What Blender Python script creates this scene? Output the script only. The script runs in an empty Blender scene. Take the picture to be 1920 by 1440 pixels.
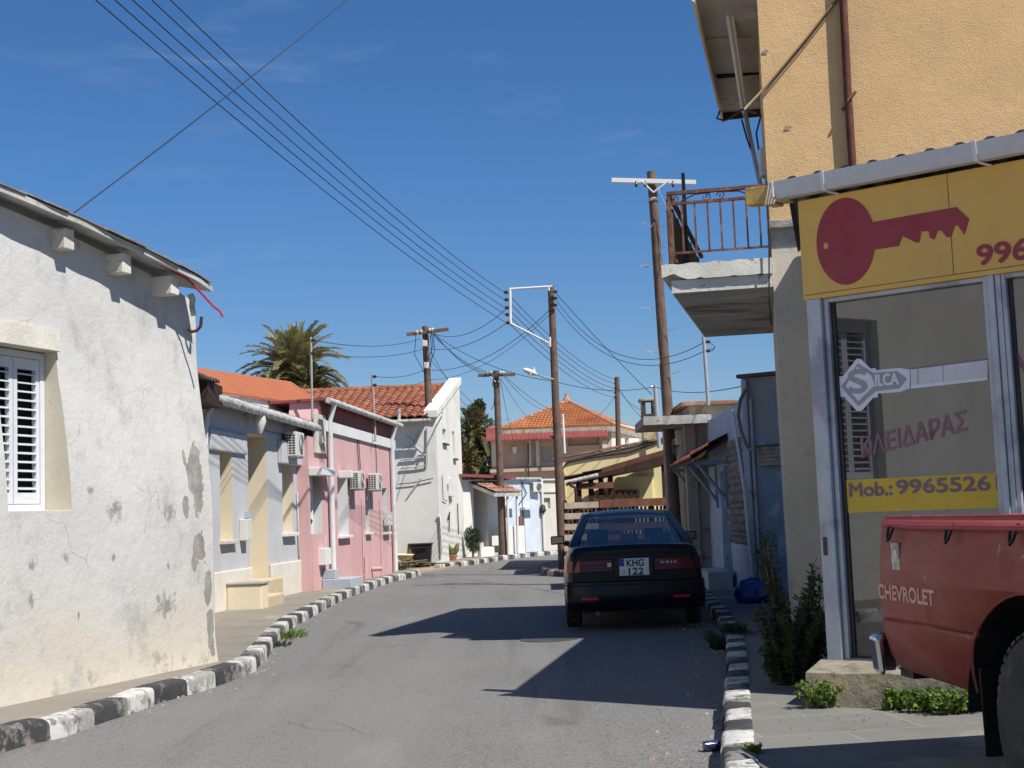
# street scene: whitewashed house, row houses, curving road, parked saloon, locksmith shop, pickup
SUN_E = 5.0; SKY_S = .088; EXPO = 0.38; AIR = .9; DUST = .0; OZ = 3.5; SKYSAT = 1.1; SKYVAL = 1.0; SKYHUE = .503; SKYMUL = (.66, .82, .95); SKYLOW = (.66, .68, .73)
import bpy, bmesh, math, random
from math import sin, cos, tan, atan, atan2, radians, hypot, pi, sqrt, exp
from mathutils import Vector, Matrix, noise
random.seed(7)
scene = bpy.context.scene
COL = scene.collection
V3 = Vector

# ------------------------------------------------------------------ camera
FPX = 2550.0; ROLL = radians(2.2); EYE = 1.4
PITCH = atan(247 * cos(ROLL) / FPX)
F_ = V3((0, cos(PITCH), sin(PITCH))); U0 = V3((0, -sin(PITCH), cos(PITCH)))
R_ = V3((1, 0, 0)) * cos(ROLL) - U0 * sin(ROLL)
U_ = V3((1, 0, 0)) * sin(ROLL) + U0 * cos(ROLL)
cam_d = bpy.data.cameras.new('camera'); cam = bpy.data.objects.new('camera', cam_d); COL.objects.link(cam)
cam_d.sensor_width = 36; cam_d.lens = FPX / 1920 * 36; cam_d.clip_end = 3000; cam_d.clip_start = .05
cam.matrix_world = Matrix(((R_.x, U_.x, -F_.x, 0), (R_.y, U_.y, -F_.y, 0), (R_.z, U_.z, -F_.z, EYE), (0, 0, 0, 1)))
scene.camera = cam

def ray(px, py): return F_ + R_ * ((px - 960) / FPX) + U_ * ((720 - py) / FPX)
def G(px, py, z=0.0):
    d = ray(px, py); t = (z - EYE) / d.z
    return (d.x * t, d.y * t)
def PV(px, py, Y):                      # survey point: sight line at distance Y
    d = ray(px, py); t = Y / d.y
    return V3((d.x * t, Y, EYE + d.z * t))
PAV = .13

# ------------------------------------------------------------------ mesh helpers
def bm_rot(p, a): return (p[0] * cos(a) - p[1] * sin(a), p[0] * sin(a) + p[1] * cos(a))
class Wall:                              # a vertical reference plane: s along, z up, n outward
    def __init__(s, p0, p1, left=False):
        s.p0 = p0; s.p1 = p1
        dx, dy = p1[0] - p0[0], p1[1] - p0[1]; s.L = hypot(dx, dy)
        s.t = (dx / s.L, dy / s.L)
        s.nr = (-s.t[1], s.t[0]) if left else (s.t[1], -s.t[0])
    def P(s, a, z, n=0.0):
        return V3((s.p0[0] + s.t[0] * a + s.nr[0] * n, s.p0[1] + s.t[1] * a + s.nr[1] * n, z))
    def sz(s, px, py, n=0.0):
        d = ray(px, py); tx, ty = s.t
        ax, ay = s.p0[0] + s.nr[0] * n, s.p0[1] + s.nr[1] * n
        det = -d.x * ty + d.y * tx
        t = (-ax * ty + ay * tx) / det
        x, y = d.x * t, d.y * t
        return ((x - ax) * tx + (y - ay) * ty, EYE + d.z * t)
    def S(s, px, py, n=0.0): return s.sz(px, py, n)[0]
    def Z(s, px, py, n=0.0): return s.sz(px, py, n)[1]

def world_origin(o):
    v = V3((0, 0, 0))
    while o is not None:
        v += V3(o.location); o = o.parent
    return v

class MB:
    def __init__(s): s.v = []; s.f = []; s.m = []
    def add(s, vs, fs, m=0):
        b = len(s.v); s.v += [V3(p) for p in vs]
        for f in fs: s.f.append([b + i for i in f]); s.m.append(m)
        return s
    def quad(s, a, b, c, d, m=0): return s.add([a, b, c, d], [(0, 1, 2, 3)], m)
    def poly(s, pts, m=0): return s.add(pts, [tuple(range(len(pts)))], m)
    def hexa(s, p, m=0): return s.add(p, [(0, 3, 2, 1), (4, 5, 6, 7), (0, 1, 5, 4), (1, 2, 6, 5), (2, 3, 7, 6), (3, 0, 4, 7)], m)
    def box(s, x0, x1, y0, y1, z0, z1, m=0):
        return s.hexa([(x0, y0, z0), (x1, y0, z0), (x1, y1, z0), (x0, y1, z0), (x0, y0, z1), (x1, y0, z1), (x1, y1, z1), (x0, y1, z1)], m)
    def wbox(s, w, s0, s1, z0, z1, n0, n1, m=0):
        P = w.P
        return s.hexa([P(s0, z0, n0), P(s1, z0, n0), P(s1, z0, n1), P(s0, z0, n1), P(s0, z1, n0), P(s1, z1, n0), P(s1, z1, n1), P(s0, z1, n1)], m)
    def wpx(s, w, x0, y0, x1, y1, n0, n1, m=0):     # surveyed corners on the wall face
        a = w.sz(x0, y0, n1); b = w.sz(x1, y1, n1)
        return s.wbox(w, min(a[0], b[0]), max(a[0], b[0]), min(a[1], b[1]), max(a[1], b[1]), n0, n1, m)
    def prism(s, w, pts, n0, n1, m=0):
        k = len(pts)
        vs = [w.P(a, z, n0) for a, z in pts] + [w.P(a, z, n1) for a, z in pts]
        fs = [tuple(range(k)), tuple(range(2 * k - 1, k - 1, -1))] + [(i, (i + 1) % k, k + (i + 1) % k, k + i) for i in range(k)]
        return s.add(vs, fs, m)
    def slab(s, pts, thick, m=0):                    # any planar polygon given its lower thickness
        k = len(pts); pts = [V3(p) for p in pts]
        vs = pts + [p - V3((0, 0, thick)) for p in pts]
        fs = [tuple(range(k)), tuple(range(2 * k - 1, k - 1, -1))] + [(i, (i + 1) % k, k + (i + 1) % k, k + i) for i in range(k)]
        return s.add(vs, fs, m)
    def tube(s, pts, r, seg=8, m=0, caps=True):
        pts = [V3(p) for p in pts]; n = len(pts)
        rs = r if isinstance(r, (list, tuple)) else [r] * n
        b = len(s.v); up = None
        for i in range(n):
            t = (pts[min(i + 1, n - 1)] - pts[max(i - 1, 0)]).normalized()
            if up is None: up = V3((0, 0, 1)) if abs(t.z) < .9 else V3((1, 0, 0))
            x = t.cross(up).normalized(); up = x.cross(t).normalized()
            for k in range(seg):
                a = 2 * pi * k / seg
                s.v.append(pts[i] + (x * cos(a) + up * sin(a)) * rs[i])
        for i in range(n - 1):
            for k in range(seg):
                k2 = (k + 1) % seg
                s.f.append([b + i * seg + k, b + i * seg + k2, b + (i + 1) * seg + k2, b + (i + 1) * seg + k]); s.m.append(m)
        if caps:
            s.f.append([b + k for k in range(seg)]); s.m.append(m)
            s.f.append([b + (n - 1) * seg + k for k in range(seg)]); s.m.append(m)
        return s
    def lathe(s, c, ax, prof, seg=20, m=0):          # prof: (distance along axis, radius)
        c = V3(c); ax = V3(ax).normalized(); x = ax.orthogonal().normalized(); y = ax.cross(x)
        b = len(s.v)
        for d, r in prof:
            for k in range(seg):
                a = 2 * pi * k / seg
                s.v.append(c + ax * d + (x * cos(a) + y * sin(a)) * r)
        for i in range(len(prof) - 1):
            for k in range(seg):
                k2 = (k + 1) % seg
                s.f.append([b + i * seg + k, b + i * seg + k2, b + (i + 1) * seg + k2, b + (i + 1) * seg + k]); s.m.append(m)
        for i in (0, len(prof) - 1):
            if prof[i][1] > 1e-4: s.f.append([b + i * seg + k for k in range(seg)]); s.m.append(m)
        return s
    def build(s, name, mats, parent=None, smooth=None, bevel=0, local=False, recalc=True, merge=False):
        me = bpy.data.meshes.new(name)
        o = world_origin(parent) if (parent is not None and not local) else V3((0, 0, 0))
        me.from_pydata([tuple(p - o) for p in s.v], [], s.f)
        if not isinstance(mats, (list, tuple)): mats = [mats]
        for mt in mats: me.materials.append(mt)
        me.polygons.foreach_set('material_index', s.m)
        if recalc or merge:
            bm = bmesh.new(); bm.from_mesh(me)
            if merge: bmesh.ops.remove_doubles(bm, verts=bm.verts, dist=1e-4)
            if recalc: bmesh.ops.recalc_face_normals(bm, faces=bm.faces)
            bm.to_mesh(me); bm.free()
        if smooth is not None:
            me.polygons.foreach_set('use_smooth', [True] * len(me.polygons))
            me.set_sharp_from_angle(angle=radians(smooth))
        me.update()
        ob = bpy.data.objects.new(name, me); COL.objects.link(ob)
        if parent is not None: ob.parent = parent
        if bevel:
            md = ob.modifiers.new('bevel', 'BEVEL'); md.width = bevel; md.segments = 2; md.limit_method = 'ANGLE'; md.angle_limit = radians(40)
        return ob

def tag(o, label=None, cat=None, group=None, kind=None):
    if label: o['label'] = label
    if cat: o['category'] = cat
    if group: o['group'] = group
    if kind: o['kind'] = kind
    return o
def thing(name, label, cat, loc, rz=0, group=None):
    o = bpy.data.objects.new(name, None); COL.objects.link(o); o.empty_display_size = .2
    o.location = loc; o.rotation_euler = (0, 0, rz)
    return tag(o, label, cat, group)
def copy_tree(o, parent=None):
    c = o.copy(); COL.objects.link(c); c.parent = parent
    for ch in list(o.children): copy_tree(ch, c)
    return c

# a wall sheet with real openings: front face, reveals and solid body
def wall_mesh(mb, w, s0, s1, zb, top, ops=(), thick=.3, res=.5, uneven=0.0, ufreq=1.0, batter=None, m=0, m_rev=0, m_in=1, seed=0.0):
    """top: function s -> z. ops: (s0,s1,z0,z1,recess)."""
    ss = {round(s0, 4), round(s1, 4)}; zz = {round(zb, 4)}
    zmin = min(top(s0 + (s1 - s0) * i / 10) for i in range(11))
    for o in ops: ss |= {round(o[0], 4), round(o[1], 4)}; zz |= {round(o[2], 4), round(o[3], 4)}
    def fill(vals, lo, hi):
        vals = sorted(v for v in vals if lo - 2e-4 <= v <= hi + 2e-4); out = []
        for a, b in zip(vals, vals[1:]):
            k = max(1, int((b - a) / res + .5)); out += [a + (b - a) * i / k for i in range(k)]
        return out + [vals[-1]]
    zz.add(round(max(max(zz), zmin - .05), 4))
    S = fill(ss, s0, s1); Z = fill(zz, zb, 1e9) + [None]
    def disp(a, z):
        d = batter(a, z) if batter else 0
        if uneven:
            q = w.P(a, z) * ufreq + V3((seed, seed, seed))
            d += uneven * (noise.noise(q) + .45 * noise.noise(q * 2.7) + .2 * noise.noise(q * 7))
        return d
    idx = {}; base = len(mb.v)
    for i, a in enumerate(S):
        for j, z in enumerate(Z):
            zz_ = top(a) if z is None else z
            idx[i, j] = len(mb.v); mb.v.append(w.P(a, zz_, disp(a, zz_)))
    def hole(a, z):
        for o in ops:
            if o[0] < a < o[1] and o[2] < z < o[3]: return True
        return False
    for i in range(len(S) - 1):
        for j in range(len(Z) - 1):
            za = Z[j]; zb_ = Z[j + 1] if Z[j + 1] is not None else za + .02
            if hole((S[i] + S[i + 1]) / 2, (za + zb_) / 2): continue
            mb.f.append([idx[i, j], idx[i + 1, j], idx[i + 1, j + 1], idx[i, j + 1]]); mb.m.append(m)
    # body behind
    def bk(a, z): return w.P(a, z, -thick)
    nS = len(S); nZ = len(Z)
    for i in range(nS - 1):
        mb.quad(mb.v[idx[i, nZ - 1]], mb.v[idx[i + 1, nZ - 1]], bk(S[i + 1], top(S[i + 1])), bk(S[i], top(S[i])), m)
        mb.quad(bk(S[i], zb), bk(S[i + 1], zb), bk(S[i + 1], top(S[i + 1])), bk(S[i], top(S[i])), m)
    for i in (0, nS - 1):
        for j in range(nZ - 1):
            za = Z[j]; z2 = Z[j + 1] if Z[j + 1] is not None else top(S[i])
            mb.quad(mb.v[idx[i, j]], mb.v[idx[i, j + 1]], bk(S[i], z2), bk(S[i], za), m)
    for o in ops:
        a0, a1, z0, z1, rc = o
        c = [(a0, z0), (a1, z0), (a1, z1), (a0, z1)]
        sa = [v for v in S if a0 - 1e-3 < v < a1 + 1e-3]; za_ = [v for v in Z if v is not None and z0 - 1e-3 < v < z1 + 1e-3]
        loop = [(v, z0) for v in sa] + [(sa[-1], v) for v in za_[1:]] + [(v, z1) for v in reversed(sa[:-1])] + [(sa[0], v) for v in reversed(za_[1:-1])]
        for k in range(len(loop)):
            p, q = loop[k], loop[(k + 1) % len(loop)]
            mb.quad(w.P(*p, disp(*p)), w.P(*q, disp(*q)), w.P(*q, -rc), w.P(*p, -rc), m_rev)
        mb.quad(*[w.P(*p, -rc) for p in c], m_in)
    return mb

# ------------------------------------------------------------------ materials
def lin(r, g, b):
    f = lambda c: (c / 255 / 12.92) if c / 255 <= .04045 else ((c / 255 + .055) / 1.055) ** 2.4
    return (f(r), f(g), f(b))
class NT:
    def __init__(s, name):
        s.mat = bpy.data.materials.new(name); s.mat.use_nodes = True
        s.nt = s.mat.node_tree; s.nt.nodes.clear()
        s.out = s.n('ShaderNodeOutputMaterial'); s.b = s.n('ShaderNodeBsdfPrincipled'); s.l(s.b.outputs[0], s.out.inputs[0])
        s.tc = s.n('ShaderNodeTexCoord')
    def n(s, t, **k):
        x = s.nt.nodes.new(t)
        for a, v in k.items(): setattr(x, a, v)
        return x
    def l(s, a, b): s.nt.links.new(a, b)
    def noise(s, scale, detail=4, rough=.55, stretch=(1, 1, 1), off=0, dist=0):
        mp = s.n('ShaderNodeMapping'); mp.inputs['Scale'].default_value = stretch; mp.inputs['Location'].default_value = (off, off * 1.3, off * .7)
        s.l(s.tc.outputs['Object'], mp.inputs[0])
        t = s.n('ShaderNodeTexNoise'); t.inputs['Scale'].default_value = scale; t.inputs['Detail'].default_value = detail
        t.inputs['Roughness'].default_value = rough; t.inputs['Distortion'].default_value = dist
        s.l(mp.outputs[0], t.inputs['Vector']); return t.outputs['Fac']
    def rng(s, x, a, b, c=0, d=1, smooth=True):
        r = s.n('ShaderNodeMapRange'); r.interpolation_type = 'SMOOTHSTEP' if smooth else 'LINEAR'
        r.inputs[1].default_value = a; r.inputs[2].default_value = b; r.inputs[3].default_value = c; r.inputs[4].default_value = d
        s.l(x, r.inputs[0]); return r.outputs[0]
    def mul(s, a, b, op='MULTIPLY'):
        x = s.n('ShaderNodeMath', operation=op)
        for i, q in enumerate((a, b)):
            if isinstance(q, (int, float)): x.inputs[i].default_value = q
            else: s.l(q, x.inputs[i])
        return x.outputs[0]
    def mix(s, fac, a, b, blend='MIX'):
        x = s.n('ShaderNodeMix', data_type='RGBA', blend_type=blend)
        for i, q in ((0, fac), (6, a), (7, b)):
            if isinstance(q, (int, float)): x.inputs[i].default_value = q
            elif isinstance(q, tuple): x.inputs[i].default_value = (*q, 1) if len(q) == 3 else q
            else: s.l(q, x.inputs[i])
        return x.outputs[2]
    def bump(s, h, strength, dist=.01, prev=None):
        b = s.n('ShaderNodeBump'); b.inputs['Strength'].default_value = strength; b.inputs['Distance'].default_value = dist
        s.l(h, b.inputs['Height'])
        if prev is not None: s.l(prev, b.inputs['Normal'])
        return b.outputs[0]
def mat(name, col, rough=.85, var=.12, vs=1.5, bump=.3, bs=70, bd=.006, layers=(), metal=0, spec=.3, stretch=(1, 1, 1), big=0):
    t = NT(name)
    n1 = t.noise(vs, 5, .6, stretch)
    c = t.mix(t.rng(n1, .3, .7), tuple(x * (1 - var) for x in col), tuple(min(1, x * (1 + var)) for x in col))
    n2 = t.noise(vs * 9, 3, .6, stretch, 3.1)
    c = t.mix(t.rng(n2, .35, .75, 0, var * .9), c, tuple(x * .55 for x in col))
    for k, L in enumerate(layers):
        x = t.noise(L.get('s', 1.5), L.get('d', 6), L.get('r', .62), L.get('st', (1, 1, 1)), 5.7 * (k + 1) + L.get('o', 0), L.get('dist', 0))
        f = t.rng(x, L.get('lo', .55), L.get('hi', .62))
        if 'z' in L:
            sp = t.n('ShaderNodeSeparateXYZ'); t.l(t.tc.outputs['Object'], sp.inputs[0])
            jz = t.mul(sp.outputs[2], t.mul(t.noise(1.3, 3, .5, (1, 1, 1), 9), L.get('zj', .8)), 'ADD')
            f = t.mul(f, t.rng(jz, L['z'][0], L['z'][1]))
        f = t.mul(f, L.get('f', 1.0))
        c = t.mix(f, c, L['c'])
    t.l(c, t.b.inputs['Base Color'])
    t.b.inputs['Roughness'].default_value = rough; t.b.inputs['Metallic'].default_value = metal
    t.b.inputs['Specular IOR Level'].default_value = spec
    if bump:
        nb = t.bump(t.noise(bs, 3, .65), bump, bd)
        if big: nb = t.bump(t.noise(bs / 8, 4, .6, (1, 1, 1), 2), big, bd * 4, nb)
        t.l(nb, t.b.inputs['Normal'])
    return t.mat
def plain(name, col, rough=.5, metal=0, spec=.5, coat=0):
    t = NT(name)
    x = t.noise(14, 4, .6)
    c = t.mix(t.rng(x, .4, .75, 0, .22), col, tuple(v * .6 for v in col))
    t.l(c, t.b.inputs['Base Color'])
    t.l(t.rng(t.noise(5, 3), .3, .7, rough * .85, min(1, rough * 1.15)), t.b.inputs['Roughness'])
    t.b.inputs['Metallic'].default_value = metal
    t.b.inputs['Specular IOR Level'].default_value = spec; t.b.inputs['Coat Weight'].default_value = coat
    return t.mat
def glass_mat(name, tint, gloss, inner=(.02, .02, .02), see=.7, rough=.02, dust=0.0):
    t = NT(name); nt = t.nt; nt.nodes.remove(t.b)
    tr = t.n('ShaderNodeBsdfTransparent'); tr.inputs[0].default_value = (*tint, 1)
    df = t.n('ShaderNodeBsdfDiffuse'); df.inputs[0].default_value = (*inner, 1)
    gl = t.n('ShaderNodeBsdfGlossy'); gl.inputs['Roughness'].default_value = rough
    m1 = t.n('ShaderNodeMixShader'); m1.inputs[0].default_value = see; t.l(df.outputs[0], m1.inputs[1]); t.l(tr.outputs[0], m1.inputs[2])
    lw = t.n('ShaderNodeLayerWeight'); lw.inputs[0].default_value = .3
    f = t.rng(lw.outputs['Facing'], 0, 1, gloss, min(1, gloss + .5), False)
    m2 = t.n('ShaderNodeMixShader'); t.l(f, m2.inputs[0]); t.l(m1.outputs[0], m2.inputs[1]); t.l(gl.outputs[0], m2.inputs[2])
    last = m2.outputs[0]
    if dust:                                  # film of dust and rain streaks on the pane
        dd = t.n('ShaderNodeBsdfDiffuse'); dd.inputs[0].default_value = (.42, .41, .38, 1)
        k = t.mul(t.rng(t.noise(1.6, 6, .6, (1, 1, .3)), .35, .75, .04, 1), t.rng(t.noise(14, 4, .6, (1, 1, .12), 3), .3, .7, .5, 1))
        m3 = t.n('ShaderNodeMixShader'); t.l(t.mul(k, dust), m3.inputs[0]); t.l(last, m3.inputs[1]); t.l(dd.outputs[0], m3.inputs[2]); last = m3.outputs[0]
    t.l(last, t.out.inputs[0]); return t.mat
def leaf_mat(name, a, b, rough=.6):
    t = NT(name)
    oi = t.noise(2.2, 4, .6); x = t.rng(oi, .35, .65)
    wn = t.n('ShaderNodeTexWhiteNoise', noise_dimensions='3D')
    g = t.n('ShaderNodeNewGeometry'); t.l(g.outputs['Random Per Island'], wn.inputs[0])
    c = t.mix(g.outputs['Random Per Island'], a, b); c = t.mix(t.mul(x, .5), c, tuple(v * .7 for v in a))
    t.l(c, t.b.inputs['Base Color']); t.b.inputs['Roughness'].default_value = rough
    t.b.inputs['Specular IOR Level'].default_value = .3
    tl = t.n('ShaderNodeBsdfTranslucent'); t.l(c, tl.inputs[0])
    ms = t.n('ShaderNodeMixShader'); ms.inputs[0].default_value = .25
    t.l(t.b.outputs[0], ms.inputs[1]); t.l(tl.outputs[0], ms.inputs[2]); t.l(ms.outputs[0], t.out.inputs[0])
    return t.mat

GREY_P = (.30, .29, .27); RAW = (.36, .32, .26)
def whitewash(name, bare, grime):
    """limewash over grey render: bare patches at given places, mould, damp foot, flakes"""
    t = NT(name)
    c = t.mix(t.rng(t.noise(.9, 5, .6), .3, .7), (.49, .486, .46), (.535, .53, .51))
    c = t.mix(t.rng(t.noise(2.5, 4, .5, (1, 1, .35), 3), .5, .75, 0, .35), c, (.47, .465, .455))
    sp = t.n('ShaderNodeSeparateXYZ'); t.l(t.tc.outputs['Object'], sp.inputs[0])
    jz = t.mul(sp.outputs[2], t.mul(t.noise(.9, 5, .6, (1, 1, 1), 9), 1.3), 'ADD')
    c = t.mix(t.rng(jz, 1.75, .6, 0, .75), c, (.51, .455, .365))
    c = t.mix(t.mul(t.rng(t.noise(5, 8, .7, (1, 1, 1), 5), .52, .66), t.rng(jz, .95, .55)), c, (.31, .27, .21))
    w1 = t.noise(7, 8, .68, (1, 1, .8), 11)
    def blobs(lst, soft):
        acc = None
        for cc, rr in lst:
            v = t.n('ShaderNodeVectorMath', operation='SUBTRACT'); t.l(t.tc.outputs['Object'], v.inputs[0]); v.inputs[1].default_value = cc
            d = t.n('ShaderNodeVectorMath', operation='DIVIDE'); t.l(v.outputs[0], d.inputs[0]); d.inputs[1].default_value = rr
            ln = t.n('ShaderNodeVectorMath', operation='LENGTH'); t.l(d.outputs[0], ln.inputs[0])
            x = ln.outputs['Value']; acc = x if acc is None else t.mul(acc, x, 'MINIMUM')
        return acc
    g = t.mul(blobs(grime, 1), t.mul(t.noise(16, 8, .75, (1, 1, .7), 17), 3.2), 'ADD')
    c = t.mix(t.rng(g, 2.35, 1.75, 0, .8), c, (.19, .19, .185))
    c = t.mix(t.rng(t.noise(1.6, 9, .74, (1, 1, .8), 23), .51, .68, 0, .7), c, (.33, .325, .315))
    fl = t.rng(t.noise(9, 3, .5, (1, 1, .55), 27), .715, .73); c = t.mix(t.mul(fl, .8), c, (.47, .37, .26))
    b = t.mul(blobs(bare, 0), t.mul(w1, 2.6), 'ADD'); bm_ = t.rng(b, 2.32, 2.25)
    bc = t.mix(t.rng(t.noise(6, 5, .6, (1, 1, 1), 33), .35, .65), (.22, .21, .20), (.33, .305, .27)); c = t.mix(bm_, c, bc)
    ed = t.mul(t.rng(b, 2.32, 2.42, 1, 0), t.rng(b, 2.25, 2.32), 'MULTIPLY'); c = t.mix(t.mul(ed, .4), c, (.66, .60, .48))
    t.l(c, t.b.inputs['Base Color']); t.b.inputs['Roughness'].default_value = .92; t.b.inputs['Specular IOR Level'].default_value = .25
    vo = t.n('ShaderNodeTexVoronoi', feature='DISTANCE_TO_EDGE'); vo.inputs['Scale'].default_value = 1.7
    dn = t.n('ShaderNodeTexNoise'); dn.inputs['Scale'].default_value = 2.5; dn.inputs['Detail'].default_value = 6; t.l(t.tc.outputs['Object'], dn.inputs['Vector'])
    mv = t.n('ShaderNodeMix', data_type='VECTOR'); mv.inputs[0].default_value = .3; t.l(t.tc.outputs['Object'], mv.inputs[4]); t.l(dn.outputs['Color'], mv.inputs[5]); t.l(mv.outputs[1], vo.inputs['Vector'])
    ck = t.mul(t.rng(vo.outputs['Distance'], .007, .001), t.rng(t.noise(.8, 3, .5, (1, 1, 1), 71), .54, .62)); c = t.mix(t.mul(ck, .55), c, (.22, .20, .18))
    run = t.rng(t.noise(5, 6, .6, (1, 1, .09), 77), .57, .72, 0, .35); c = t.mix(run, c, (.40, .39, .36)); t.l(c, t.b.inputs['Base Color'])
    n = t.bump(t.noise(55, 3, .6), .25, .006); n = t.bump(t.noise(7, 6, .65, (1, 1, 1), 2), .6, .022, n); n = t.bump(ck, -.6, .008, n); n = t.bump(t.mul(bm_, fl, 'ADD'), -.8, .012, n)
    t.l(n, t.b.inputs['Normal']); return t.mat
m_peel = mat('bare_grey_render', (.33, .32, .30), .95, .25, 5, .6, 50, .01)
m_reveal = mat('cream_reveal', (.62, .56, .44), .9, .06, 3, .35, 60, .008, [dict(c=(.5, .36, .22), s=7, lo=.66, hi=.69, f=.7)])
m_lintel = mat('raw_lintel_plaster', (.52, .49, .43), .95, .10, 3, .6, 35, .012)
m_conc = mat('weathered_concrete', (.33, .31, .27), .93, .22, 2.5, .6, 60, .01, [
    dict(c=(.13, .12, .10), s=2.2, lo=.52, hi=.68, d=8, r=.7, f=.75), dict(c=(.5, .47, .4), s=4, lo=.6, hi=.66, f=.6)], big=.5)
m_slabpaint = mat('flaking_white_slab_paint', (.62, .60, .53), .93, .12, 3, .5, 45, .01, [
    dict(c=(.26, .22, .17), s=3.5, lo=.60, hi=.64, d=8, f=.9), dict(c=(.16, .15, .14), s=9, lo=.64, hi=.68, f=.8)])
m_soffit = mat('peeling_grey_soffit', (.40, .385, .35), .95, .15, 1.6, .4, 40, .01, [
    dict(c=(.19, .17, .14), s=1.4, lo=.57, hi=.62, d=8, r=.65, st=(.35, 1, 1), f=.9), dict(c=(.55, .54, .5), s=2.0, lo=.6, hi=.66, st=(.4, 1, 1), f=.7)])
m_grey = mat('pale_grey_stucco', (.47, .475, .485), .9, .06, 1.2, .3, 70, .006, [dict(c=(.34, .34, .34), s=1.6, lo=.50, hi=.75, d=8, st=(1, 1, .15), f=.4), dict(c=(.40, .38, .33), s=2.5, lo=.5, hi=.7, z=(1.1, .5), f=.5)])
m_cream = mat('cream_paint', (.66, .58, .43), .88, .04, 1.5, .15, 80)
m_creamplinth = mat('cream_plinth', (.66, .62, .54), .9, .08, 2, .3, 60, .006, [dict(c=(.45, .40, .32), s=3, lo=.55, hi=.7, z=(.4, .05), f=.7)])
m_pink = mat('pink_paint', (.575, .36, .352), .88, .05, 1.0, .2, 70, .006, [dict(c=(.47, .27, .26), s=1.4, lo=.50, hi=.72, d=8, st=(1, 1, .15), f=.5), dict(c=(.72, .48, .45), s=2, lo=.6, hi=.7, z=(.5, 0), f=.6)])
m_white = mat('white_paint', (.64, .64, .63), .75, .04, 2, .12, 80)
m_whitewall = mat('white_wall_paint', (.68, .665, .61), .9, .05, 1.1, .3, 60, .008, [
    dict(c=(.52, .49, .42), s=1.3, lo=.55, hi=.72, st=(1, 1, .4), f=.45), dict(c=(.42, .38, .3), s=2.4, lo=.6, hi=.7, z=(.9, .1), f=.5)])
m_bluewhite = mat('pale_blue_wall', (.52, .57, .65), .9, .05, 1.5, .3, 60, .008, [dict(c=(.62, .63, .65), s=2.5, lo=.5, hi=.6, f=.6)])
m_beigewall = mat('beige_wall', (.56, .52, .45), .9, .06, 1.5, .2, 60)
m_orange = mat('orange_roughcast', (.68, .45, .225), .95, .08, .7, .9, 85, .011, [
    dict(c=(.50, .35, .19), s=.9, lo=.48, hi=.72, d=8, r=.65, f=.45), dict(c=(.42, .30, .17), s=2.2, lo=.58, hi=.72, d=9, r=.7, st=(1, 1, .3), f=.4), dict(c=(.64, .44, .23), s=1.6, lo=.55, hi=.7, d=7, f=.5), dict(c=(.43, .29, .14), s=38, lo=.56, hi=.68, d=2, f=.5), dict(c=(.47, .37, .26), s=5, lo=.71, hi=.725, d=6, f=.7)], big=.14)
m_pillar = mat('beige_pillar_render', (.58, .52, .42), .93, .08, 1.2, .35, 50, .008, [
    dict(c=(.11, .105, .10), s=2.6, lo=.46, hi=.60, d=9, r=.7, z=(1.25, .55), f=.85), dict(c=(.4, .36, .3), s=6, lo=.64, hi=.68, f=.6)])
m_bluewall = mat('faded_blue_render', (.235, .325, .42), .92, .10, 1.3, .35, 50, .008, [
    dict(c=(.32, .30, .28), s=1.2, lo=.50, hi=.62, d=8, st=(1, 1, .35), z=(1.8, 2.9), f=.85), dict(c=(.5, .55, .6), s=3, lo=.58, hi=.66, d=7, f=.6), dict(c=(.42, .40, .36), s=4, lo=.64, hi=.68, f=.8)])
m_bluelight = mat('light_blue_paint', (.40, .475, .545), .85, .10, 2, .25, 60, .006, [dict(c=(.30, .27, .24), s=4.5, lo=.62, hi=.66, d=7, f=.9)])
m_ruin = mat('old_beige_ruin_render', (.36, .325, .26), .95, .14, 2, .6, 40, .012, [dict(c=(.2, .17, .13), s=3, lo=.54, hi=.62, d=8, f=.85), dict(c=(.5, .45, .34), s=2, lo=.6, hi=.66, f=.6)])
m_stone = mat('rubble_stone', (.27, .235, .20), .95, .35, 6, .8, 30, .02)
m_yellow = mat('yellow_paint', (.72, .62, .33), .88, .04, 1.2, .18, 70)
m_villa = mat('dusty_pink_render', (.47, .345, .28), .92, .06, 1, .2, 50, .008, [dict(c=(.48, .36, .3), s=.8, lo=.55, hi=.7, f=.4)])
m_tile = mat('terracotta_tile', (.30, .11, .062), .85, .25, 1.8, .4, 60, .006, [dict(c=(.40, .20, .125), s=2.5, lo=.5, hi=.65, f=.6), dict(c=(.17, .09, .065), s=3.5, lo=.58, hi=.68, d=8, f=.6)])
m_tile2 = mat('orange_clay_tile', (.40, .15, .062), .85, .2, .6, .4, 40, .006, [dict(c=(.48, .26, .13), s=1.5, lo=.52, hi=.66, f=.6)])
m_membrane = mat('orange_red_roof_coating', (.36, .115, .05), .8, .08, 1.2, .2, 40, .006)
m_redsheet = mat('red_corrugated_sheet', (.22, .055, .048), .6, .12, 1, .1, 40)
m_maroon = mat('maroon_roof_edge', (.22, .06, .06), .7, .12, 1.5, .2, 40)
m_rusttile = mat('dusty_brown_tile', (.28, .15, .10), .9, .25, 2.5, .5, 50, .008, [dict(c=(.45, .30, .22), s=3, lo=.5, hi=.62, f=.7)])
m_roofedge = mat('faded_roof_edge_sheet', (.22, .20, .185), .85, .2, 4, .3, 40, .006, [dict(c=(.12, .10, .09), s=5, lo=.5, hi=.65, f=.7)])
m_darksheet = mat('dark_corrugated_sheet', (.10, .09, .085), .8, .25, 4, .3, 40)
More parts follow.
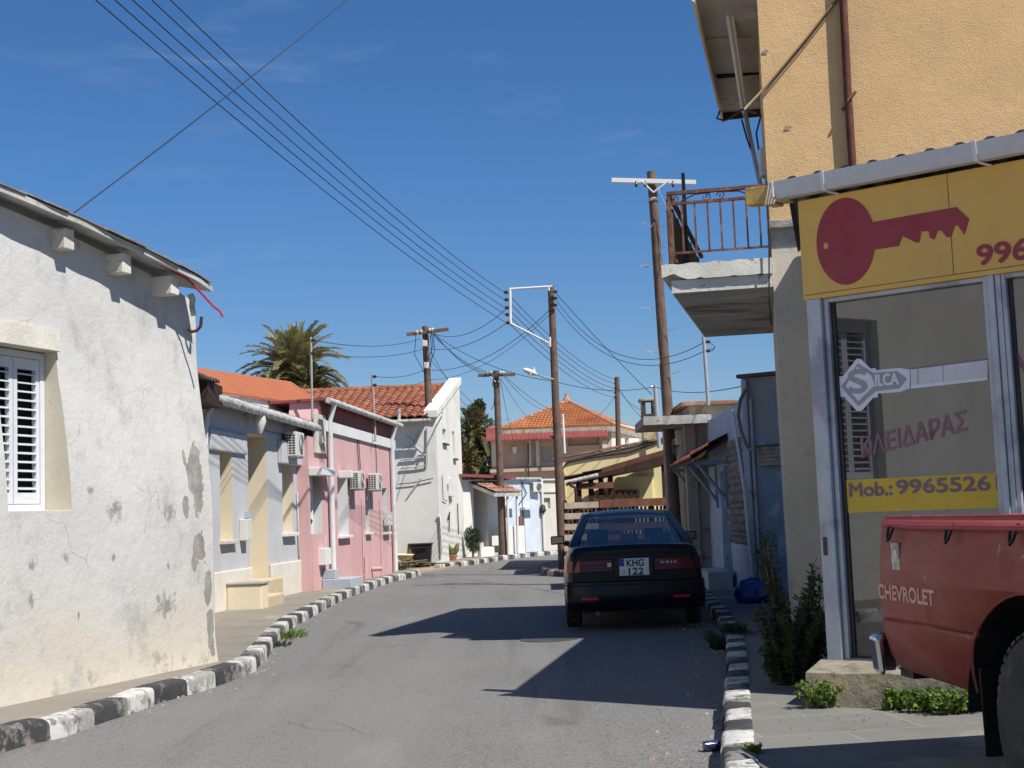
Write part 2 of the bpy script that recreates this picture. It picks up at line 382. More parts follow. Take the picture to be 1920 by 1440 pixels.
m_greyroof = mat('grey_roof_sheet', (.42, .42, .40), .8, .15, 3, .3, 40, .006, [dict(c=(.2, .2, .19), s=5, lo=.55, hi=.7, f=.7)])
m_rafter = mat('limewashed_timber', (.58, .55, .49), .9, .12, 5, .5, 60, .008, [dict(c=(.25, .2, .15), s=6, lo=.62, hi=.66, st=(1, 1, 4), f=.8)])
m_gutter = mat('old_white_gutter', (.49, .49, .47), .6, .12, 4, .15, 40, .004, [dict(c=(.27, .25, .22), s=4, lo=.52, hi=.66, d=7, f=.8)])
m_pvc = plain('grey_white_pvc', (.52, .54, .57), .45)
m_pvcwhite = plain('white_pvc_pipe', (.66, .66, .65), .45)
m_alu = mat('weathered_aluminium', (.40, .43, .48), .45, .10, 3, .05, 60, .003, [dict(c=(.20, .215, .26), s=2.5, lo=.50, hi=.62, d=7, f=.7)], metal=.25)
m_galv = plain('galvanised_steel', (.50, .51, .52), .45, .5)
m_mastgrey = plain('dull_grey_mast_paint', (.38, .36, .34), .6, .2)
m_rust = mat('rusty_iron', (.15, .068, .042), .85, .35, 12, .4, 60, .003, [dict(c=(.33, .17, .09), s=9, lo=.5, hi=.65, f=.7)])
m_rustpipe = mat('rusty_brown_pipe', (.10, .035, .025), .75, .3, 8, .3, 60, .003)
m_rustyyellow = mat('rusty_yellow_beam', (.55, .38, .12), .8, .15, 6, .3, 50, .004, [dict(c=(.30, .13, .05), s=7, lo=.48, hi=.62, f=.85)])
m_pole = mat('creosoted_pole_wood', (.135, .09, .068), .9, .25, 5, .6, 40, .006, [dict(c=(.19, .13, .10), s=6, lo=.5, hi=.66, st=(4, 4, .25), f=.6), dict(c=(.03, .022, .018), s=9, lo=.58, hi=.66, st=(5, 5, .15), f=.8)])
m_darkwood = mat('dark_brown_wood', (.045, .022, .014), .75, .25, 4, .3, 50, .004)
m_brownwood = mat('brown_painted_wood', (.17, .07, .048), .7, .2, 4, .3, 50, .004)
m_paleslat = mat('weathered_beige_slat', (.47, .38, .29), .85, .18, 5, .3, 50, .004)
m_railwood = mat('grey_brown_board', (.11, .075, .055), .9, .3, 7, .4, 50, .005, [dict(c=(.2, .15, .12), s=8, lo=.55, hi=.7, st=(5, 5, .2), f=.6)])
m_cable = plain('black_cable', (.018, .018, .02), .6)
m_cablegrey = plain('grey_cable', (.16, .15, .14), .6)
m_insul = plain('dark_glazed_insulator', (.04, .028, .025), .3)
m_porc = plain('white_fuse_box', (.62, .60, .55), .5)
m_black = plain('black_plastic', (.012, .012, .013), .5)
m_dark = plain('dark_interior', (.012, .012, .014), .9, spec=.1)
m_darkgrille = plain('dark_louvre_gap', (.03, .03, .032), .7)
m_acwhite = plain('cream_white_enamel', (.58, .57, .53), .5)
m_shutter = plain('white_shutter_enamel', (.60, .63, .66), .4)
m_red = plain('red_cable', (.36, .03, .035), .5)
m_yellowsign = mat('yellow_sign_paint', (.72, .45, .12), .6, .05, 1.5, .05, 60, .003, [dict(c=(.55, .36, .12), s=1.6, lo=.48, hi=.75, d=8, st=(1, 1, .25), f=.5), dict(c=(.40, .30, .15), s=5, lo=.62, hi=.72, d=8, f=.35)])
m_signred = plain('sign_red_paint', (.30, .022, .042), .5)
m_yellowfilm = plain('yellow_vinyl_film', (.62, .40, .02), .4)
m_purple = plain('faded_purple_vinyl', (.24, .10, .15), .5)
m_purpledark = plain('mauve_grey_vinyl', (.20, .115, .155), .5)
m_silver = plain('silver_vinyl', (.52, .54, .60), .35, .1)
m_silverlt = plain('pale_silver_vinyl', (.70, .72, .78), .4)
m_silverdk = plain('grey_silver_vinyl', (.30, .31, .37), .4)
m_pane = glass_mat('shop_pane_glass', (.40, .42, .42), .085, (.03, .03, .032), .75, .015, .28)
m_winglass = glass_mat('window_glass', (.5, .55, .55), .1, (.03, .035, .04), .5)
m_carglass = glass_mat('tinted_car_glass', (.55, .62, .62), .045, (.03, .034, .036), .88, .02, .05)
m_carpaint = mat('navy_black_car_paint', (.0055, .0065, .012), .27, .1, 2, .0, 40, .001, [dict(c=(.035, .032, .028), s=3, lo=.5, hi=.8, d=7, z=(.55, .2), zj=.3, f=.6), dict(c=(.014, .014, .016), s=2, lo=.5, hi=.75, d=6, f=.5)], spec=.28)
m_lampred = plain('red_lamp_lens', (.13, .006, .010), .2, 0, .35, .1)
m_lampamber = plain('amber_lamp_lens', (.42, .09, .015), .2, 0, .4, .1)
m_lampclear = plain('clear_lamp_lens', (.55, .52, .50), .15, 0, .6, .5)
m_reflector = plain('red_reflector', (.50, .015, .03), .3, 0, .4, .1)
m_plate = plain('number_plate_white', (.75, .76, .76), .4)
m_plateblue = plain('number_plate_blue', (.02, .06, .32), .4)
m_rubber = mat('tyre_rubber', (.05, .048, .046), .85, .2, 6, .3, 50, .004, [dict(c=(.14, .125, .105), s=5, lo=.5, hi=.7, f=.6)])
m_rim = plain('grey_steel_rim', (.12, .115, .11), .5, .5)
m_rimlight = plain('pale_wheel_trim', (.34, .32, .29), .45, .5)
m_chrome = plain('worn_chrome', (.62, .62, .64), .14, .95)
m_truck = mat('faded_red_truck_paint', (.26, .052, .042), .5, .08, 1.4, .03, 40, .002, [
    dict(c=(.33, .12, .095), s=1.2, lo=.42, hi=.7, d=7, st=(1, 1, 2), f=.6), dict(c=(.5, .26, .22), s=14, lo=.70, hi=.72, d=3, f=.6), dict(c=(.17, .035, .03), s=3.5, lo=.55, hi=.7, d=7, f=.6), dict(c=(.30, .20, .15), s=2.5, lo=.5, hi=.7, d=8, z=(.62, .45), zj=.2, f=.6)], spec=.4)
m_mirror = plain('mirror_glass', (.16, .17, .19), .06, .9)
m_yellowcable = plain('yellowed_cable', (.27, .18, .06), .6)
m_truckdecal = plain('worn_white_decal', (.60, .33, .30), .6)
m_truckred = mat('worn_red_bed_rail', (.26, .03, .034), .4, .15, 5, .05, 40, .002, [dict(c=(.55, .45, .40), s=10, lo=.64, hi=.68, f=.8)])
m_bedin = mat('scuffed_red_bed_interior', (.36, .075, .05), .7, .2, 5, .1, 40, .003, [dict(c=(.45, .33, .27), s=7, lo=.55, hi=.62, d=8, f=.9), dict(c=(.12, .06, .05), s=5, lo=.6, hi=.65, f=.8)])
m_bluebag = plain('blue_plastic_bag', (.012, .04, .22), .35)
m_clay = plain('clay_pot', (.42, .19, .11), .85)
m_binblack = plain('black_bin_plastic', (.014, .014, .016), .5)
m_bark = mat('pale_tree_bark', (.30, .26, .21), .9, .2, 6, .4, 30)
m_stem = mat('shrub_stem', (.16, .13, .09), .9, .2, 8, .2, 30)
m_leafdark = leaf_mat('dark_shrub_leaf', (.035, .055, .022), (.075, .095, .035))
m_leafweed = leaf_mat('fresh_weed_leaf', (.07, .16, .02), (.20, .27, .05))
m_leaftree = leaf_mat('grey_green_tree_leaf', (.055, .075, .028), (.13, .14, .055))
m_leafbush = leaf_mat('dark_round_bush_leaf', (.025, .05, .02), (.06, .09, .03))
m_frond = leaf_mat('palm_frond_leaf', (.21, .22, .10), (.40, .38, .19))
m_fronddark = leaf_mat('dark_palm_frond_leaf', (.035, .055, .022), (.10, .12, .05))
m_frondyel = leaf_mat('dry_palm_frond', (.30, .20, .08), (.44, .31, .13))
m_curtain = mat('grey_green_door_curtain', (.22, .22, .16), .9, .15, 3, .2, 40, stretch=(8, 8, .4))
m_doorglass = plain('dull_door_panel', (.25, .27, .25), .4)
m_brownpatch = plain('brown_meter_door', (.20, .08, .05), .6)
m_greypaint = plain('blue_grey_step_paint', (.36, .40, .45), .8)
m_tan = mat('tan_stone_step', (.52, .42, .28), .9, .1, 4, .3, 50)

# shop interior, asphalt, paving, kerbs
def asphalt():
    t = NT('worn_asphalt')
    big = t.noise(.35, 5, .6); med = t.noise(2.2, 6, .65, (1, .35, 1), 4); fine = t.noise(75, 2, .7); f2 = t.noise(46, 2, .8, (1, 1, 1), 8)
    c = t.mix(t.rng(big, .3, .7), (.118, .117, .113), (.15, .148, .142))
    c = t.mix(t.rng(med, .48, .7, 0, .35), c, (.10, .10, .098))
    c = t.mix(t.rng(fine, .45, .68, 0, .7), c, (.30, .29, .27))
    c = t.mix(t.rng(f2, .53, .66, 0, .85), c, (.05, .05, .048)); c = t.mix(t.rng(t.noise(24, 3, .7, (1, 1, 1), 91), .56, .68, 0, .45), c, (.24, .235, .22))
    trk = t.noise(1.5, 5, .6, (1, .045, 1), 51); c = t.mix(t.rng(trk, .35, .65, 0, .45), c, (.185, .18, .17)); c = t.mix(t.rng(t.noise(2.2, 6, .65, (1, .06, 1), 57), .55, .72, 0, .5), c, (.085, .085, .083))
    oil = t.rng(t.noise(1.1, 4, .6, (1, .5, 1), 63), .64, .74, 0, .6); c = t.mix(oil, c, (.07, .068, .065))
    vo = t.n('ShaderNodeTexVoronoi', feature='DISTANCE_TO_EDGE'); vo.inputs['Scale'].default_value = .55
    dn = t.n('ShaderNodeTexNoise'); dn.inputs['Scale'].default_value = 1.2; dn.inputs['Detail'].default_value = 6
    t.l(t.tc.outputs['Object'], dn.inputs['Vector'])
    mv = t.n('ShaderNodeMix', data_type='VECTOR'); mv.inputs[0].default_value = .35
    t.l(t.tc.outputs['Object'], mv.inputs[4]); t.l(dn.outputs['Color'], mv.inputs[5]); t.l(mv.outputs[1], vo.inputs['Vector'])
    crack = t.mul(t.rng(vo.outputs['Distance'], .006, .0, 0, 1), t.rng(t.noise(.5, 3, .5, (1, 1, 1), 20), .5, .6))
    c = t.mix(t.mul(crack, .6), c, (.07, .07, .07))
    pt = t.rng(t.noise(.28, 2, .4, (1, .5, 1), 31), .60, .61); c = t.mix(t.mul(pt, .35), c, (.13, .13, .13))
    du = t.rng(t.noise(.8, 5, .6, (1, .3, 1), 41), .58, .75); c = t.mix(t.mul(du, .35), c, (.25, .235, .20))
    t.l(c, t.b.inputs['Base Color']); t.b.inputs['Roughness'].default_value = .85; t.b.inputs['Specular IOR Level'].default_value = .35
    t.l(t.bump(f2, .25, .008, t.bump(fine, .5, .006)), t.b.inputs['Normal']); return t.mat
m_asphalt = asphalt()
m_manhole = mat('cast_iron_cover', (.10, .095, .09), .6, .2, 6, .3, 60, .004, metal=.4)
def paving(name, a, b, rot, bw, bh, joint=.006, jc=(.29, .255, .20), mortar_f=.8):
    t = NT(name)
    mp = t.n('ShaderNodeMapping'); mp.inputs['Rotation'].default_value = (0, 0, rot); t.l(t.tc.outputs['Object'], mp.inputs[0])
    br = t.n('ShaderNodeTexBrick'); br.offset = .5; br.inputs['Scale'].default_value = 1; br.inputs['Brick Width'].default_value = bw; br.inputs['Row Height'].default_value = bh
    br.inputs['Mortar Size'].default_value = joint; br.inputs['Mortar Smooth'].default_value = .3; br.inputs['Color1'].default_value = (*a, 1); br.inputs['Color2'].default_value = (*b, 1); br.inputs['Mortar'].default_value = (*jc, 1)
    dn = t.noise(3, 4); mv = t.n('ShaderNodeVectorMath', operation='ADD'); sc = t.n('ShaderNodeVectorMath', operation='SCALE'); sc.inputs['Scale'].default_value = .02
    tn = t.n('ShaderNodeTexNoise'); tn.inputs['Scale'].default_value = 4; t.l(t.tc.outputs['Object'], tn.inputs[0]); t.l(tn.outputs['Color'], sc.inputs[0])
    t.l(mp.outputs[0], mv.inputs[0]); t.l(sc.outputs[0], mv.inputs[1]); t.l(mv.outputs[0], br.inputs['Vector'])
    c = t.mix(t.rng(t.noise(1.3, 6, .65), .4, .7, 0, .5), br.outputs['Color'], tuple(x * .6 for x in a))
    c = t.mix(t.rng(t.noise(70, 3, .7), .5, .7, 0, .35), c, tuple(x * .5 for x in a))
    c = t.mix(t.rng(t.noise(.9, 6, .6, (1, 1, 1), 7), .55, .7, 0, .5), c, (.44, .37, .27))
    t.l(c, t.b.inputs['Base Color']); t.b.inputs['Roughness'].default_value = .9; t.b.inputs['Specular IOR Level'].default_value = .3
    t.l(t.bump(br.outputs['Fac'], -.6, .008, t.bump(t.noise(60, 3, .7), .35, .006)), t.b.inputs['Normal']); return t.mat
m_pave_r = paving('grey_paving_slabs', (.19, .186, .167), (.168, .164, .15), radians(-8), .95, .62)
m_pave_l = paving('dusty_concrete_pavement', (.245, .22, .18), (.225, .205, .17), radians(-82), 3.2, 1.1, .008, (.22, .19, .15))
m_dirt = mat('dusty_ground', (.36, .29, .20), .95, .2, 1.2, .5, 50, .01, [dict(c=(.22, .19, .13), s=2, lo=.55, hi=.7, f=.6)])
m_kerbwhite = mat('worn_white_kerb_paint', (.50, .495, .475), .9, .08, 3, .5, 50, .008, [
    dict(c=(.25, .24, .225), s=4, lo=.49, hi=.56, d=9, r=.74, f=.9), dict(c=(.10, .095, .09), s=8, lo=.55, hi=.61, d=8, f=.8)], big=.4)
m_kerbblack = mat('worn_black_kerb_paint', (.045, .045, .047), .85, .2, 3, .5, 50, .008, [
    dict(c=(.24, .225, .20), s=4, lo=.50, hi=.60, d=9, r=.74, f=.85)], big=.4)
m_cement = mat('grey_kerb_cement', (.33, .315, .285), .93, .15, 4, .4, 60, .006)
# ================================================================== SETTING
mb = MB(); mb.quad((-700, -200, -.02), (700, -200, -.02), (700, 1300, -.02), (-700, 1300, -.02))
tag(mb.build('ground', m_dirt), kind='structure')
kl = [(-4.6, 3.0), (-4.1, 6.0), (-3.75, 7.8)] + [G(*q) for q in [(0, 1413), (49, 1398), (120, 1382), (187, 1358), (244, 1340), (298, 1318), (384, 1296), (458, 1269), (482, 1257), (505, 1228), (523, 1203), (554, 1174), (585, 1157), (615, 1140), (646, 1124), (676, 1112), (707, 1101), (737, 1091), (777, 1083), (790, 1078)]]
kf = [(-2.15, 37.6), (-1.87, 39.0), (-1.2, 41.0), (-.45, 43.9), (.35, 46.0), (1.25, 47.6), (2.6, 49.5), (5.2, 52.2), (9, 55)]
kr = [(.2, 1.0), (.62, 4.4)] + [G(*q) for q in [(1355, 1440), (1357, 1380), (1361, 1312), (1364, 1265), (1363, 1228), (1358, 1205), (1347, 1180), (1333, 1157), (1322, 1143)]] + [(2.78, 21.5), (2.7, 25), (2.1, 28.5), (1.25, 30.2), (.82, 30.75), (.56, 31.5), (.50, 33.5), (.56, 35.6), (.95, 37.6), (1.9, 39.6), (3.6, 42), (7, 45.5)]
mb = MB()
road = [(-6, -6), (-5, 0)] + [(x - .05, y) for x, y in kl] + [(-2.6, 36)] + [(x - .05, y) for x, y in kf] + [(12, 52), (9, 45.2)] + [(x + .05, y) for x, y in reversed(kr)] + [(0, -6)]
# road sheet as left/right strips so that it stays well shaped
def at_y(pl, y):
    if y <= pl[0][1]: return pl[0][0]
    for (x0, y0), (x1, y1) in zip(pl, pl[1:]):
        if y0 <= y <= y1: return x0 + (x1 - x0) * (y - y0) / max(1e-6, y1 - y0)
    return pl[-1][0]
LEFT = kl + [(-2.5, 36)] + kf
ys = [-12, -6, 0] + [1 + i * .75 for i in range(60)] + [46, 48, 50, 52, 54]
for y0, y1 in zip(ys, ys[1:]):
    a0, a1 = at_y(LEFT, y0) - .08, at_y(LEFT, y1) - .08; b0, b1 = at_y(kr, y0) + .08, at_y(kr, y1) + .08
    mb.quad((a0, y0, 0), (b0, y0, 0), (b1, y1, 0), (a1, y1, 0))
tag(mb.build('road', m_asphalt), kind='structure')

def kerb(pl, right, ln, mats, seed, start=0):
    rnd = random.Random(seed); mb = MB()
    d = [0]
    for (x0, y0), (x1, y1) in zip(pl, pl[1:]): d.append(d[-1] + hypot(x1 - x0, y1 - y0))
    def at(s):
        s = max(0, min(d[-1] - 1e-4, s))
        for i in range(len(pl) - 1):
            if d[i] <= s <= d[i + 1]:
                f = (s - d[i]) / (d[i + 1] - d[i]); p = V3((*pl[i], 0)).lerp(V3((*pl[i + 1], 0)), f)
                return p
    s = 0; k = start
    while s < d[-1] - .1:
        L = ln * rnd.uniform(.88, 1.12); e = min(d[-1], s + L)
        j = rnd.uniform(-.012, .012); h = .142 + rnd.uniform(-.008, .008)
        rows = []
        N = 5
        for q in range(N):
            f = q / (N - 1); ss = s + .008 + (e - s - .016) * f
            p = at(ss); t = (at(ss + .15) - at(ss - .15)).normalized(); n = V3((t.y, -t.x, 0)) * (1 if right else -1)
            endf = .75 if q in (0, N - 1) else 1
            prof = [(.0 + j, -.02), (.004 + j, h * .72), (.014 + j, h * .90), (.035 + j, h * endf ** .15), (.16, h), (.175, h * .96), (.18, -.02)]
            wv = .006
            rows.append([p + n * (a + wv * noise.noise(p * 9 + V3((a * 20, z * 20, seed)))) + V3((0, 0, z + (wv * noise.noise(p * 11 + V3((a * 9, seed, 0))) if z > 0 else 0))) for a, z in prof])
        m = k % 2
        for a, b in zip(rows, rows[1:]):
            for i in range(len(a) - 1): mb.quad(a[i], a[i + 1], b[i + 1], b[i], m)
        for r in (rows[0], rows[-1]): mb.poly(r, m)
        s = e; k += 1
    # mortar bed under the joints
    nn = max(2, int(d[-1] / .4))
    for i in range(nn):
        p, q = at(d[-1] * i / nn), at(d[-1] * (i + 1) / nn); t = (q - p).normalized(); n = V3((t.y, -t.x, 0)) * (1 if right else -1)
        mb.hexa([p + n * .02, q + n * .02, q + n * .17, p + n * .17] + [x + V3((0, 0, .11)) for x in (p + n * .02, q + n * .02, q + n * .17, p + n * .17)], 2)
    return tag(mb.build('kerb', mats + [m_cement], smooth=50, merge=True), kind='structure')
kerb(kl, False, .56, [m_kerbwhite, m_kerbblack], 3)
kerb(kf, False, .52, [m_kerbwhite, m_kerbblack], 5)
kerb(kr, True, .43, [m_kerbwhite, m_kerbblack], 8, 1)
def pave(name, pl, far, mat_, yy):
    mb = MB()
    for y0, y1 in zip(yy, yy[1:]):
        sgn = 1 if far > 0 else -1
        a0, a1 = at_y(pl, y0) + .15 * sgn, at_y(pl, y1) + .15 * sgn
        P = [(a0, y0, PAV), (far, y0, PAV), (far, y1, PAV), (a1, y1, PAV)]
        mb.quad(*P)
        mb.quad(P[0], P[3], (P[3][0], P[3][1], -.02), (P[0][0], P[0][1], -.02))
    mb.quad((at_y(pl, yy[-1]) - .1 if far < 0 else at_y(pl, yy[-1]) + .1, yy[-1], PAV), (far, yy[-1], PAV), (far, yy[-1], -.02), (at_y(pl, yy[-1]), yy[-1], -.02))
    return tag(mb.build(name, mat_), kind='structure')
yl = [3 + i * .8 for i in range(39)] + [34.6]
pave('pavement', kl, -16, m_pave_l, yl)
pave('pavement', kf, -16, m_pave_l, [39.3, 40, 41, 42, 43, 44, 45, 46, 47, 48, 49, 50, 52])
pave('pavement', kr, 9, m_pave_r, [1 + i * .7 for i in range(58)])
mb = MB(); yd = [(-14, 34.3, .06), (-2.95, 34.4, .05), (-2.55, 36, .05), (-2.02, 37.7, .05), (-1.72, 39.31, .05), (-14, 39.31, .06)]
mb.slab(yd, .08)
tag(mb.build('yard_ground', m_dirt), kind='structure')
# manhole cover let into the road
mx, my = G(1030, 1199)
mb = MB(); mb.lathe((mx, my, .001), (0, 0, 1), [(0, .33), (.006, .33), (.008, .30), (.005, .29), (.005, 0)], 32)
for i in range(-4, 5):
    for j in range(-4, 5):
        if hypot(i, j) < 4.3: mb.box(mx + i * .062 - .022, mx + i * .062 + .022, my + j * .062 - .022, my + j * .062 + .022, .004, .010)
tag(mb.build('manhole_cover', m_manhole), 'round cast iron manhole cover set in the sunlit patch of road', 'manhole cover')

# ================================================================== LEFT WHITEWASHED HOUSE
WL = Wall(G(0, 1325, PAV), G(405, 1240, PAV))
LH = thing('whitewashed_house', 'old whitewashed house with peeling plaster and louvred window at the left edge', 'house', (WL.p0[0], WL.p0[1], PAV))
eave = [(-9, 4.08), (-3, 4.08), (0, 4.04), (.9, 3.96), (2.0, 3.82), (2.5, 3.74), (2.8, 3.66), (3.15, 3.55)]
def ev(s):
    for (a, z0), (b, z1) in zip(eave, eave[1:]):
        if s <= b: return z0 + (z1 - z0) * max(0, (s - a)) / (b - a)
    return eave[-1][1]
def bat(s, z):
    x = max(0, min(1, (z - 1.5) / 1.8)); q = -.17 * x * x * (3 - 2 * x) - .03 * max(0, z - 3.3)
    return q + (.03 * max(0, 1 - (z - PAV) / .3) ** 2)
ops = [(WL.S(14, 650), WL.S(132, 645), WL.Z(90, 958), WL.Z(90, 648), .335)]
mb = MB(); wall_mesh(mb, WL, -3.2, 2.97, .05, lambda s: ev(s) - .02, ops, .7, .11, .016, .9, bat, 0, 1, 2 if False else 1, 2.0)
def wall_blobs(w, loc, lst, n=0):
    out = []
    for x0, y0, x1, y1 in lst:
        a = w.sz(x0, y0); b = w.sz(x1, y1); c = w.P((a[0] + b[0]) / 2, (a[1] + b[1]) / 2, bat((a[0] + b[0]) / 2, (a[1] + b[1]) / 2)) - V3(loc)
        hs_ = abs(b[0] - a[0]) / 2; out.append((tuple(c), (hs_, hs_, abs(b[1] - a[1]) / 2)))
    return out
m_whitewash_l = whitewash('peeling_whitewash', wall_blobs(WL, LH.location, [(357, 820, 388, 960), (362, 895, 384, 965), (343, 925, 357, 970), (364, 1000, 388, 1060), (384, 1075, 398, 1135), (354, 866, 362, 898), (348, 836, 356, 872), (388, 1140, 402, 1230), (360, 1040, 372, 1070)]),
    wall_blobs(WL, LH.location, [(193, 930, 240, 985), (162, 905, 180, 935), (285, 1100, 340, 1170), (205, 1030, 222, 1062), (45, 1040, 75, 1080), (45, 1100, 70, 1150), (110, 1030, 135, 1060), (300, 930, 335, 990), (312, 1050, 322, 1075), (143, 1130, 152, 1172), (290, 1110, 310, 1140)]))
lw = mb.build('wall', [m_whitewash_l, m_reveal], LH, smooth=50)
# return wall and rounded peeling corner
mb = MB()
for j in range(24):
    z0, z1 = .05 + j * .15, min(3.5, .05 + (j + 1) * .15)
    mb.quad(WL.P(2.97, z0, bat(2.97, z0)), WL.P(2.97, z1, bat(2.97, z1)), WL.P(2.97, z1, -5), WL.P(2.97, z0, -5))
mb.build('end_wall', m_whitewash_l, LH)
def patch(mb, w, pts, n, th=.006, m=0, b=bat):
    c = (sum(p[0] for p in pts) / len(pts), sum(p[1] for p in pts) / len(pts))
    out = []
    for i in range(len(pts)):
        a, q = pts[i], pts[(i + 1) % len(pts)]
        for k in range(5):
            f = k / 5; s = a[0] + (q[0] - a[0]) * f; z = a[1] + (q[1] - a[1]) * f
            j = .018 * noise.noise(V3((s * 14, z * 14, 3.3)))
            out.append((s + j, z + j * .8))
    c3 = w.P(c[0], c[1], n + b(*c)); vs = [c3] + [w.P(s, z, n + b(s, z)) for s, z in out]; k = len(out)
    mb.add(vs, [(0, i + 1, (i + 1) % k + 1) for i in range(k)], m)
mb = MB()          # lintel of raw plaster, sill
s0, s1 = ops[0][0] - .01, ops[0][1]
zz = ops[0][3]
for i in range(10):
    a, b = s0 + (s1 - s0) * i / 10, s0 + (s1 - s0) * (i + 1) / 10
    ta, tb = zz + .16 + .02 * noise.noise(V3((a * 9, 1, 0))), zz + .16 + .02 * noise.noise(V3((b * 9, 1, 0)))
    mb.hexa([WL.P(a, zz - .012, -.33), WL.P(b, zz - .012, -.33), WL.P(b, zz - .012, -.09), WL.P(a, zz - .012, -.09), WL.P(a, ta, -.33), WL.P(b, tb, -.33), WL.P(b, tb, -.115), WL.P(a, ta, -.115)])
mb.build('lintel', m_lintel, LH)
def louvre_window(parent, w, s0, s1, z0, z1, n, leaves=2, ns=14, name='window', off=(0, 0)):
    """white shuttered window: frame, leaves with angled slats; face at depth n"""
    mb = MB(); fw = .055
    mb.wbox(w, s0, s0 + fw, z0, z1, n, n + .06); mb.wbox(w, s1 - fw, s1, z0, z1, n, n + .06)
    mb.wbox(w, s0 + fw, s1 - fw, z1 - fw, z1, n, n + .06); mb.wbox(w, s0 + fw, s1 - fw, z0, z0 + fw, n, n + .06)
    fr = mb.build(name, m_shutter, parent, bevel=.004)
    wd = (s1 - s0 - 2 * fw) / leaves
    for k in range(leaves):
        a = s0 + fw + wd * k + .004; b = a + wd - .008; st = .045
        mb = MB(); c0, c1 = z0 + fw + .005, z1 - fw - .005; nn = n + .012
        mb.wbox(w, a, a + st, c0, c1, nn, nn + .04); mb.wbox(w, b - st, b, c0, c1, nn, nn + .04)
        mb.wbox(w, a + st, b - st, c1 - .09, c1, nn, nn + .04); mb.wbox(w, a + st, b - st, c0, c0 + .09, nn, nn + .04)
        lo, hi = c0 + .09, c1 - .09; dz = (hi - lo) / ns
        for i in range(ns):
            zc = lo + dz * (i + .5)
            mb.hexa([w.P(a + st, zc - .012, nn + .05), w.P(b - st, zc - .012, nn + .05), w.P(b - st, zc + .006, nn - .012), w.P(a + st, zc + .006, nn - .012),
                     w.P(a + st, zc - .003, nn + .05), w.P(b - st, zc - .003, nn + .05), w.P(b - st, zc + .015, nn - .012), w.P(a + st, zc + .015, nn - .012)])
        mb.build('shutter_leaf', m_shutter, fr)
    mb = MB(); mb.wbox(w, s0 + fw, s1 - fw, z0 + fw, z1 - fw, n - .012, n - .004); mb.build('pane', m_dark, fr)  # near-black sheet, not glass: darkness of the unlit room put into its colour
    return fr
for o in ops:
    wn = louvre_window(LH, WL, o[0] + .003, o[1] - .003, o[2] + .005, o[3] - .02, -.315, 2, 14)
    mb = MB(); mb.wbox(WL, o[0] - .05, o[1] + .02, o[2] - .03, o[2] + .004, -.30, -.005); mb.build('sill', m_lintel, wn, bevel=.006)
# roof: sheet with sagging edge, fascia boards, rafters
mb = MB(); mbr = MB()
N = 60
def EO(s): return -.01 + .16 * max(0, min(1, s / 2.6))
def roofp(s, n, dz=0): return WL.P(s, ev(s) + dz + (.12 - n) * .24, n)
for i in range(N):
    a, b = -3.2 + 5.98 * i / N, -3.2 + 5.98 * (i + 1) / N
    wv = lambda s: .03 * noise.noise(V3((s * 1.7, 0, 5)))
    mb.hexa([roofp(a, EO(a) + wv(a), -.015), roofp(b, EO(b) + wv(b), -.015), roofp(b, -5, -.015), roofp(a, -5, -.015), roofp(a, EO(a) + wv(a), .035), roofp(b, EO(b) + wv(b), .035), roofp(b, -5, .035), roofp(a, -5, .035)])
rf = mb.build('roof', m_greyroof, LH)
for i in range(12):                                       # sheets lying on the boards, laid with slightly uneven ends
    a0, b0 = -3.2 + 5.86 * i / 12, -3.2 + 5.86 * (i + 1) / 12 + .06
    o0, o1 = .02 + .03 * noise.noise(V3((i * 3.1, 2, 0))), .03 + .03 * noise.noise(V3((i * 5.7, 4, 0))); h = .040 + .008 * (i % 2)
    for j in range(6):
        a, b = a0 + (b0 - a0) * j / 6, a0 + (b0 - a0) * (j + 1) / 6; oa, ob_ = EO(a) + o0 + (o1 - o0) * j / 6, EO(b) + o0 + (o1 - o0) * (j + 1) / 6
        mbr.hexa([roofp(a, oa, h), roofp(b, ob_, h), roofp(b, -5, h), roofp(a, -5, h), roofp(a, oa, h + .014), roofp(b, ob_, h + .014), roofp(b, -5, h + .014), roofp(a, -5, h + .014)])
mbr.build('covering_sheet', m_roofedge, rf)
for px, py in ((3, 375), (148, 447), (247, 497), (330, 541)):
    s, z = WL.sz(px, py, .05); z = ev(s) - .115
    mb = MB(); mb.wbox(WL, s - .065, s + .065, z - .09, z + .085, -.35, EO(s) - .09); mb.build('rafter', m_rafter, LH, bevel=.008)
for s in (-1.1, -2.2):
    z = ev(s) - .115; mb = MB(); mb.wbox(WL, s - .065, s + .065, z - .09, z + .085, -.35, EO(s) - .09); mb.build('rafter', m_rafter, LH, bevel=.008)
# broken downpipe stub and hooked bracket on the corner, red flex hanging off the eave
s, z = WL.sz(362, 570, -.1)
mb = MB(); mb.tube([PV(357, 552, 12.9), PV(361, 562, 12.9), PV(360, 574, 12.9), PV(363, 592, 12.9)], [.03, .03, .026, .024], 10)
mb.build('downpipe_stub', m_gutter, LH, smooth=40)
mb = MB(); b0 = PV(357, 622, 12.95); pts = [PV(352, 617, 12.95), PV(360, 622, 12.95), PV(369, 620, 12.95), PV(376, 612, 12.95), PV(378, 594, 12.95)]
mb.tube(pts, .016, 8); mb.build('pipe_hook', m_rustpipe, LH, smooth=50)
mb = MB(); mb.tube([PV(280, 486, 12.2), PV(320, 506, 12.4), PV(352, 524, 12.6), PV(376, 548, 12.7), PV(400, 574, 12.75), PV(412, 583, 12.75), PV(418, 594, 12.75)], .011, 6)
tag(mb.build('red_flex', m_red, None, smooth=50), 'loose red cable drooping from the eave corner of the whitewashed house', 'cable')

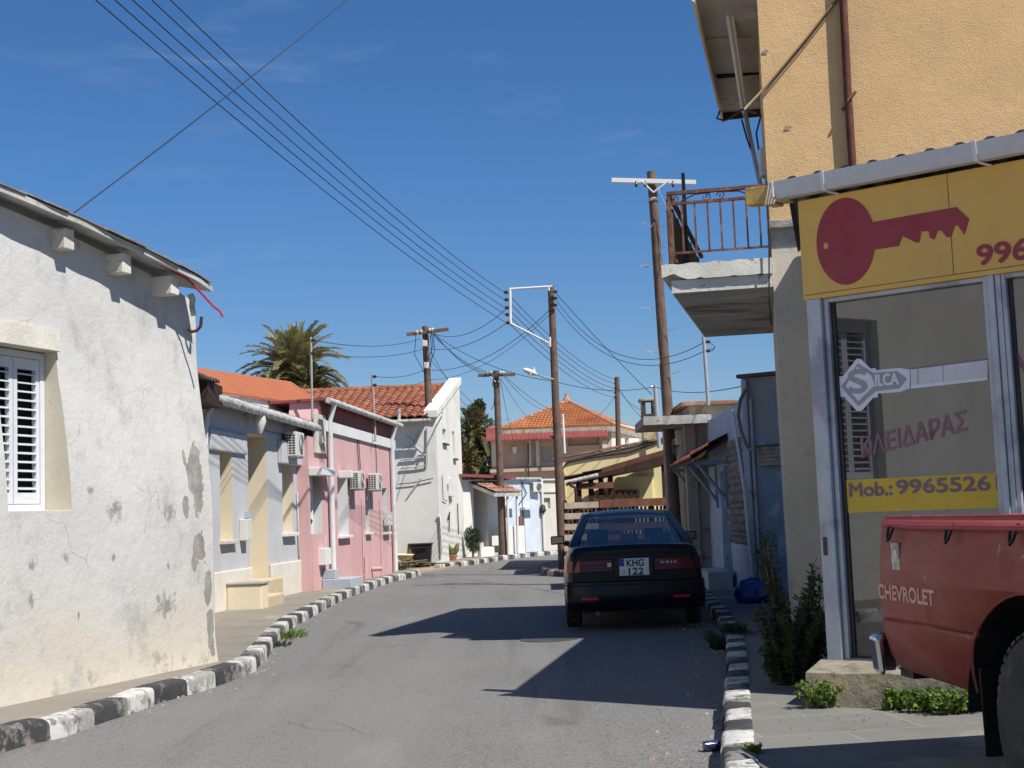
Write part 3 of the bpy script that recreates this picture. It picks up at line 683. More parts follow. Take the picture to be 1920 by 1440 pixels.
NH = thing('tall_pale_house', 'tall pale house with louvred window seen only as reflection in the shop glass', 'house', tuple(WL.P(-3.3, PAV)))
no_ = (-6.55, -5.6, 1.65, 3.85, .25)
mb = MB(); wall_mesh(mb, WL, -12, -3.25, .05, lambda s: 6.3, [no_], .4, .6, .012, .9); mb.build('wall', [m_whitewall, m_reveal], NH)
# ================================================================== HELPERS FOR FACADES
def pipe(parent, name, pts, r, m, seg=8): 
    b = MB(); b.tube(pts, r, seg); return b.build(name, m, parent, smooth=50)
def simple_window(parent, w, o, m_frame, m_p, depth, bars=1, sill=None, m_sill=None):
    s0, s1, z0, z1 = o[:4]; mb = MB(); f = .05; n = -depth + .02
    mb.wbox(w, s0 + .002, s0 + f, z0 + .002, z1 - .002, n, n + .05); mb.wbox(w, s1 - f, s1 - .002, z0 + .002, z1 - .002, n, n + .05)
    mb.wbox(w, s0 + f, s1 - f, z1 - f, z1 - .002, n, n + .05); mb.wbox(w, s0 + f, s1 - f, z0 + .002, z0 + f, n, n + .05)
    for k in range(bars):
        c = s0 + (s1 - s0) * (k + 1) / (bars + 1); mb.wbox(w, c - .025, c + .025, z0 + f, z1 - f, n, n + .045)
    fr = mb.build('window', m_frame, parent)
    mb = MB(); mb.wbox(w, s0 + f, s1 - f, z0 + f, z1 - f, n + .01, n + .02); mb.build('pane', m_p, fr)
    if sill:
        mb = MB(); mb.wbox(w, s0 - sill, s1 + sill, z0 - .06, z0 - .002, -depth + .03, .09); mb.build('sill', m_sill or m_white, fr, bevel=.008)
    return fr
def opx(w, x0, y0, x1, y1, rec):
    a, b = w.sz(x0, y0), w.sz(x1, y1)
    return (min(a[0], b[0]), max(a[0], b[0]), min(a[1], b[1]), max(a[1], b[1]), rec)
def gutter(parent, name, a, b, r, m, brk=8, drop=0):
    a, b = V3(a), V3(b); mb = MB(); d = (b - a); L = d.length
    mb.tube([a, b], r, 12)
    g = mb.build(name, m, parent, smooth=50)
    for i in range(brk):
        p = a + d * ((i + .5) / brk); q = d.normalized()
        mb = MB(); mb.tube([p - q * .02, p + q * .02], r * 1.12, 12); mb.build('bracket', m, g, smooth=50)
    return g
def pantiles(mb, a, b, c, d, pitch=.2, row=.34, amp=.035, m=0, sub=6, step=.03):
    """tiled slope: a-b eave, d-c ridge (a below d)"""
    a, b, c, d = map(V3, (a, b, c, d)); W_ = (b - a).length; H = (d - a).length
    nc = max(2, int(W_ / pitch)); nr = max(2, int(H / row)); nm = (b - a).cross(d - a).normalized()
    if nm.z < 0: nm = -nm
    for r in range(nr):
        v0, v1 = r / nr, (r + 1.08) / nr
        base = len(mb.v)
        for vv, lift in ((v0, step), (v1, 0)):
            for i in range(nc * sub + 1):
                u = i / (nc * sub); p = a.lerp(b, u).lerp(d.lerp(c, u), vv)
                h = amp * (abs(cos(pi * i / sub)) ** .8) + lift
                h += .006 * noise.noise(V3((int(i / sub) * 1.7, r * 2.3, 0)))
                mb.v.append(p + nm * h)
        k = nc * sub + 1
        for i in range(nc * sub): mb.f.append([base + i, base + i + 1, base + k + i + 1, base + k + i]); mb.m.append(m)
        for i in range(nc * sub):          # butt end of the row
            p0, p1 = mb.v[base + i], mb.v[base + i + 1]
            mb.quad(p0, p1, p1 - nm * (step + .012), p0 - nm * (step + .012), m)
    return mb
def make_ac(name, label, loc, rz, group, grille=False):
    """split-unit condenser, local: x along wall, y out of the wall (front at +y), hung on two brackets"""
    t = thing(name, label, 'air conditioner', loc, rz, group)
    w, d, h = .40, .30, .56
    mb = MB(); mb.box(-w, w, .08, .08 + d, 0, h); mb.build('casing', m_acwhite, t, bevel=.02, local=True)
    mb = MB()
    mb.lathe((-.1, .08 + d + .001, h / 2), (0, 1, 0), [(0, .23), (.008, .23), (.008, .215), (.002, .21), (.002, 0)], 28)
    g = mb.build('fan_opening', m_darkgrille, t, smooth=30, local=True)
    mb = MB()
    for r in (.05, .09, .13, .17, .21):
        mb.tube([(-.1 + r * cos(a * pi / 12), .08 + d + .014, h / 2 + r * sin(a * pi / 12)) for a in range(25)], .004, 5, caps=False)
    mb.build('grille', m_acwhite, g, local=True)
    mb = MB()                                              # ventilated side: dark slots between enamel ribs, both ends
    for sx in (-1, 1):
        mb = MB()
        for c in range(3):
            for r in range(8):
                y0 = .10 + c * .085; z0 = .05 + r * .058
                mb.box(sx * w - .004, sx * w + .004, y0, y0 + .065, z0, z0 + .038)
        mb.build('side_vent', m_darkgrille, t, local=True)
    for x in (-.28, .28):
        mb = MB(); mb.box(x - .015, x + .015, .002, .40, -.035, -.003); mb.box(x - .015, x + .015, .002, .03, -.3, -.035); mb.build('bracket', m_galv, t, local=True)
    return t

louvre_window(NH, WL, no_[0] + .003, no_[1] - .003, no_[2] + .005, no_[3] - .005, -.23, 2, 22)
# ================================================================== GREY HOUSE
WG = Wall((-4.56, 20.95), (-4.08, 26.63))
GH = thing('grey_house', 'low pale grey house with cream reveals and tan doorstep next to the pink house', 'house', (*WG.p0, PAV))
gtop = lambda s: WG.Z(385, 745, .15) + (WG.Z(577, 800, .15) - WG.Z(385, 745, .15)) * (max(-1.2, s) / WG.L) + .05
w1 = opx(WG, 411, 843, 437, 1012, .42); dr = opx(WG, 464, 812, 505, 1087, .55); w2 = opx(WG, 528, 862, 549, 998, .30)
w1 = (w1[0], w1[1], w1[2], w1[3], .6); 
mb = MB(); wall_mesh(mb, WG, -4, WG.L, .05, gtop, [w1, dr, w2], .65, .5, .012, 1.1, None, 0, 1, 1)
mb.build('wall', [m_grey, m_cream], GH)
mb = MB()
for a, b in ((-4, dr[0] - .02), (dr[1] + .02, WG.L)):
    mb.wbox(WG, a, b, .05, .72, .002, .05)
mb.build('plinth', m_creamplinth, GH, bevel=.012)
# rendered hoods over the openings
mb = MB(); a = WG.sz(392, 800, .12); mb.wbox(WG, w1[0] - .55, w1[1] + .75, w1[3] - .03, w1[3] + .30, .002, .05); mb.build('window_hood', m_grey, GH, bevel=.03)
mb = MB(); mb.wbox(WG, w2[0] - .30, w2[1] + .62, w2[3] - .08, w2[3] + .34, .002, .11); mb.build('window_hood', m_grey, GH, bevel=.02)
simple_window(GH, WG, w1, m_white, m_winglass, .6, 1, .06, m_lintel)
f2 = louvre_window(GH, WG, w2[0] + .004, w2[1] - .004, w2[2] + .004, w2[3] - .004, -.29, 2, 18)
mb = MB(); mb.wbox(WG, w2[0] - .1, w2[1] + .12, w2[2] - .07, w2[2] - .003, -.25, .1); mb.build('sill', m_white, f2, bevel=.008)
mb = MB(); mb.wbox(WG, dr[0] + .01, dr[1] - .01, dr[2] + .01, dr[3] - .01, -.54, -.49)
d_ = mb.build('door', m_doorglass, GH)
mb = MB(); c = (dr[0] + dr[1]) / 2; mb.tube([WG.P(c + .3, 1.15, -.49), WG.P(c + .3, 1.15, -.44), WG.P(c + .2, 1.15, -.44)], .012, 6); mb.build('handle', m_chrome, d_)
bs0 = WG.S(491, 1135, .6); mb = MB(); mb.wbox(WG, bs0 + .42, bs0 + 1.35, .05, .30, .252, .60); mb.wbox(WG, dr[0] + .02, dr[1] - .02, .05, .50, -.5, .25); mb.build('doorstep', m_tan, GH, bevel=.02)
mb = MB(); mb.wbox(WG, bs0, bs0 + .38, .05, .50, .052, .60); mb.build('step_block', m_cream, GH, bevel=.02)
mb = MB(); mb.wbox(WG, bs0 - .02, bs0 + .40, .50, .535, .052, .62); mb.build('step_cap', m_cement, GH, bevel=.01)
gutter(GH, 'gutter', WG.P(-.95, gtop(-.95) - .06, .26), WG.P(WG.L - .05, gtop(WG.L) - .06, .26), .075, m_gutter, 16)
mb = MB(); mb.wbox(WG, -4, WG.L, 0, 0.001, 0, .001) if False else None
mb = MB(); mb.hexa([WG.P(-4, gtop(-4), .24), WG.P(WG.L, gtop(WG.L), .24), WG.P(WG.L, gtop(WG.L) - .12, -.7), WG.P(-4, gtop(-4) - .12, -.7), WG.P(-4, gtop(-4) + .05, .24), WG.P(WG.L, gtop(WG.L) + .05, .24), WG.P(WG.L, gtop(WG.L) - .07, -.7), WG.P(-4, gtop(-4) - .07, -.7)])
mb.build('roof', m_rusttile, GH)
s, z = WG.sz(380, 760, .2)
pipe(GH, 'downpipe', [WG.P(-.75, gtop(-.75) - .06, .24), WG.P(-.85, gtop(-.8) - .28, .10), WG.P(-.85, gtop(-.8) - .5, .07), WG.P(-.85, .2, .07)], .04, m_pvcwhite, 10)
pipe(GH, 'downpipe', [WG.P(WG.L - .08, gtop(WG.L) - .4, .08), WG.P(WG.L - .08, .16, .08)], .05, m_pvcwhite, 10)
pipe(GH, 'cable_duct', [WG.P(WG.L - .9, 2.0, .025), WG.P(WG.L - .85, .8, .03), WG.P(WG.L - .75, .75, .06), WG.P(WG.L - .55, .2, .06)], .018, m_pvcwhite, 6)
mb = MB(); mb.wpx(WG, 463, 973, 473, 1013, .003, .13); mbx = mb.build('meter_box', m_porc, GH, bevel=.01)
mb = MB(); s, z = WG.sz(468, 968, .06); mb.wbox(WG, s - .08, s + .08, z - .03, z + .08, .003, .1); mb.build('fuse', m_greypaint, mbx)
s, z = WG.sz(474, 800, .1); 
lampg = MB(); lampg.lathe(WG.P(s, z + .22, .22), (0, 0, -1), [(0, .02), (.05, .09), (.14, .11), (.30, .05), (.34, .03)], 14)
lo = lampg.build('wall_lamp', m_acwhite, GH, smooth=40); mb = MB(); mb.wbox(WG, s - .03, s + .03, z + .1, z + .24, .003, .2); mb.build('lamp_arm', m_acwhite, lo)
# neighbour's blackened roof edge between the two houses
mb = MB()
ra, rb, rc, rd = PV(362, 700, 18.5), PV(412, 718, 19.6), PV(404, 690, 19.6), PV(362, 690, 18.5)
DK = thing('lean_to_roof', 'dark corrugated lean-to roof edge between the whitewashed and grey houses', 'roof', (PV(385, 720, 19).x, 19, PAV))
n = 30
for i in range(n):
    f0, f1 = i / n, (i + 1) / n
    h0, h1 = .02 * sin(f0 * 60), .02 * sin(f1 * 60)
    a = ra.lerp(rb, f0) + V3((0, 0, h0)); b = ra.lerp(rb, f1) + V3((0, 0, h1))
    bk = V3((-2.6, .6, .35))
    mb.hexa([a, b, b + bk, a + bk, a + V3((0, 0, .03)), b + V3((0, 0, .03)), b + bk + V3((0, 0, .03)), a + bk + V3((0, 0, .03))])
mb.build('sheet', m_darksheet, DK)
mb = MB(); q = PV(366, 760, 19.0); mb.box(q.x - 2.5, q.x - .3, 19.0, 20.6, PAV, ra.z - .04); mb.build('wall', m_darksheet, DK)
mb = MB(); q = PV(395, 730, 19.5); mb.box(q.x - 1.5, q.x + .02, 19.2, 20.2, ra.z - .35, ra.z - .02); mb.build('beam', m_darkwood, DK)

# orange-coated roof and white parapet standing behind the grey house
WB = Wall(tuple(WG.P(-2, 0, -.75))[:2], tuple(WG.P(WG.L + 1.2, 0, -.75))[:2])
RH = thing('orange_roofed_house', 'white walled house with smooth orange roof rising behind the grey house', 'house', (*WB.p0, PAV))
zb0 = WB.Z(395, 737); zb1 = WB.Z(606, 765); sb0 = WB.S(395, 737); sb1 = WB.S(606, 765)
bt = lambda s: zb0 + (zb1 - zb0) * (s - sb0) / (sb1 - sb0)
mb = MB(); wall_mesh(mb, WB, 0, sb1 + .15, .05, bt, (), .3, .6, .01); mb.build('wall', [m_white, m_white], RH)
za0 = WB.Z(395, 712, -.8); za1 = WB.Z(606, 742, -.8)
at_ = lambda s: za0 + (za1 - za0) * (s - sb0) / (sb1 - sb0)
mb = MB(); e = sb1 + .2
mb.hexa([WB.P(0, bt(0), .05), WB.P(e, bt(e), .05), WB.P(e, at_(e), -.8), WB.P(0, at_(0), -.8), WB.P(0, bt(0) + .04, .05), WB.P(e, bt(e) + .04, .05), WB.P(e, at_(e) + .04, -.8), WB.P(0, at_(0) + .04, -.8)])
mb.build('roof', m_membrane, RH)

# ================================================================== PINK HOUSE
WP = Wall(G(583, 1109, PAV), G(745, 1072, PAV))
PH = thing('pink_house', 'pink rendered house with white gutter, slit windows and white canopies', 'house', (*WP.p0, PAV))
pg0, pg1 = WP.Z(612, 752, .12), WP.Z(741, 797, .12); ps0, ps1 = WP.S(612, 752, .12), WP.S(741, 797, .12)
ptop = lambda s: pg0 + (pg1 - pg0) * (s - ps0) / (ps1 - ps0) - (.75 * max(0, min(1, (.85 - s) / .05)))
dp = opx(WP, 579, 890, 607, 1075, .35); pw = opx(WP, 632, 893, 654, 1003, .5); pv1 = opx(WP, 684, 915, 693.5, 997, .3); pv2 = opx(WP, 716, 915, 727.5, 997, .3)
dp = (.12, dp[1], .3, dp[3], .3)
mb = MB(); wall_mesh(mb, WP, 0, WP.L, .05, ptop, [dp, pw, pv1, pv2], .6, .3, .008, 1.2, None, 0, 1, 1)
mb.build('wall', [m_pink, m_white], PH)
mb = MB(); mb.quad(WP.P(WP.L, .05, 0), WP.P(WP.L, .05, -6), WP.P(WP.L, ptop(WP.L), -6), WP.P(WP.L, ptop(WP.L), 0)); mb.build('end_wall', m_white, PH)
mb = MB(); z0 = lambda s: ptop(s) - .42
mb.hexa([WP.P(.9, z0(.9) - .16, .003), WP.P(WP.L, z0(WP.L) - .16, .003), WP.P(WP.L, z0(WP.L) - .16, .05), WP.P(.9, z0(.9) - .16, .05), WP.P(.9, z0(.9) + .06, .003), WP.P(WP.L, z0(WP.L) + .06, .003), WP.P(WP.L, z0(WP.L) + .06, .05), WP.P(.9, z0(.9) + .06, .05)])
mb.build('white_band', m_white, PH)
mb = MB(); mb.hexa([WP.P(.9, z0(.9) + .062, .003), WP.P(WP.L, z0(WP.L) + .062, .003), WP.P(WP.L, z0(WP.L) + .062, .03), WP.P(.9, z0(.9) + .062, .03), WP.P(.9, ptop(.9), .003), WP.P(WP.L, ptop(WP.L), .003), WP.P(WP.L, ptop(WP.L), .03), WP.P(.9, ptop(.9), .03)])
mb.build('fascia', m_maroon, PH)
mb = MB(); e = WP.L + .1
mb.hexa([WP.P(.86, ptop(.86), .16), WP.P(e, ptop(e), .16), WP.P(e, ptop(e) - .1, -5), WP.P(.86, ptop(.86) - .1, -5), WP.P(.86, ptop(.86) + .05, .16), WP.P(e, ptop(e) + .05, .16), WP.P(e, ptop(e) - .05, -5), WP.P(.86, ptop(.86) - .05, -5)])
mb.build('roof', m_maroon, PH)
gutter(PH, 'gutter', WP.P(.87, ptop(.87) + .0, .20), WP.P(WP.L + .05, ptop(WP.L), .20), .06, m_gutter, 14)
for sx in (WP.S(621, 900, .08), WP.S(737, 900, .08)):
    pipe(PH, 'downpipe', [WP.P(sx - .05, ptop(sx) - .02, .2), WP.P(sx, ptop(sx) - .35, .085), WP.P(sx, .18, .085)], .055, m_pvcwhite, 10)
mb = MB(); a = WP.sz(586, 775); b = WP.sz(607, 852); mb.wbox(WP, a[0], b[0], b[1], a[1], .003, .06); wp_ = mb.build('cable_board', m_lintel, PH, bevel=.01)
mb = MB()
for k in range(4):
    p0 = WP.P(a[0] + .1 + .1 * k, a[1] - .1, .09); mb.tube([p0, p0 + V3((0, .2, -.12 - .1 * k)), p0 + V3((0, .1, -.45)), p0 + V3((0, .4, -.75))], .012, 5)
mb.build('cable', m_cablegrey, wp_, smooth=50)
for (x0, y0, x1, y1) in ((577, 880, 628, 893), (634, 884, 663, 896)):
    zc_ = WP.Z(x1, y1, .28); mb = MB(); mb.wbox(WP, max(.02, WP.S(x0, y0, .0)), WP.S(x1, y1, .28), zc_, zc_ + .15, .003, .28); mb.build('canopy', m_white, PH, bevel=.01)
# door: glazed leaf with curtain, half wall and steps
mb = MB(); s0, s1, z0_, z1_ = dp[:4]
mb.wbox(WP, s0 + .01, s0 + .09, z0_, z1_ - .01, -.28, -.2); mb.wbox(WP, s1 - .09, s1 - .01, z0_, z1_ - .01, -.28, -.2); mb.wbox(WP, s0 + .09, s1 - .09, z1_ - .1, z1_ - .01, -.28, -.2)
pd = mb.build('door', m_white, PH)
mb = MB(); mb.wbox(WP, s0 + .09, s1 - .09, z0_, z1_ - .1, -.27, -.25); mb.build('door_curtain', m_curtain, pd)
mb = MB(); mb.lathe(WP.P(s1 - .3, 1.45, -.2), (WP.nr[0], WP.nr[1], 0), [(0, .03), (.05, .04), (.08, .02)], 10); mb.build('handle', m_rustpipe, pd)
mb = MB(); s, z = WP.sz(598, 1030); mb.wbox(WP, s0 - .05, s0 + .9, .05, 1.2, .003, .035); mb.build('door_apron', m_pink, PH)
mb = MB(); mb.wbox(WP, s0 + .95, s1 + .05, .05, 1.15, .003, .04); mb.build('door_jamb_panel', m_white, PH)
mb = MB(); mb.wbox(WP, s0 + .55, s1 + .65, .05, .32, .042, .62); mb.wbox(WP, s0 + .6, s1, .32, .5, .042, .3); mb.build('step', m_greypaint, PH, bevel=.015)
for o, dpt in ((pw, .5), (pv1, .3), (pv2, .3)): simple_window(PH, WP, o, m_white, m_winglass, dpt, 0, .06, m_white)
mb = MB(); mb.wpx(WP, 611, 1028, 622, 1058, .003, .18); mb.build('mail_box', m_white, PH, bevel=.01)
mb = MB(); s, z = WP.sz(600, 870); mb.wbox(WP, s - .15, s + .25, z - .55, z - .1, .003, .10); mb.build('switch_box', m_pink, PH, bevel=.01)
pipe(PH, 'vent_pipe', [WP.P(WP.S(682, 1080), .25, .05), WP.P(WP.S(682, 1080), .62, .05)], .045, m_pink)
pipe(PH, 'vent_pipe', [WP.P(WP.S(697, 1080), .32, .02), WP.P(WP.S(697, 1080), .32, .25)], .05, m_pink)
mb = MB(); mb.wpx(WP, 728, 960, 737, 985, .003, .12); mb.build('meter_box', m_acwhite, PH, bevel=.01)
for sx in (WP.S(677, 950), WP.S(711, 950)): pipe(PH, 'drain_pipe', [WP.P(sx, 1.9, .02), WP.P(sx, .2, .02)], .012, m_pink, 5)
# loose cables on the two fronts
for pts in (((674, 806), (673, 830), (676, 880)), ((668, 800), (671, 850), (675, 905)), ((704, 826), (706, 870), (707, 905))):
    pipe(PH, 'wall_cable', [WP.P(WP.S(x, y, .03), WP.Z(x, y, .03), .03) for x, y in pts], .009, m_cable, 5)
pipe(PH, 'wall_cable', [WP.P(WP.S(x, y, .03), WP.Z(x, y, .03), .03) for x, y in ((612, 800), (640, 812), (690, 826), (735, 838))], .010, m_cablegrey, 5)
pipe(GH, 'wall_cable', [WG.P(WG.S(x, y, .03), WG.Z(x, y, .03), .03) for x, y in ((480, 800), (500, 808), (530, 815), (552, 822))], .009, m_cablegrey, 5)
# condensers
rzP = atan2(WP.t[1], WP.t[0]) + pi
def ac_at(w, px, py, name, label, group):
    s, z = w.sz(px, py, .3); p = w.P(s, z, 0)
    return make_ac(name, label, p, atan2(w.nr[1], w.nr[0]) - pi / 2, group)
ac1 = ac_at(WG, 566, 856, 'air_conditioner', 'white air conditioner on the grey house wall under the gutter end', 'air conditioners on house walls')
ac1.scale = (.74, .74, .80)
def ac_copy(src, w, px, py, label):
    s, z = w.sz(px, py, .3); c = copy_tree(src); c.location = w.P(s, z, 0); c.rotation_euler = (0, 0, atan2(w.nr[1], w.nr[0]) - pi / 2); c['label'] = label; return c
a2 = ac_copy(ac1, WP, 682, 917, 'white air conditioner on the pink wall above the left slit window'); a2.scale = (.66, .7, .68)
a3 = ac_copy(ac1, WP, 715, 919, 'white air conditioner on the pink wall beside the corner downpipe'); a3.scale = (.66, .7, .68)
# ================================================================== TALL WHITE HOUSE
CT = (-2.25, 39.5)
WT = Wall((-8.5, 39.95), CT); WTG = Wall(CT, (-1.72, 44.1))
TH = thing('white_house', 'tall white house with terracotta tile roof and raised white gable behind the yard', 'house', (CT[0], CT[1], PAV))
ze = PV(812, 781, 39.3).z; zr = PV(850, 722, 44.3).z
mb = MB(); wall_mesh(mb, WT, 0, WT.L, .02, lambda s: ze - .12, (), .3, .7, .015, .8); mb.build('front_wall', [m_whitewall, m_white], TH, smooth=40)
gz0 = PV(820, 776, 39.5).z; gz1 = PV(863, 717, 44.1).z
gtp = lambda s: gz0 + (gz1 - gz0) * (s / WTG.L) ** 1.0
def gop(x0, y0, x1, y1, r):
    return opx(WTG, x0, y0, x1, y1, r)
gops = [gop(829, 803, 837, 832, .25), gop(848, 808, 854, 860, .25), gop(838, 908, 848, 921, .12), gop(842, 940, 847, 948, .2)]
mb = MB(); wall_mesh(mb, WTG, 0, WTG.L, .02, gtp, gops, .3, .7, .015, .8); mb.build('gable_wall', [m_whitewall, m_cream], TH, smooth=40)
mb = MB(); n0, n1 = -.34, .06
for i in range(6):
    a, b = WTG.L * i / 6 - (.12 if i == 0 else 0), WTG.L * (i + 1) / 6 + (.1 if i == 5 else 0)
    mb.hexa([WTG.P(a, gtp(a) - .06, n0), WTG.P(b, gtp(b) - .06, n0), WTG.P(b, gtp(b) - .06, n1), WTG.P(a, gtp(a) - .06, n1), WTG.P(a, gtp(a) + .14, n0), WTG.P(b, gtp(b) + .14, n0), WTG.P(b, gtp(b) + .14, n1), WTG.P(a, gtp(a) + .14, n1)])
mb.build('gable_coping', m_whitewall, TH)
for o in gops[:2]: simple_window(TH, WTG, o, m_white, m_winglass, .22, 0, .05, m_darksheet)
mb = MB()
e0, e1 = WT.P(0, ze, .35), WT.P(WT.L - .2, ze, .35); r0, r1 = V3((-8.9, 44.9, zr - .02)), V3((CT[0] + .2, 44.6, zr - .02))
pantiles(mb, e0, e1, r1, r0, .24, .36, .05); rt = mb.build('roof', m_tile, TH, smooth=30)
mb = MB(); mb.hexa([e0 - V3((0, 0, .1)), e1 - V3((0, 0, .1)), r1 - V3((0, 0, .16)), r0 - V3((0, 0, .16)), e0 - V3((0, 0, .03)), e1 - V3((0, 0, .03)), r1 - V3((0, 0, .06)), r0 - V3((0, 0, .06))]); mb.build('roof_deck', m_darkwood, rt)
mb = MB()
for i in range(34):
    p = r0.lerp(r1, i / 34); q = r0.lerp(r1, (i + 1.1) / 34); mb.tube([p + V3((0, 0, .02)), q + V3((0, 0, .05))], .10, 8)
mb.build('ridge_tile', m_tile, rt, smooth=40)
gutter(TH, 'gutter', WT.P(0, ze - .12, .42), WT.P(WT.L - .1, ze - .12, .42), .055, m_greyroof, 6)
def onT(px, py, n=.05): s, z = WT.sz(px, py, n); return WT.P(s, z, n)
pipe(TH, 'water_pipe', [onT(750, 862), onT(782, 859), onT(783, 855), onT(800, 853)], .03, m_gutter, 6)
pipe(TH, 'water_pipe', [onT(750, 878), onT(775, 876), onT(801, 872), onT(801, 800)], .025, m_gutter, 6)
pipe(TH, 'wall_cable', [onT(746, 908), onT(775, 905), onT(812, 897)], .014, m_cable, 5)
pipe(TH, 'wall_cable', [onT(754, 842), onT(768, 838), onT(780, 822), onT(786, 808)], .008, m_cablegrey, 5)
pipe(TH, 'wall_cable', [onT(762, 815), onT(775, 826), onT(796, 842)], .008, m_cablegrey, 5)
pipe(TH, 'drain_pipe', [onT(821, 966), onT(825, 968), onT(829, 1040)], .03, m_porc, 6)
pipe(TH, 'wind_brace', [onT(765, 930), onT(789, 897)], .022, m_gutter, 6)
def onG(px, py, n=.05): s, z = WTG.sz(px, py, n); return WTG.P(s, z, n)
pipe(TH, 'wall_cable', [onG(829, 892), onG(831, 936), onG(838, 940)], .014, m_cablegrey, 5)
pipe(TH, 'wall_cable', [onG(858, 944), onG(859, 975), onG(860, 1002)], .018, m_cable, 5)
pipe(TH, 'wall_cable', [onG(840, 975), onG(843, 960), onG(842, 998)], .02, m_cable, 5)
mb = MB(); s, z = WTG.sz(843, 914); mb.wbox(WTG, s - .3, s + .3, z - .2, z + .28, .003, .05); mb.wbox(WTG, s - .3, s + .35, z - .27, z - .21, .003, .10); mb.build('meter_frame', m_white, TH, bevel=.01)
pipe(TH, 'service_bracket', [onG(829, 764, .3), onG(829, 775, .3), onG(831, 775, .05)], .02, m_galv, 5)
pipe(TH, 'vent_stack', [onT(748, 800, .4), onT(748, 767, .4)], .05, m_gutter, 8)
# wood props and oddments in the yard
def bin_(name, label, p, w, d, h, m):
    t = thing(name, label, 'bin', p)
    mb = MB(); x = .82
    mb.hexa([(-w * x, -d * x, 0), (w * x, -d * x, 0), (w * x, d * x, 0), (-w * x, d * x, 0), (-w, -d, h), (w, -d, h), (w, d, h), (-w, d, h)]); mb.build('body', m, t, bevel=.02, local=True)
    mb = MB(); mb.box(-w * 1.08, w * 1.08, -d * 1.08, d * 1.08, h + .003, h + .05); mb.build('lid', m, t, bevel=.015, local=True)
    mb = MB(); mb.box(-w * .6, w * .6, -d - .05, -d * .98, h - .09, h - .04); mb.build('handle', m, t, local=True); return t
q = PV(791, 1056, 39.05); bin_('dustbin', 'black square plastic bin standing in front of the tall white house', (q[0], q[1], .05), .30, .28, .62, m_binblack)
q = PV(760, 1052, 38.7); yt = thing('wheelbarrow', 'yellow wheelbarrow tub with dark junk by the pink house corner', 'wheelbarrow', (q[0], q[1], .05))
mb = MB(); mb.hexa([(-.25, -.2, .35), (.25, -.2, .35), (.25, .25, .35), (-.25, .25, .35), (-.42, -.35, .62), (.38, -.3, .58), (.42, .35, .62), (-.4, .35, .66)]); mb.build('tub', m_yellow, yt, local=True, bevel=.02)
mb = MB(); mb.tube([(-.6, -.2, .5), (.3, -.15, .3), (.55, 0, .16)], .02, 6); mb.tube([(-.6, .2, .5), (.3, .15, .3), (.55, 0, .16)], .02, 6); mb.tube([(-.15, -.2, .4), (-.2, -.22, 0)], .02, 6); mb.tube([(-.15, .2, .4), (-.2, .22, 0)], .02, 6); mb.build('frame', m_rust, yt, local=True)
mb = MB(); mb.lathe((.55, -.04, .16), (0, 1, 0), [(0, .12), (.02, .16), (.06, .16), (.08, .12)], 14); mb.build('wheel', m_rubber, yt, local=True)
yt.scale = (.62, .62, .62)
q = PV(772, 1058, 38.9); st_ = MB(); st_.tube([(q[0], q[1], 0), (q[0] - .02, q[1], .35), (q[0] + .01, q[1], .72)], [.13, .12, .11], 9)
tag(st_.build('tree_stump', m_stem, None, smooth=40), 'short cut tree stump in the yard beside the black bin', 'stump')
q = PV(766, 1062, 38.3); jk = MB(); rnd = random.Random(4)
for i in range(14):
    a = rnd.uniform(0, pi); x, y = q[0] + rnd.uniform(-.5, .6), q[1] + rnd.uniform(-.3, .4); L = rnd.uniform(.2, .5)
    jk.tube([(x - L * cos(a), y - L * sin(a), .07 + i * .012), (x + L * cos(a), y + L * sin(a), .09 + i * .014)], .03, 6)
tag(jk.build('firewood', m_stem), 'loose pile of dark sticks and scrap wood in the dusty yard', 'wood pile', kind='stuff')

# ================================================================== SMALL WHITE HOUSE, PALE BLUE HOUSE, BEIGE HOUSE (round the bend)
F0, F1, F2, F3 = (-1.62, 44.3), (-.30, 46.4), (.80, 47.9), (2.6, 50.0)
W1 = Wall(F0, F1); W2 = Wall(F1, F2); W3 = Wall(F2, F3)
SH = thing('porch_house', 'small white house with tiled porch canopy and maroon roof edge behind the round bush', 'house', (*F0, PAV))
zt = W1.Z(905, 905); z1l = W1.Z(868, 893)
mb = MB(); wall_mesh(mb, W1, -1.5, W1.L, .02, lambda s: z1l - .12, [(W1.S(889, 980), W1.S(915, 980), .3, W1.Z(900, 912) + .05, 1.4)], 1.5, .5, .01); mb.build('wall', [m_whitewall, m_whitewall], SH)
mb = MB(); a, b = W1.S(868, 900), W1.L
mb.hexa([W1.P(a - 1, z1l - .02, .35), W1.P(b, z1l - .10, .35), W1.P(b, z1l + .15, -3), W1.P(a - 1, z1l + .25, -3), W1.P(a - 1, z1l + .06, .35), W1.P(b, z1l + .02, .35), W1.P(b, z1l + .25, -3), W1.P(a - 1, z1l + .33, -3)]); mb.build('roof', m_maroon, SH)
mb = MB(); pz = W1.Z(905, 905) - .08
pa, pb = W1.S(884, 925) - .1, W1.S(932, 918)
A, B = W1.P(pa, pz - .28, .95), W1.P(pb, pz - .28, .95); Cc, D = W1.P(pb, pz + .10, .0), W1.P(pa, pz + .10, .0)
pantiles(mb, A, B, Cc, D, .22, .3, .035); pc = mb.build('porch_canopy', m_rusttile, SH, smooth=30)
mb = MB(); dn = V3((0, 0, .13)); mb.hexa([A - dn, B - dn, Cc - dn, D - dn, A - V3((0, 0, .02)), B - V3((0, 0, .02)), Cc - V3((0, 0, .02)), D - V3((0, 0, .02))]); mb.build('canopy_board', m_greyroof, pc)
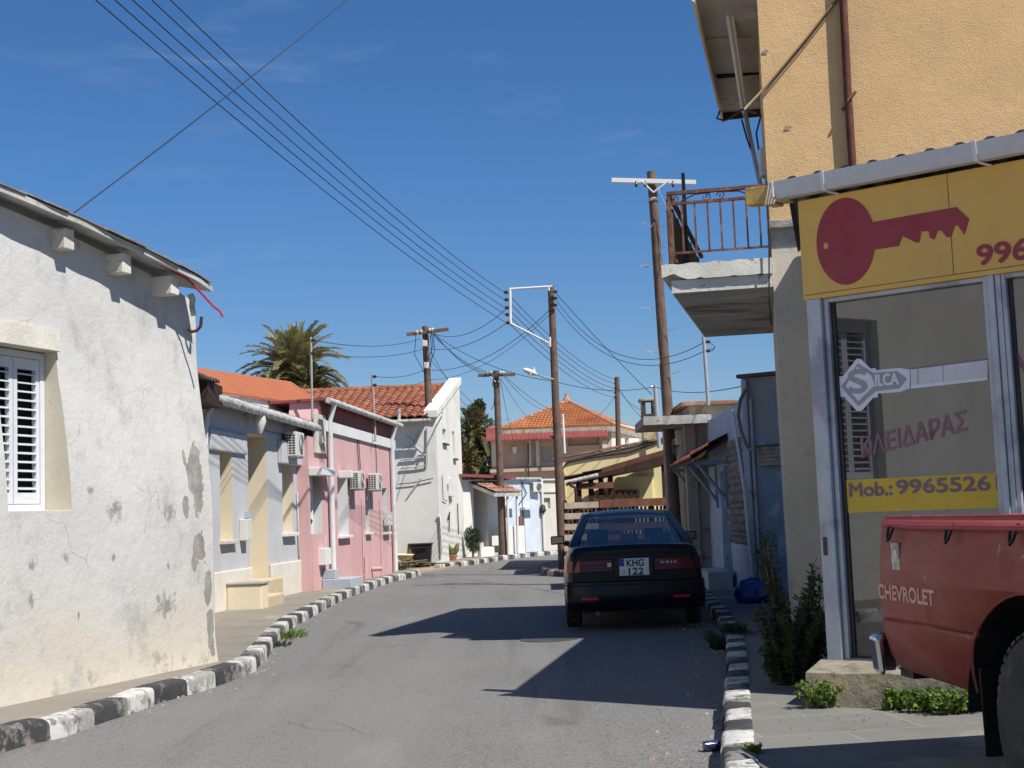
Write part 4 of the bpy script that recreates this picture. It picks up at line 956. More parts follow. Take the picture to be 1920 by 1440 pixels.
for s in (pa + .95, pb - .12): pipe(SH, 'porch_post', [W1.P(s, .1, .8), W1.P(s, pz - .33, .85)], .045, m_white, 8)
mb = MB(); mb.wbox(W1, W1.S(916, 1010), W1.L - .02, .02, W1.Z(925, 988), .45, .65); mb.build('low_wall', m_whitewall, SH, bevel=.02); mb = MB(); mb.wbox(W1, -.3, W1.S(893, 1010), .02, .42, .55, .7); mb.build('low_wall', m_whitewall, SH, bevel=.02)
mb = MB()
for k in range(4): mb.wbox(W1, W1.S(899, 1010), W1.S(914, 1010), .02, .22 + .2 * k, .45 - .3 * k - .3, .45 - .3 * k)
mb.build('step', m_lintel, SH)
BH = thing('pale_blue_house', 'pale blue limewashed house with brown meter door beside the last wooden pole', 'house', (*F1, PAV))
zb = W2.Z(975, 899)
o2 = [opx(W2, 949, 955, 956, 1018, .15), opx(W2, 979, 958, 986, 1040, .2)]
mb = MB(); wall_mesh(mb, W2, 0, W2.L, .02, lambda s: zb, o2, .3, .5, .01); mb.build('wall', [m_bluewhite, m_white], BH)
mb = MB(); mb.wbox(W2, -.05, W2.L, zb + .002, zb + .07, -3, .14); mb.build('roof', m_greyroof, BH)
mb = MB(); mb.wpx(W2, 974, 968, 981, 992, .003, .07); mb.build('meter_door', m_brownpatch, BH)
for sx, y in ((950, 955), (984, 957)):
    mb = MB(); s, z = W2.sz(sx, y); mb.wbox(W2, s - .3, s + .3, z + .02, z + .10, .003, .22); mb.build('window_hood', m_bluewhite, BH)
pipe(BH, 'wall_cable', [W2.P(W2.S(977, 905), zb - .1, .04), W2.P(W2.S(985, 920), W2.Z(985, 925), .05), W2.P(W2.S(972, 945), W2.Z(972, 945), .04)], .02, m_cable, 5)
pipe(BH, 'wall_cable', [W2.P(W2.S(978, 930), zb - .05, .03), W2.P(W2.S(978, 930), .6, .03)], .012, m_cablegrey, 5)
EH = thing('beige_house', 'plain beige house with rooftop condenser at the far bend of the street', 'house', (*F2, PAV))
zb3 = W3.Z(1015, 901)
mb = MB(); wall_mesh(mb, W3, .01, W3.L, .02, lambda s: zb3, [(W3.S(1017, 950), W3.S(1017, 950) + .45, 1.6, 1.98, .12)], .3, .5, .01); mb.build('wall', [m_beigewall, m_beigewall], EH)
mb = MB(); mb.wbox(W3, .01, W3.L, zb3 - .42, zb3 - .36, .003, .05); mb.wbox(W3, .01, W3.L, zb3 + .002, zb3 + .06, -3, .08); mb.build('string_course', m_beigewall, EH)
pipe(EH, 'downpipe', [W3.P(.1, zb3, .06), W3.P(.1, .2, .06)], .05, m_pvcwhite)
fa = ac_copy(ac1, W3, 1012, 922, 'far white air conditioner high on the beige house wall'); fa.scale = (.6, .6, .6)
q = W3.P(.05, 1.55, .1); mb = MB(); mb.lathe(q + V3((0, 0, .2)), (0, 0, -1), [(0, .03), (.05, .09), (.22, .12), (.3, .05)], 10); lo = tag(mb.build('wall_lantern', m_cable, None, smooth=40), 'small dark lantern on the corner of the beige house', 'lantern')

# ================================================================== VILLA WITH HIPPED TILE ROOF
YV = 85.0
A0, A1 = PV(922, 890, YV), PV(1148, 850, YV)
WV = Wall((A0.x, A0.y), (A1.x, A1.y)); sd = PV(1194, 840, 93)
WVS = Wall((A1.x, A1.y), (sd.x + .2, sd.y))
VH = thing('villa', 'two storey dusty pink villa with orange hipped tile roof beyond the bend', 'house', (A0.x, A0.y, 0))
zv = WV.Z(1030, 822)
vop = [opx(WV, 1013, 838, 1042, 866, .3), opx(WV, 1065, 822, 1124, 834, .6)]
mb = MB(); wall_mesh(mb, WV, 0, WV.L, 0, lambda s: zv + .9, vop, .3, 1.5, .01); mb.build('front_wall', [m_villa, m_dark], VH)
mb = MB(); wall_mesh(mb, WVS, 0, WVS.L, 0, lambda s: zv + .9, [(WVS.L * .45, WVS.L * .6, zv - 1.4, zv + .1, .3)], .3, 1.5, .01); mb.build('side_wall', [m_whitewall, m_white], VH)
for x0, x1 in ((921, 931), (987, 997), (1004, 1012), (1045, 1056), (1129, 1140)):
    mb = MB(); mb.wpx(WV, x0, 826, x1, 874, .003, .22); mb.build('pilaster', m_beigewall, VH)
mb = MB(); z = WV.Z(960, 882); mb.wbox(WV, -.1, WV.L, z - .1, z + .1, .003, .25); mb.build('string_course', m_villa, VH)
mb = MB()
for k in range(9):
    s = vop[0][0] + (vop[0][1] - vop[0][0]) * (k + .5) / 9; mb.wbox(WV, s - .1, s + .03, vop[0][2], vop[0][3], -.12, -.06)
mb.build('window_shutter', m_greyroof, VH)
mb = MB(); z = zv + .25; n = 1.1
a, b = WV.S(918, 838), WV.S(1128, 830)
for i in range(60):
    s = -.25 + (b + .6) * i / 60; e = -.25 + (b + .6) * (i + 1) / 60; h = .03 * (i % 2)
    mb.hexa([WV.P(s, z - .35, n), WV.P(e, z - .35, n), WV.P(e, z + .52, .0), WV.P(s, z + .52, .0), WV.P(s, z - .30 + h, n), WV.P(e, z - .30 + h, n), WV.P(e, z + .57 + h, 0), WV.P(s, z + .57 + h, 0)])
mb.build('sheet_canopy', m_redsheet, VH)
zE = PV(940, 806, YV).z; apex = PV(1063, 752, YV + 4.5)
e0 = V3((PV(936, 806, YV - .6).x, YV - .6, zE)); e1 = V3((PV(1150, 796, YV - .6).x, YV - .6, zE)); e2 = V3((sd.x + .5, sd.y + 1, zE)); e3 = V3((e0.x - .3, YV + 10, zE))
mb = MB()
def tri_slope(a, b, t, rows):
    for r in range(rows):
        f0, f1 = r / rows, min(1, (r + 1.05) / rows)
        p, q = a.lerp(t, f0), b.lerp(t, f0); p1, q1 = a.lerp(t, f1), b.lerp(t, f1); lift = V3((0, -.02, .07))
        k = max(2, int((q - p).length / .12))
        for i in range(k):
            u0, u1 = i / k, (i + 1) / k; h0 = V3((0, -.01, .055 * (i % 2))); h1 = V3((0, -.01, .055 * ((i + 1) % 2)))
            mb.quad(p.lerp(q, u0) + lift + h0, p.lerp(q, u1) + lift + h1, p1.lerp(q1, u1) + h1, p1.lerp(q1, u0) + h0)
            mb.quad(p.lerp(q, u0) + lift + h0, p.lerp(q, u1) + lift + h1, p.lerp(q, u1) - V3((0, 0, .03)), p.lerp(q, u0) - V3((0, 0, .03)))
tri_slope(e0, e1, apex, 15); tri_slope(e1, e2, apex, 15)
mb.poly([e2, e3, apex]); mb.poly([e3, e0, apex])
vr = mb.build('roof', m_tile2, VH, recalc=False)
mb = MB()
for e in (e0, e1, e2): mb.tube([e, e.lerp(apex, .5), apex], .13, 6)
mb.lathe(apex, (0, 0, 1), [(-.1, .4), (.2, .2), (.5, .06)], 8); mb.build('ridge_tile', m_rusttile, vr, smooth=40)
mb = MB(); mb.hexa([e0 - V3((0, 0, .4)), e1 - V3((0, 0, .4)), e2 - V3((0, 0, .4)), e3 - V3((0, 0, .4)), e0 - V3((0, 0, .05)), e1 - V3((0, 0, .05)), e2 - V3((0, 0, .05)), e3 - V3((0, 0, .05))]); mb.build('eave_board', m_ruin, vr)
pipe(VH, 'lightning_rod', [apex, apex + V3((-.15, 0, 1.6))], .03, m_galv, 5)
pipe(VH, 'downpipe', [PV(1055, 776, YV - 1.6), PV(1059, 850, YV - 1.6)], .08, m_pvcwhite, 6)
pipe(VH, 'downpipe', [PV(990, 830, YV - .4), PV(991, 912, YV - .4)], .05, m_cable, 5)
mb = MB(); s, z = WV.sz(965, 845); mb.lathe(WV.P(s, z, .3), (0, 0, 1), [(-.2, .1), (.2, .16), (.3, .03)], 10); mb.build('wall_lamp', m_white, VH, smooth=40)

# ================================================================== YELLOW HOUSE, CARPORT, FENCE
YC = (1.02, 34.6)
WY = Wall(YC, (4.4, 34.2)); WYS = Wall(YC, (1.28, 41.5), True)
YH = thing('yellow_house', 'yellow house with sloping brown coping and sooty chimney behind the slatted fence', 'house', (*YC, PAV))
ya, yb = WY.sz(1060, 861), WY.sz(1254, 822)
ytop = lambda s: ya[1] + (yb[1] - ya[1]) * max(0, s - ya[0]) / (yb[0] - ya[0])
mb = MB(); wall_mesh(mb, WY, 0, WY.L, .02, ytop, (), .3, .5, .008); mb.build('wall', [m_yellow, m_yellow], YH)
mb = MB(); wall_mesh(mb, WYS, .0, WYS.L, .02, lambda s: ya[1] - .02, (), .3, .7, .008); mb.build('side_wall', [m_beigewall, m_yellow], YH)  # shaded side of the yellow house, its shade put into the colour as beige
mb = MB(); mb.hexa([WY.P(-.05, ytop(-.05), .06), WY.P(WY.L, ytop(WY.L), .06), WY.P(WY.L, ytop(WY.L), -.32), WY.P(-.05, ytop(-.05), -.32), WY.P(-.05, ytop(-.05) + .05, .06), WY.P(WY.L, ytop(WY.L) + .05, .06), WY.P(WY.L, ytop(WY.L) + .05, -.32), WY.P(-.05, ytop(-.05) + .05, -.32)])
mb.build('coping', m_rusttile, YH)
mb = MB(); s0, s1 = WY.S(1152, 900), WY.S(1224, 900); z0, z1 = .5, WY.Z(1190, 893)
pts = [(s0, z0), (s1, z0), (s1, z1 - .12)] + [(s1 - .12 + .12 * cos(a * pi / 8), z1 - .12 + .12 * sin(a * pi / 8)) for a in range(1, 5)] + [(s0 + .12 - .12 * sin(a * pi / 8), z1 - .12 + .12 * cos(a * pi / 8)) for a in range(0, 4)]
mb.prism(WY, pts, .003, .14); mb.build('relief_panel', m_yellow, YH, bevel=.02)
mb = MB()
for i in range(9):
    x = 1110 + i * 10.5; s, z = WY.sz(x, 929, .25); mb.tube([WY.P(s, z - .02, .42), WY.P(s, z + .08, .142)], .075, 9)
mb.build('tile_hood', m_rusttile, YH, smooth=40)
pipe(YH, 'wall_cable', [WY.P(WY.S(x, y, .03), WY.Z(x, y, .03), .03) for x, y in ((1056, 878), (1062, 868), (1078, 864), (1120, 856), (1180, 848), (1232, 830), (1240, 824))], .022, m_cable, 6)
pipe(YH, 'wall_cable', [WY.P(WY.S(x, y, .03), WY.Z(x, y, .03), .03) for x, y in ((1062, 866), (1120, 852), (1180, 840), (1225, 829))], .015, m_cable, 6)
pipe(YH, 'downpipe', [WY.P(WY.S(1059, 900, .05), 2.5, .05), WY.P(WY.S(1062, 940, .05), .5, .05)], .03, m_yellow, 6)
c0, c1 = PV(1206, 800, 36.5), PV(1232, 800, 36.5); zc1 = PV(1218, 752, 36.5).z; zcm = PV(1218, 772, 36.5).z; y0, y1 = 36.5, 37.0
mb = MB(); mb.box(c0.x, c1.x, y0, y1, 1.5, zcm - .05); w4 = .09
for (a, b, c, d) in ((c0.x, c0.x + w4, y0, y1), (c1.x - w4, c1.x, y0, y1)): mb.box(a, b, c, d, zcm - .05, zc1)
ch = mb.build('chimney', mat('sooty_yellow_render', (.52, .43, .24), .92, .1, 3, .4, 40, .01, [dict(c=(.03, .028, .025), s=2.5, lo=.35, hi=.6, z=(zcm - 1.9, zcm - .9), f=.95)]), YH)
mb = MB(); mb.box(c0.x - .06, c1.x + .06, y0 - .06, y1 + .06, zc1 + .002, zc1 + .08); mb.build('chimney_cap', m_conc, ch, bevel=.02)
# carport
YCP = 31.6
CP = thing('carport', 'dark timber carport with sloping tiled roof in front of the yellow house', 'carport', (PV(1160, 900, YCP).x, YCP, PAV))
a, b = PV(1064, 900, YCP), PV(1252, 851, YCP); off = V3((.05, 2.6, 0))
mb = MB(); mb.hexa([a - V3((0, 0, .09)), b - V3((0, 0, .22)), b + off - V3((0, 0, .22)), a + off - V3((0, 0, .09)), a, b - V3((0, 0, .0)), b + off, a + off]); mb.build('roof_deck', m_darkwood, CP)
md = PV(1128, 884, YCP); mb = MB(); pantiles(mb, V3(a) + V3((-.06, 0, .02)), a + off + V3((-.06, 0, .02)), md + off + V3((0, 0, .02)), md + V3((0, 0, .02)), .2, .3, .04); mb.build('roof_tile', m_rusttile, CP, smooth=30)
mb = MB(); mb.hexa([md + V3((0, 0, -.04)), b + V3((0, 0, .0)), b + off, md + off + V3((0, 0, -.04)), md + V3((0, -.02, .08)), b + V3((0, -.02, .12)), b + off + V3((0, 0, .12)), md + off + V3((0, 0, .08))]); mb.build('roof_sheet', m_brownwood, CP)
gutter(CP, 'gutter', a + V3((-.03, -.02, -.06)), PV(1122, 891, YCP - .05), .05, m_greyroof, 6)
for x in (1086, 1109, 1128, 1146, 1248):
    p = PV(x, 935, YCP + .15); zt_ = PV(x, a and (900 - (x - 1064) * .26), YCP).z
    mb = MB(); mb.box(p.x - .06, p.x + .06, YCP + .1, YCP + .22, PAV, zt_ - .05); mb.build('post', m_darkwood, CP)
mb = MB(); p0, p1 = PV(1084, 906, YCP), PV(1150, 906, YCP); mb.box(p0.x, p1.x, YCP + .02, YCP + .095, p0.z - .14, p0.z); mb.build('beam', m_brownwood, CP)
pipe(CP, 'downpipe', [PV(1068, 903, YCP - .1), PV(1071, 911, YCP - .1), PV(1078, 914, YCP - .1), PV(1080, 922, YCP - .1), PV(1081, 1000, YCP - .1)], .035, m_darkwood, 7)
YF = 30.9
FE = thing('slatted_fence', 'horizontal slat fence of beige and brown boards between the pole and the blue house', 'fence', (PV(1100, 1000, YF).x, YF, PAV))
mb = MB()
for k in range(6):
    p = PV(1058, 943 + k * 20, YF); q = PV(1123, 953.5 + k * 20, YF); mb.box(p.x, q.x, YF, YF + .03, q.z + .02, p.z)
mb.build('beige_slat_panel', m_paleslat, FE, bevel=.004)
mb = MB()
for k in range(5):
    p = PV(1123, 938 + k * 22, YF); q = PV(1256, 950 + k * 22, YF); mb.box(p.x + .01, q.x, YF - .01, YF + .03, p.z - .17, p.z)
mb.build('brown_slat_panel', m_brownwood, FE, bevel=.004)
for x in (1060, 1084, 1123, 1157, 1188, 1222, 1252):
    p = PV(x, 960, YF); mb = MB(); mb.box(p.x - .035, p.x + .035, YF + .032, YF + .10, PAV, PV(x, 938, YF).z); mb.build('fence_post', m_darkwood, FE)
mb = MB(); p, q = PV(1060, 960, YF), PV(1254, 960, YF)
for k in range(26):
    x = p.x + (q.x - p.x) * k / 26; mb.box(x, x + .05, YF + .12, YF + .15, PAV, 1.5)
mb.build('rear_picket', m_darkwood, FE)

# ================================================================== BLUE HOUSE ON THE RIGHT
WF = Wall((3.27, 19.3), (3.62, 29.5), True); WE = Wall((3.27, 19.3), (5.2, 18.05))
BL = thing('blue_house', 'shaded weathered blue house with exposed stone strips behind the black car', 'house', (3.27, 19.3, PAV))
fz0 = WF.Z(1376, 760); fz1 = WF.Z(1282, 818); fs0 = WF.S(1376, 760); fs1 = WF.S(1282, 818)
ftop = lambda s: fz0 + (fz1 - fz0) * (s - fs0) / (fs1 - fs0) + .05 * noise.noise(V3((s * 2.3, 1, 4))) + .03 * noise.noise(V3((s * 9, 1, 4)))
fo = [(2.2, 3.2, .35, 2.0, .3), (5.2, 6.1, .9, 2.1, .25)]
mb = MB(); wall_mesh(mb, WF, 0, WF.L, .02, ftop, fo, .5, .25, .03, .8); mb.build('street_wall', [m_bluelight, m_bluelight], BL, smooth=40)
ez0 = WE.Z(1391, 710)
mb = MB(); wall_mesh(mb, WE, 0, WE.L, .02, lambda s: ez0, (), .4, .25, .025, .8); mb.build('end_wall', [m_bluewall, m_bluewall], BL, smooth=40)
mb = MB(); mb.wbox(WE, -.06, WE.L, ez0 + .003, ez0 + .06, -.5, .07); mb.build('coping', m_darksheet, BL, bevel=.02)
mb = MB(); mb.wbox(WE, .02, .10, .05, ez0 - .02, .02, .09); mb.wbox(WE, .11, .16, .05, ez0 - .3, .02, .06); mb.build('corner_pilaster', m_bluelight, BL, bevel=.015)
rnd = random.Random(12)
def stones(s0, s1, z0, z1, wl=WF):
    mb = MB(); z = z0
    while z < z1:
        h = rnd.uniform(.08, .17); s = s0 + rnd.uniform(-.08, .05)
        while s < s1:
            L = rnd.uniform(.08, .26); c = wl.P(s + L / 2, z + h / 2, .03)
            k = 7; base = len(mb.v)
            for n, sc in ((.0, 1.05), (.018, .95), (.03, .6)):
                for i in range(k):
                    a = 2 * pi * i / k; mb.v.append(wl.P(s + L / 2 + L * .5 * sc * cos(a) * rnd.uniform(.85, 1.05), z + h / 2 + h * .5 * sc * sin(a) * rnd.uniform(.85, 1.05), n + rnd.uniform(0, .012)))
            for q in range(2):
                for i in range(k): mb.f.append([base + q * k + i, base + q * k + (i + 1) % k, base + (q + 1) * k + (i + 1) % k, base + (q + 1) * k + i]); mb.m.append(0)
            mb.f.append([base + 2 * k + i for i in range(k)]); mb.m.append(0)
            s += L * .95
        z += h * .86
    return mb.build('exposed_stone', m_stone, BL, smooth=50)
stones(WF.S(1399, 900), WF.S(1368, 900), .85, 2.3); stones(WF.S(1327, 900), WF.S(1309, 900), .7, 2.1)
mb = MB(); o = fo[0]; mb.wbox(WF, o[0] + .02, o[1] - .02, o[2], o[3] - .01, -.27, -.22); bd = mb.build('door', m_bluelight, BL)
mb = MB()
for k in range(5): mb.wbox(WF, o[0] + .03 + k * .19, o[0] + .2 + k * .19, o[2] + .02, o[3] - .03, -.219, -.2)
mb.build('door_board', m_bluelight, bd)
simple_window(BL, WF, fo[1], m_bluelight, m_winglass, .25, 1, .08, m_lintel)
a0, a1 = WF.sz(1335, 1085, .3), WF.sz(1370, 1105, .3)
mb = MB(); mb.wbox(WF, o[0] - .3, o[1] + .2, .05, .42, .04, .42); mb.build('doorstep', m_lintel, BL, bevel=.015)
# canopy over the door on timber brackets
s0, s1 = 1.9, 6.2
mb = MB(); z = 2.12
A, B, Cc, D = WF.P(s0, z + .06, .58), WF.P(s1, z + .06, .58), WF.P(s1, z + .40, .0), WF.P(s0, z + .40, .0)
pantiles(mb, A, B, Cc, D, .2, .3, .035); aw = mb.build('door_canopy', m_tile, BL, smooth=30)
mb = MB(); dn = V3((0, 0, .07)); mb.hexa([A - dn, B - dn, Cc - dn, D - dn] + [x - V3((0, 0, .015)) for x in (A, B, Cc, D)]); mb.build('canopy_board', m_darkwood, aw)
for s in (s0 + .12, 3.35, s1 - .15):
    mb = MB(); mb.wbox(WF, s - .035, s + .035, z - .04, z + .03, .04, .54); q0, q1 = WF.P(s, 1.5, .05), WF.P(s, z - .03, .48); mb.tube([q0, q1], .032, 4); mb.wbox(WF, s - .04, s + .04, 1.4, z - .06, .035, .08); mb.build('bracket', m_bluewall, aw)
p0 = WF.P(fs0, 2.9, .06); pipe(BL, 'downpipe', [WF.P(WF.S(1374, 770, .06), WF.Z(1374, 770, .06), .06), WF.P(WF.S(1396, 920, .06), WF.Z(1396, 920, .06), .06), WF.P(WF.S(1411, 1085, .06), .2, .06)], .022, m_pvcwhite, 8)
pipe(BL, 'hose', [PV(1398, 730, 18.9), PV(1388, 750, 19.0), PV(1384, 780, 19.0), PV(1390, 810, 18.9), PV(1400, 835, 18.8), PV(1405, 842, 18.8), PV(1418, 840, 18.6)], .025, m_cablegrey, 8)
# half-open wall cupboard on the end wall
s, z = WE.sz(1440, 855, .2)
BX = thing('wall_box', 'grey slatted box hung on the shaded blue end wall', 'box', WE.P(s, z, .0))
mb = MB(); 
for k in range(5): mb.wbox(WE, s - .165, s + .165, z - .13 + k * .054, z - .13 + k * .054 + .05, .16, .18)
mb.build('front_slat', m_conc, BX, bevel=.004)
mb = MB(); mb.wbox(WE, s - .16, s + .16, z - .13, z + .135, .03, .158); mb.build('carcass', m_dark, BX)
mb = MB(); mb.wbox(WE, s - .17, s + .17, z + .14, z + .155, .02, .22); mb.build('lid', m_railwood, BX)
# ruined flat roofed house beyond with concrete door canopy
q0 = PV(1292, 770, 24.4); RU = thing('flat_roofed_house', 'old beige flat roofed house with dark roof edge showing above the blue house', 'house', (q0.x, 24.4, PAV))
zt = PV(1292, 762, 24.4).z; mb = MB(); mb.box(q0.x, q0.x + 4, 24.4, 29, PAV, zt); mb.build('wall', m_ruin, RU)
mb = MB(); mb.box(q0.x - .15, q0.x + 4.1, 24.25, 29.2, zt + .003, zt + .08); mb.build('roof', m_rusttile, RU, bevel=.015)
n0 = PV(1207, 797, 24.0); zc = n0.z; far = PV(1191, 812, 26.3); rt_ = WF.P(4.6, zc, 0)
CS = thing('concrete_canopy', 'concrete slab canopy with flaking white edge around the tall wooden pole', 'canopy', (n0.x, 24.0, zc))
mb = MB()
N = 14; top, bot, back_t, back_b = [], [], [], []
for i in range(N + 1):
    f = i / N; x = n0.x + (3.5 - n0.x) * f; xf = far.x + (3.5 - far.x) * f
    j = .018 * noise.noise(V3((i * .9, 3, 1)))
    top.append(V3((x, 24.0 + j, zc + .15 + j))); bot.append(V3((x, 24.03 - j, zc + .6 * j))); back_t.append(V3((xf, 26.3, zc + .15))); back_b.append(V3((xf, 26.3, zc)))
for i in range(N):
    mb.quad(bot[i], bot[i + 1], top[i + 1], top[i], 0); mb.quad(top[i], top[i + 1], back_t[i + 1], back_t[i], 0); mb.quad(bot[i], bot[i + 1], back_b[i + 1], back_b[i], 1); mb.quad(back_b[i], back_b[i + 1], back_t[i + 1], back_t[i], 0)
mb.quad(bot[0], top[0], back_t[0], back_b[0], 1); mb.quad(bot[N], top[N], back_t[N], back_b[N], 1)
mb.build('slab', [m_slabpaint, m_conc], CS)
mb = MB(); mb.box(3.05, 3.25, 24.35, 24.55, PAV, zc - .003); mb.build('post', m_ruin, CS, bevel=.01)
q = PV(1266, 835, 23.6); mb = MB(); mb.lathe(q, (0, 0, -1), [(-.12, .01), (-.08, .06), (0, .08), (.02, .06), (.16, .045), (.18, .0)], 8)
tag(mb.build('lantern', m_cable, None, smooth=30), 'dark hanging lantern under the concrete canopy by the tall pole', 'lantern')
# ================================================================== TEXT
def text_obj(name, body, w, s0, z0, n, height, m, parent, width=None, ext=.001, bold=0.0, slope=0.0, local=None, shear=0.0, fat=0.0):
    cu = bpy.data.curves.new(name, 'FONT'); cu.body = body; cu.size = 1; cu.extrude = 0; cu.resolution_u = 6; cu.shear = shear
    tmp = bpy.data.objects.new(name + '_t', cu); COL.objects.link(tmp)
    dg = bpy.context.evaluated_depsgraph_get(); me = bpy.data.meshes.new_from_object(tmp.evaluated_get(dg))
    bpy.data.objects.remove(tmp); bpy.data.curves.remove(cu)
    xs = [v.co.x for v in me.vertices]; ys = [v.co.y for v in me.vertices]
    x0, x1, y0, y1 = min(xs), max(xs), min(ys), max(ys); ky = height / (y1 - y0); kx = (width / (x1 - x0)) if width else ky
    o = world_origin(parent) if (parent is not None and local is None) else V3((0, 0, 0))
    for v in me.vertices:
        a = (v.co.x - x0) * kx; b = (v.co.y - y0) * ky
        p = local(s0 + a, z0 + b + slope * a, n) if local else w.P(s0 + a, z0 + b + slope * a, n)
        v.co = p - o
    if fat:
        bm = bmesh.new(); bm.from_mesh(me); src = bm.faces[:]; c0 = V3(local(0, 0, 0) if local else w.P(0, 0, 0))
        ex = (V3(local(1, 0, 0) if local else w.P(1, 0, 0)) - c0); en = (V3(local(0, 0, 1) if local else w.P(0, 0, 1)) - c0); ez = V3((0, 0, 1))
        for k, (dx, dz) in enumerate(((-1, 0), (1, 0), (0, 1), (0, -1), (.7, .7), (-.7, -.7), (.7, -.7), (-.7, .7))):
            g = bmesh.ops.duplicate(bm, geom=bm.verts[:0] + src)
            bmesh.ops.translate(bm, verts=[v for v in g['geom'] if isinstance(v, bmesh.types.BMVert)], vec=ex * dx * fat * height + ez * dz * fat * height + en * .00012 * (k + 1))
        bm.to_mesh(me); bm.free()
    me.materials.clear(); me.materials.append(m)
    ob = bpy.data.objects.new(name, me); COL.objects.link(ob)
    if parent is not None: ob.parent = parent
    return ob

# ================================================================== ORANGE BUILDING
OC = (2.70, 13.7); OF = (3.40, 17.45)
WOF = Wall(OC, (OC[0] + 6 * .982, OC[1] - 6 * .19)); WOS = Wall(OC, OF, True)
OB = thing('orange_building', 'two storey orange roughcast building with rusty balcony over the locksmith shop', 'building', (*OC, PAV))
zl = PV(1470, 424, 13.7).z; zR = 6.68
mb = MB(); wall_mesh(mb, WOF, 0, 6, zl + .06, lambda s: zR, (), .3, .8, .006); 
mb.quad(WOS.P(0, zl + .06, 0), WOS.P(WOS.L, zl + .06, 0), WOS.P(WOS.L, zR, 0), WOS.P(0, zR, 0)); mb.quad(WOS.P(WOS.L, .05, 0), WOS.P(WOS.L, .05, -4.5), WOS.P(WOS.L, zR, -4.5), WOS.P(WOS.L, zR, 0)); mb.build('upper_wall', [m_orange, m_orange], OB)
mb = MB(); wall_mesh(mb, WOF, 0, 6, .02, lambda s: zl - .24, (), .3, .5, .012)
mb.quad(WOS.P(0, .02, 0), WOS.P(WOS.L, .02, 0), WOS.P(WOS.L, zl - .24, 0), WOS.P(0, zl - .24, 0)); mb.build('lower_wall', [m_pillar, m_pillar], OB)
mb = MB(); mb.wbox(WOF, -.0, 6, zl - .24, zl - .03, -.3, -.03); mb.build('ledge_recess', m_conc, OB)
mb = MB(); mb.wbox(WOF, -.03, 6, zl - .03, zl + .06, -.3, .05); mb.build('ledge', m_conc, OB, bevel=.01)
# roof with soffit and fascia
e0 = PV(1300, -40, 13.45); e1 = PV(1356, 214, 17.9); e0.z = e1.z = zR; inw = V3((5.5, -1.05, 0)); up = V3((0, 0, .14))
c1_, c2_ = WOF.P(.02, zR, .0), WOF.P(6, zR, 0); pl_ = [e0, c1_, c2_, e1 + inw, e1]
mb = MB(); k = len(pl_); rise = [up, up, up * 8, up * 8, up]
mb.add(pl_ + [p + r for p, r in zip(pl_, rise)], [tuple(range(k)), tuple(range(2 * k - 1, k - 1, -1))] + [(i, (i + 1) % k, k + (i + 1) % k, k + i) for i in range(k)]); rf = mb.build('roof', m_soffit, OB)
dirE = (e1 - e0).normalized(); nE = V3((-dirE.y, dirE.x, 0))
mb = MB(); mb.hexa([e0 + nE * .03 - V3((0, 0, .13)), e1 + nE * .03 - V3((0, 0, .13)), e1 - V3((0, 0, .13)) + nE * .001, e0 - V3((0, 0, .13)) + nE * .001, e0 + nE * .03 + up * 1.4, e1 + nE * .03 + up * 1.4, e1 + nE * .001 + up * 1.4, e0 + nE * .001 + up * 1.4])
mb.build('fascia_board', m_rafter, rf, bevel=.005)
mb = MB(); a = e1 - dirE * .05 - V3((0, 0, .10)); b = a - nE * 1.2; mb.hexa([a, b, b + dirE * .03, a + dirE * .03, a + V3((0, 0, .098)), b + V3((0, 0, .098)), b + dirE * .03 + V3((0, 0, .098)), a + dirE * .03 + V3((0, 0, .098))]); mb.build('end_board', m_darkwood, rf)
q = e0.lerp(e1, .62) - V3((0, 0, .003)); mb = MB(); k = [q - nE * .03, q - nE * .62 + dirE * .12, q - nE * .62 + dirE * .16, q - nE * .03 + dirE * .16]
mb.add([p - V3((0, 0, .01)) for p in k] + k, [(0, 1, 2, 3), (4, 5, 6, 7), (0, 1, 5, 4), (1, 2, 6, 5), (2, 3, 7, 6), (3, 0, 4, 7)]); mb.build('broken_board', m_dark, rf)
# conduits, cables
def seg_pts(*pts): return [PV(*p) for p in pts]
pipe(OB, 'conduit', seg_pts((1350, -60, 13.4), (1376, 95, 15.0), (1393, 205, 17.2), (1397, 215, 17.3)), .028, m_pvcwhite, 8)
pipe(OB, 'conduit', seg_pts((1360, -60, 13.4), (1383, 95, 15.0), (1399, 205, 17.2)), .018, m_pvcwhite, 8)
pipe(OB, 'conduit', seg_pts((1397, 212, 17.2), (1412, 285, 16.6), (1426, 350, 16.4)), .03, m_galv, 8)
pipe(OB, 'wall_cable', seg_pts((1391, 225, 17.2), (1400, 258, 16.7), (1412, 292, 16.6), (1421, 322, 16.5)), .012, m_cable, 6)
pipe(OB, 'wall_cable', seg_pts((1427, 215, 15.5), (1418, 250, 15.6), (1424, 290, 15.6), (1428, 312, 15.5), (1432, 285, 15.0)), .012, m_cable, 6)
pipe(OB, 'wall_cable', seg_pts((1350, 208, 17.1), (1344, 222, 17.1), (1358, 226, 17.1), (1368, 222, 17.0), (1392, 205, 16.8), (1420, 212, 16.2)), .014, m_cable, 6)
pipe(OB, 'wall_cable', seg_pts((1437, 340, 13.6), (1442, 440, 13.6), (1442, 560, 13.6), (1446, 610, 13.6)), .008, m_cable, 6)
mb = MB(); q = PV(1432, 300, 15); mb.box(q.x - .05, q.x + .06, 14.9, 15.05, q.z - .2, q.z + .12); mb.build('junction_box', m_white, OB)
def onO(px, py, n=.03): s, z = WOF.sz(px, py, n); return WOF.P(s, z, n)
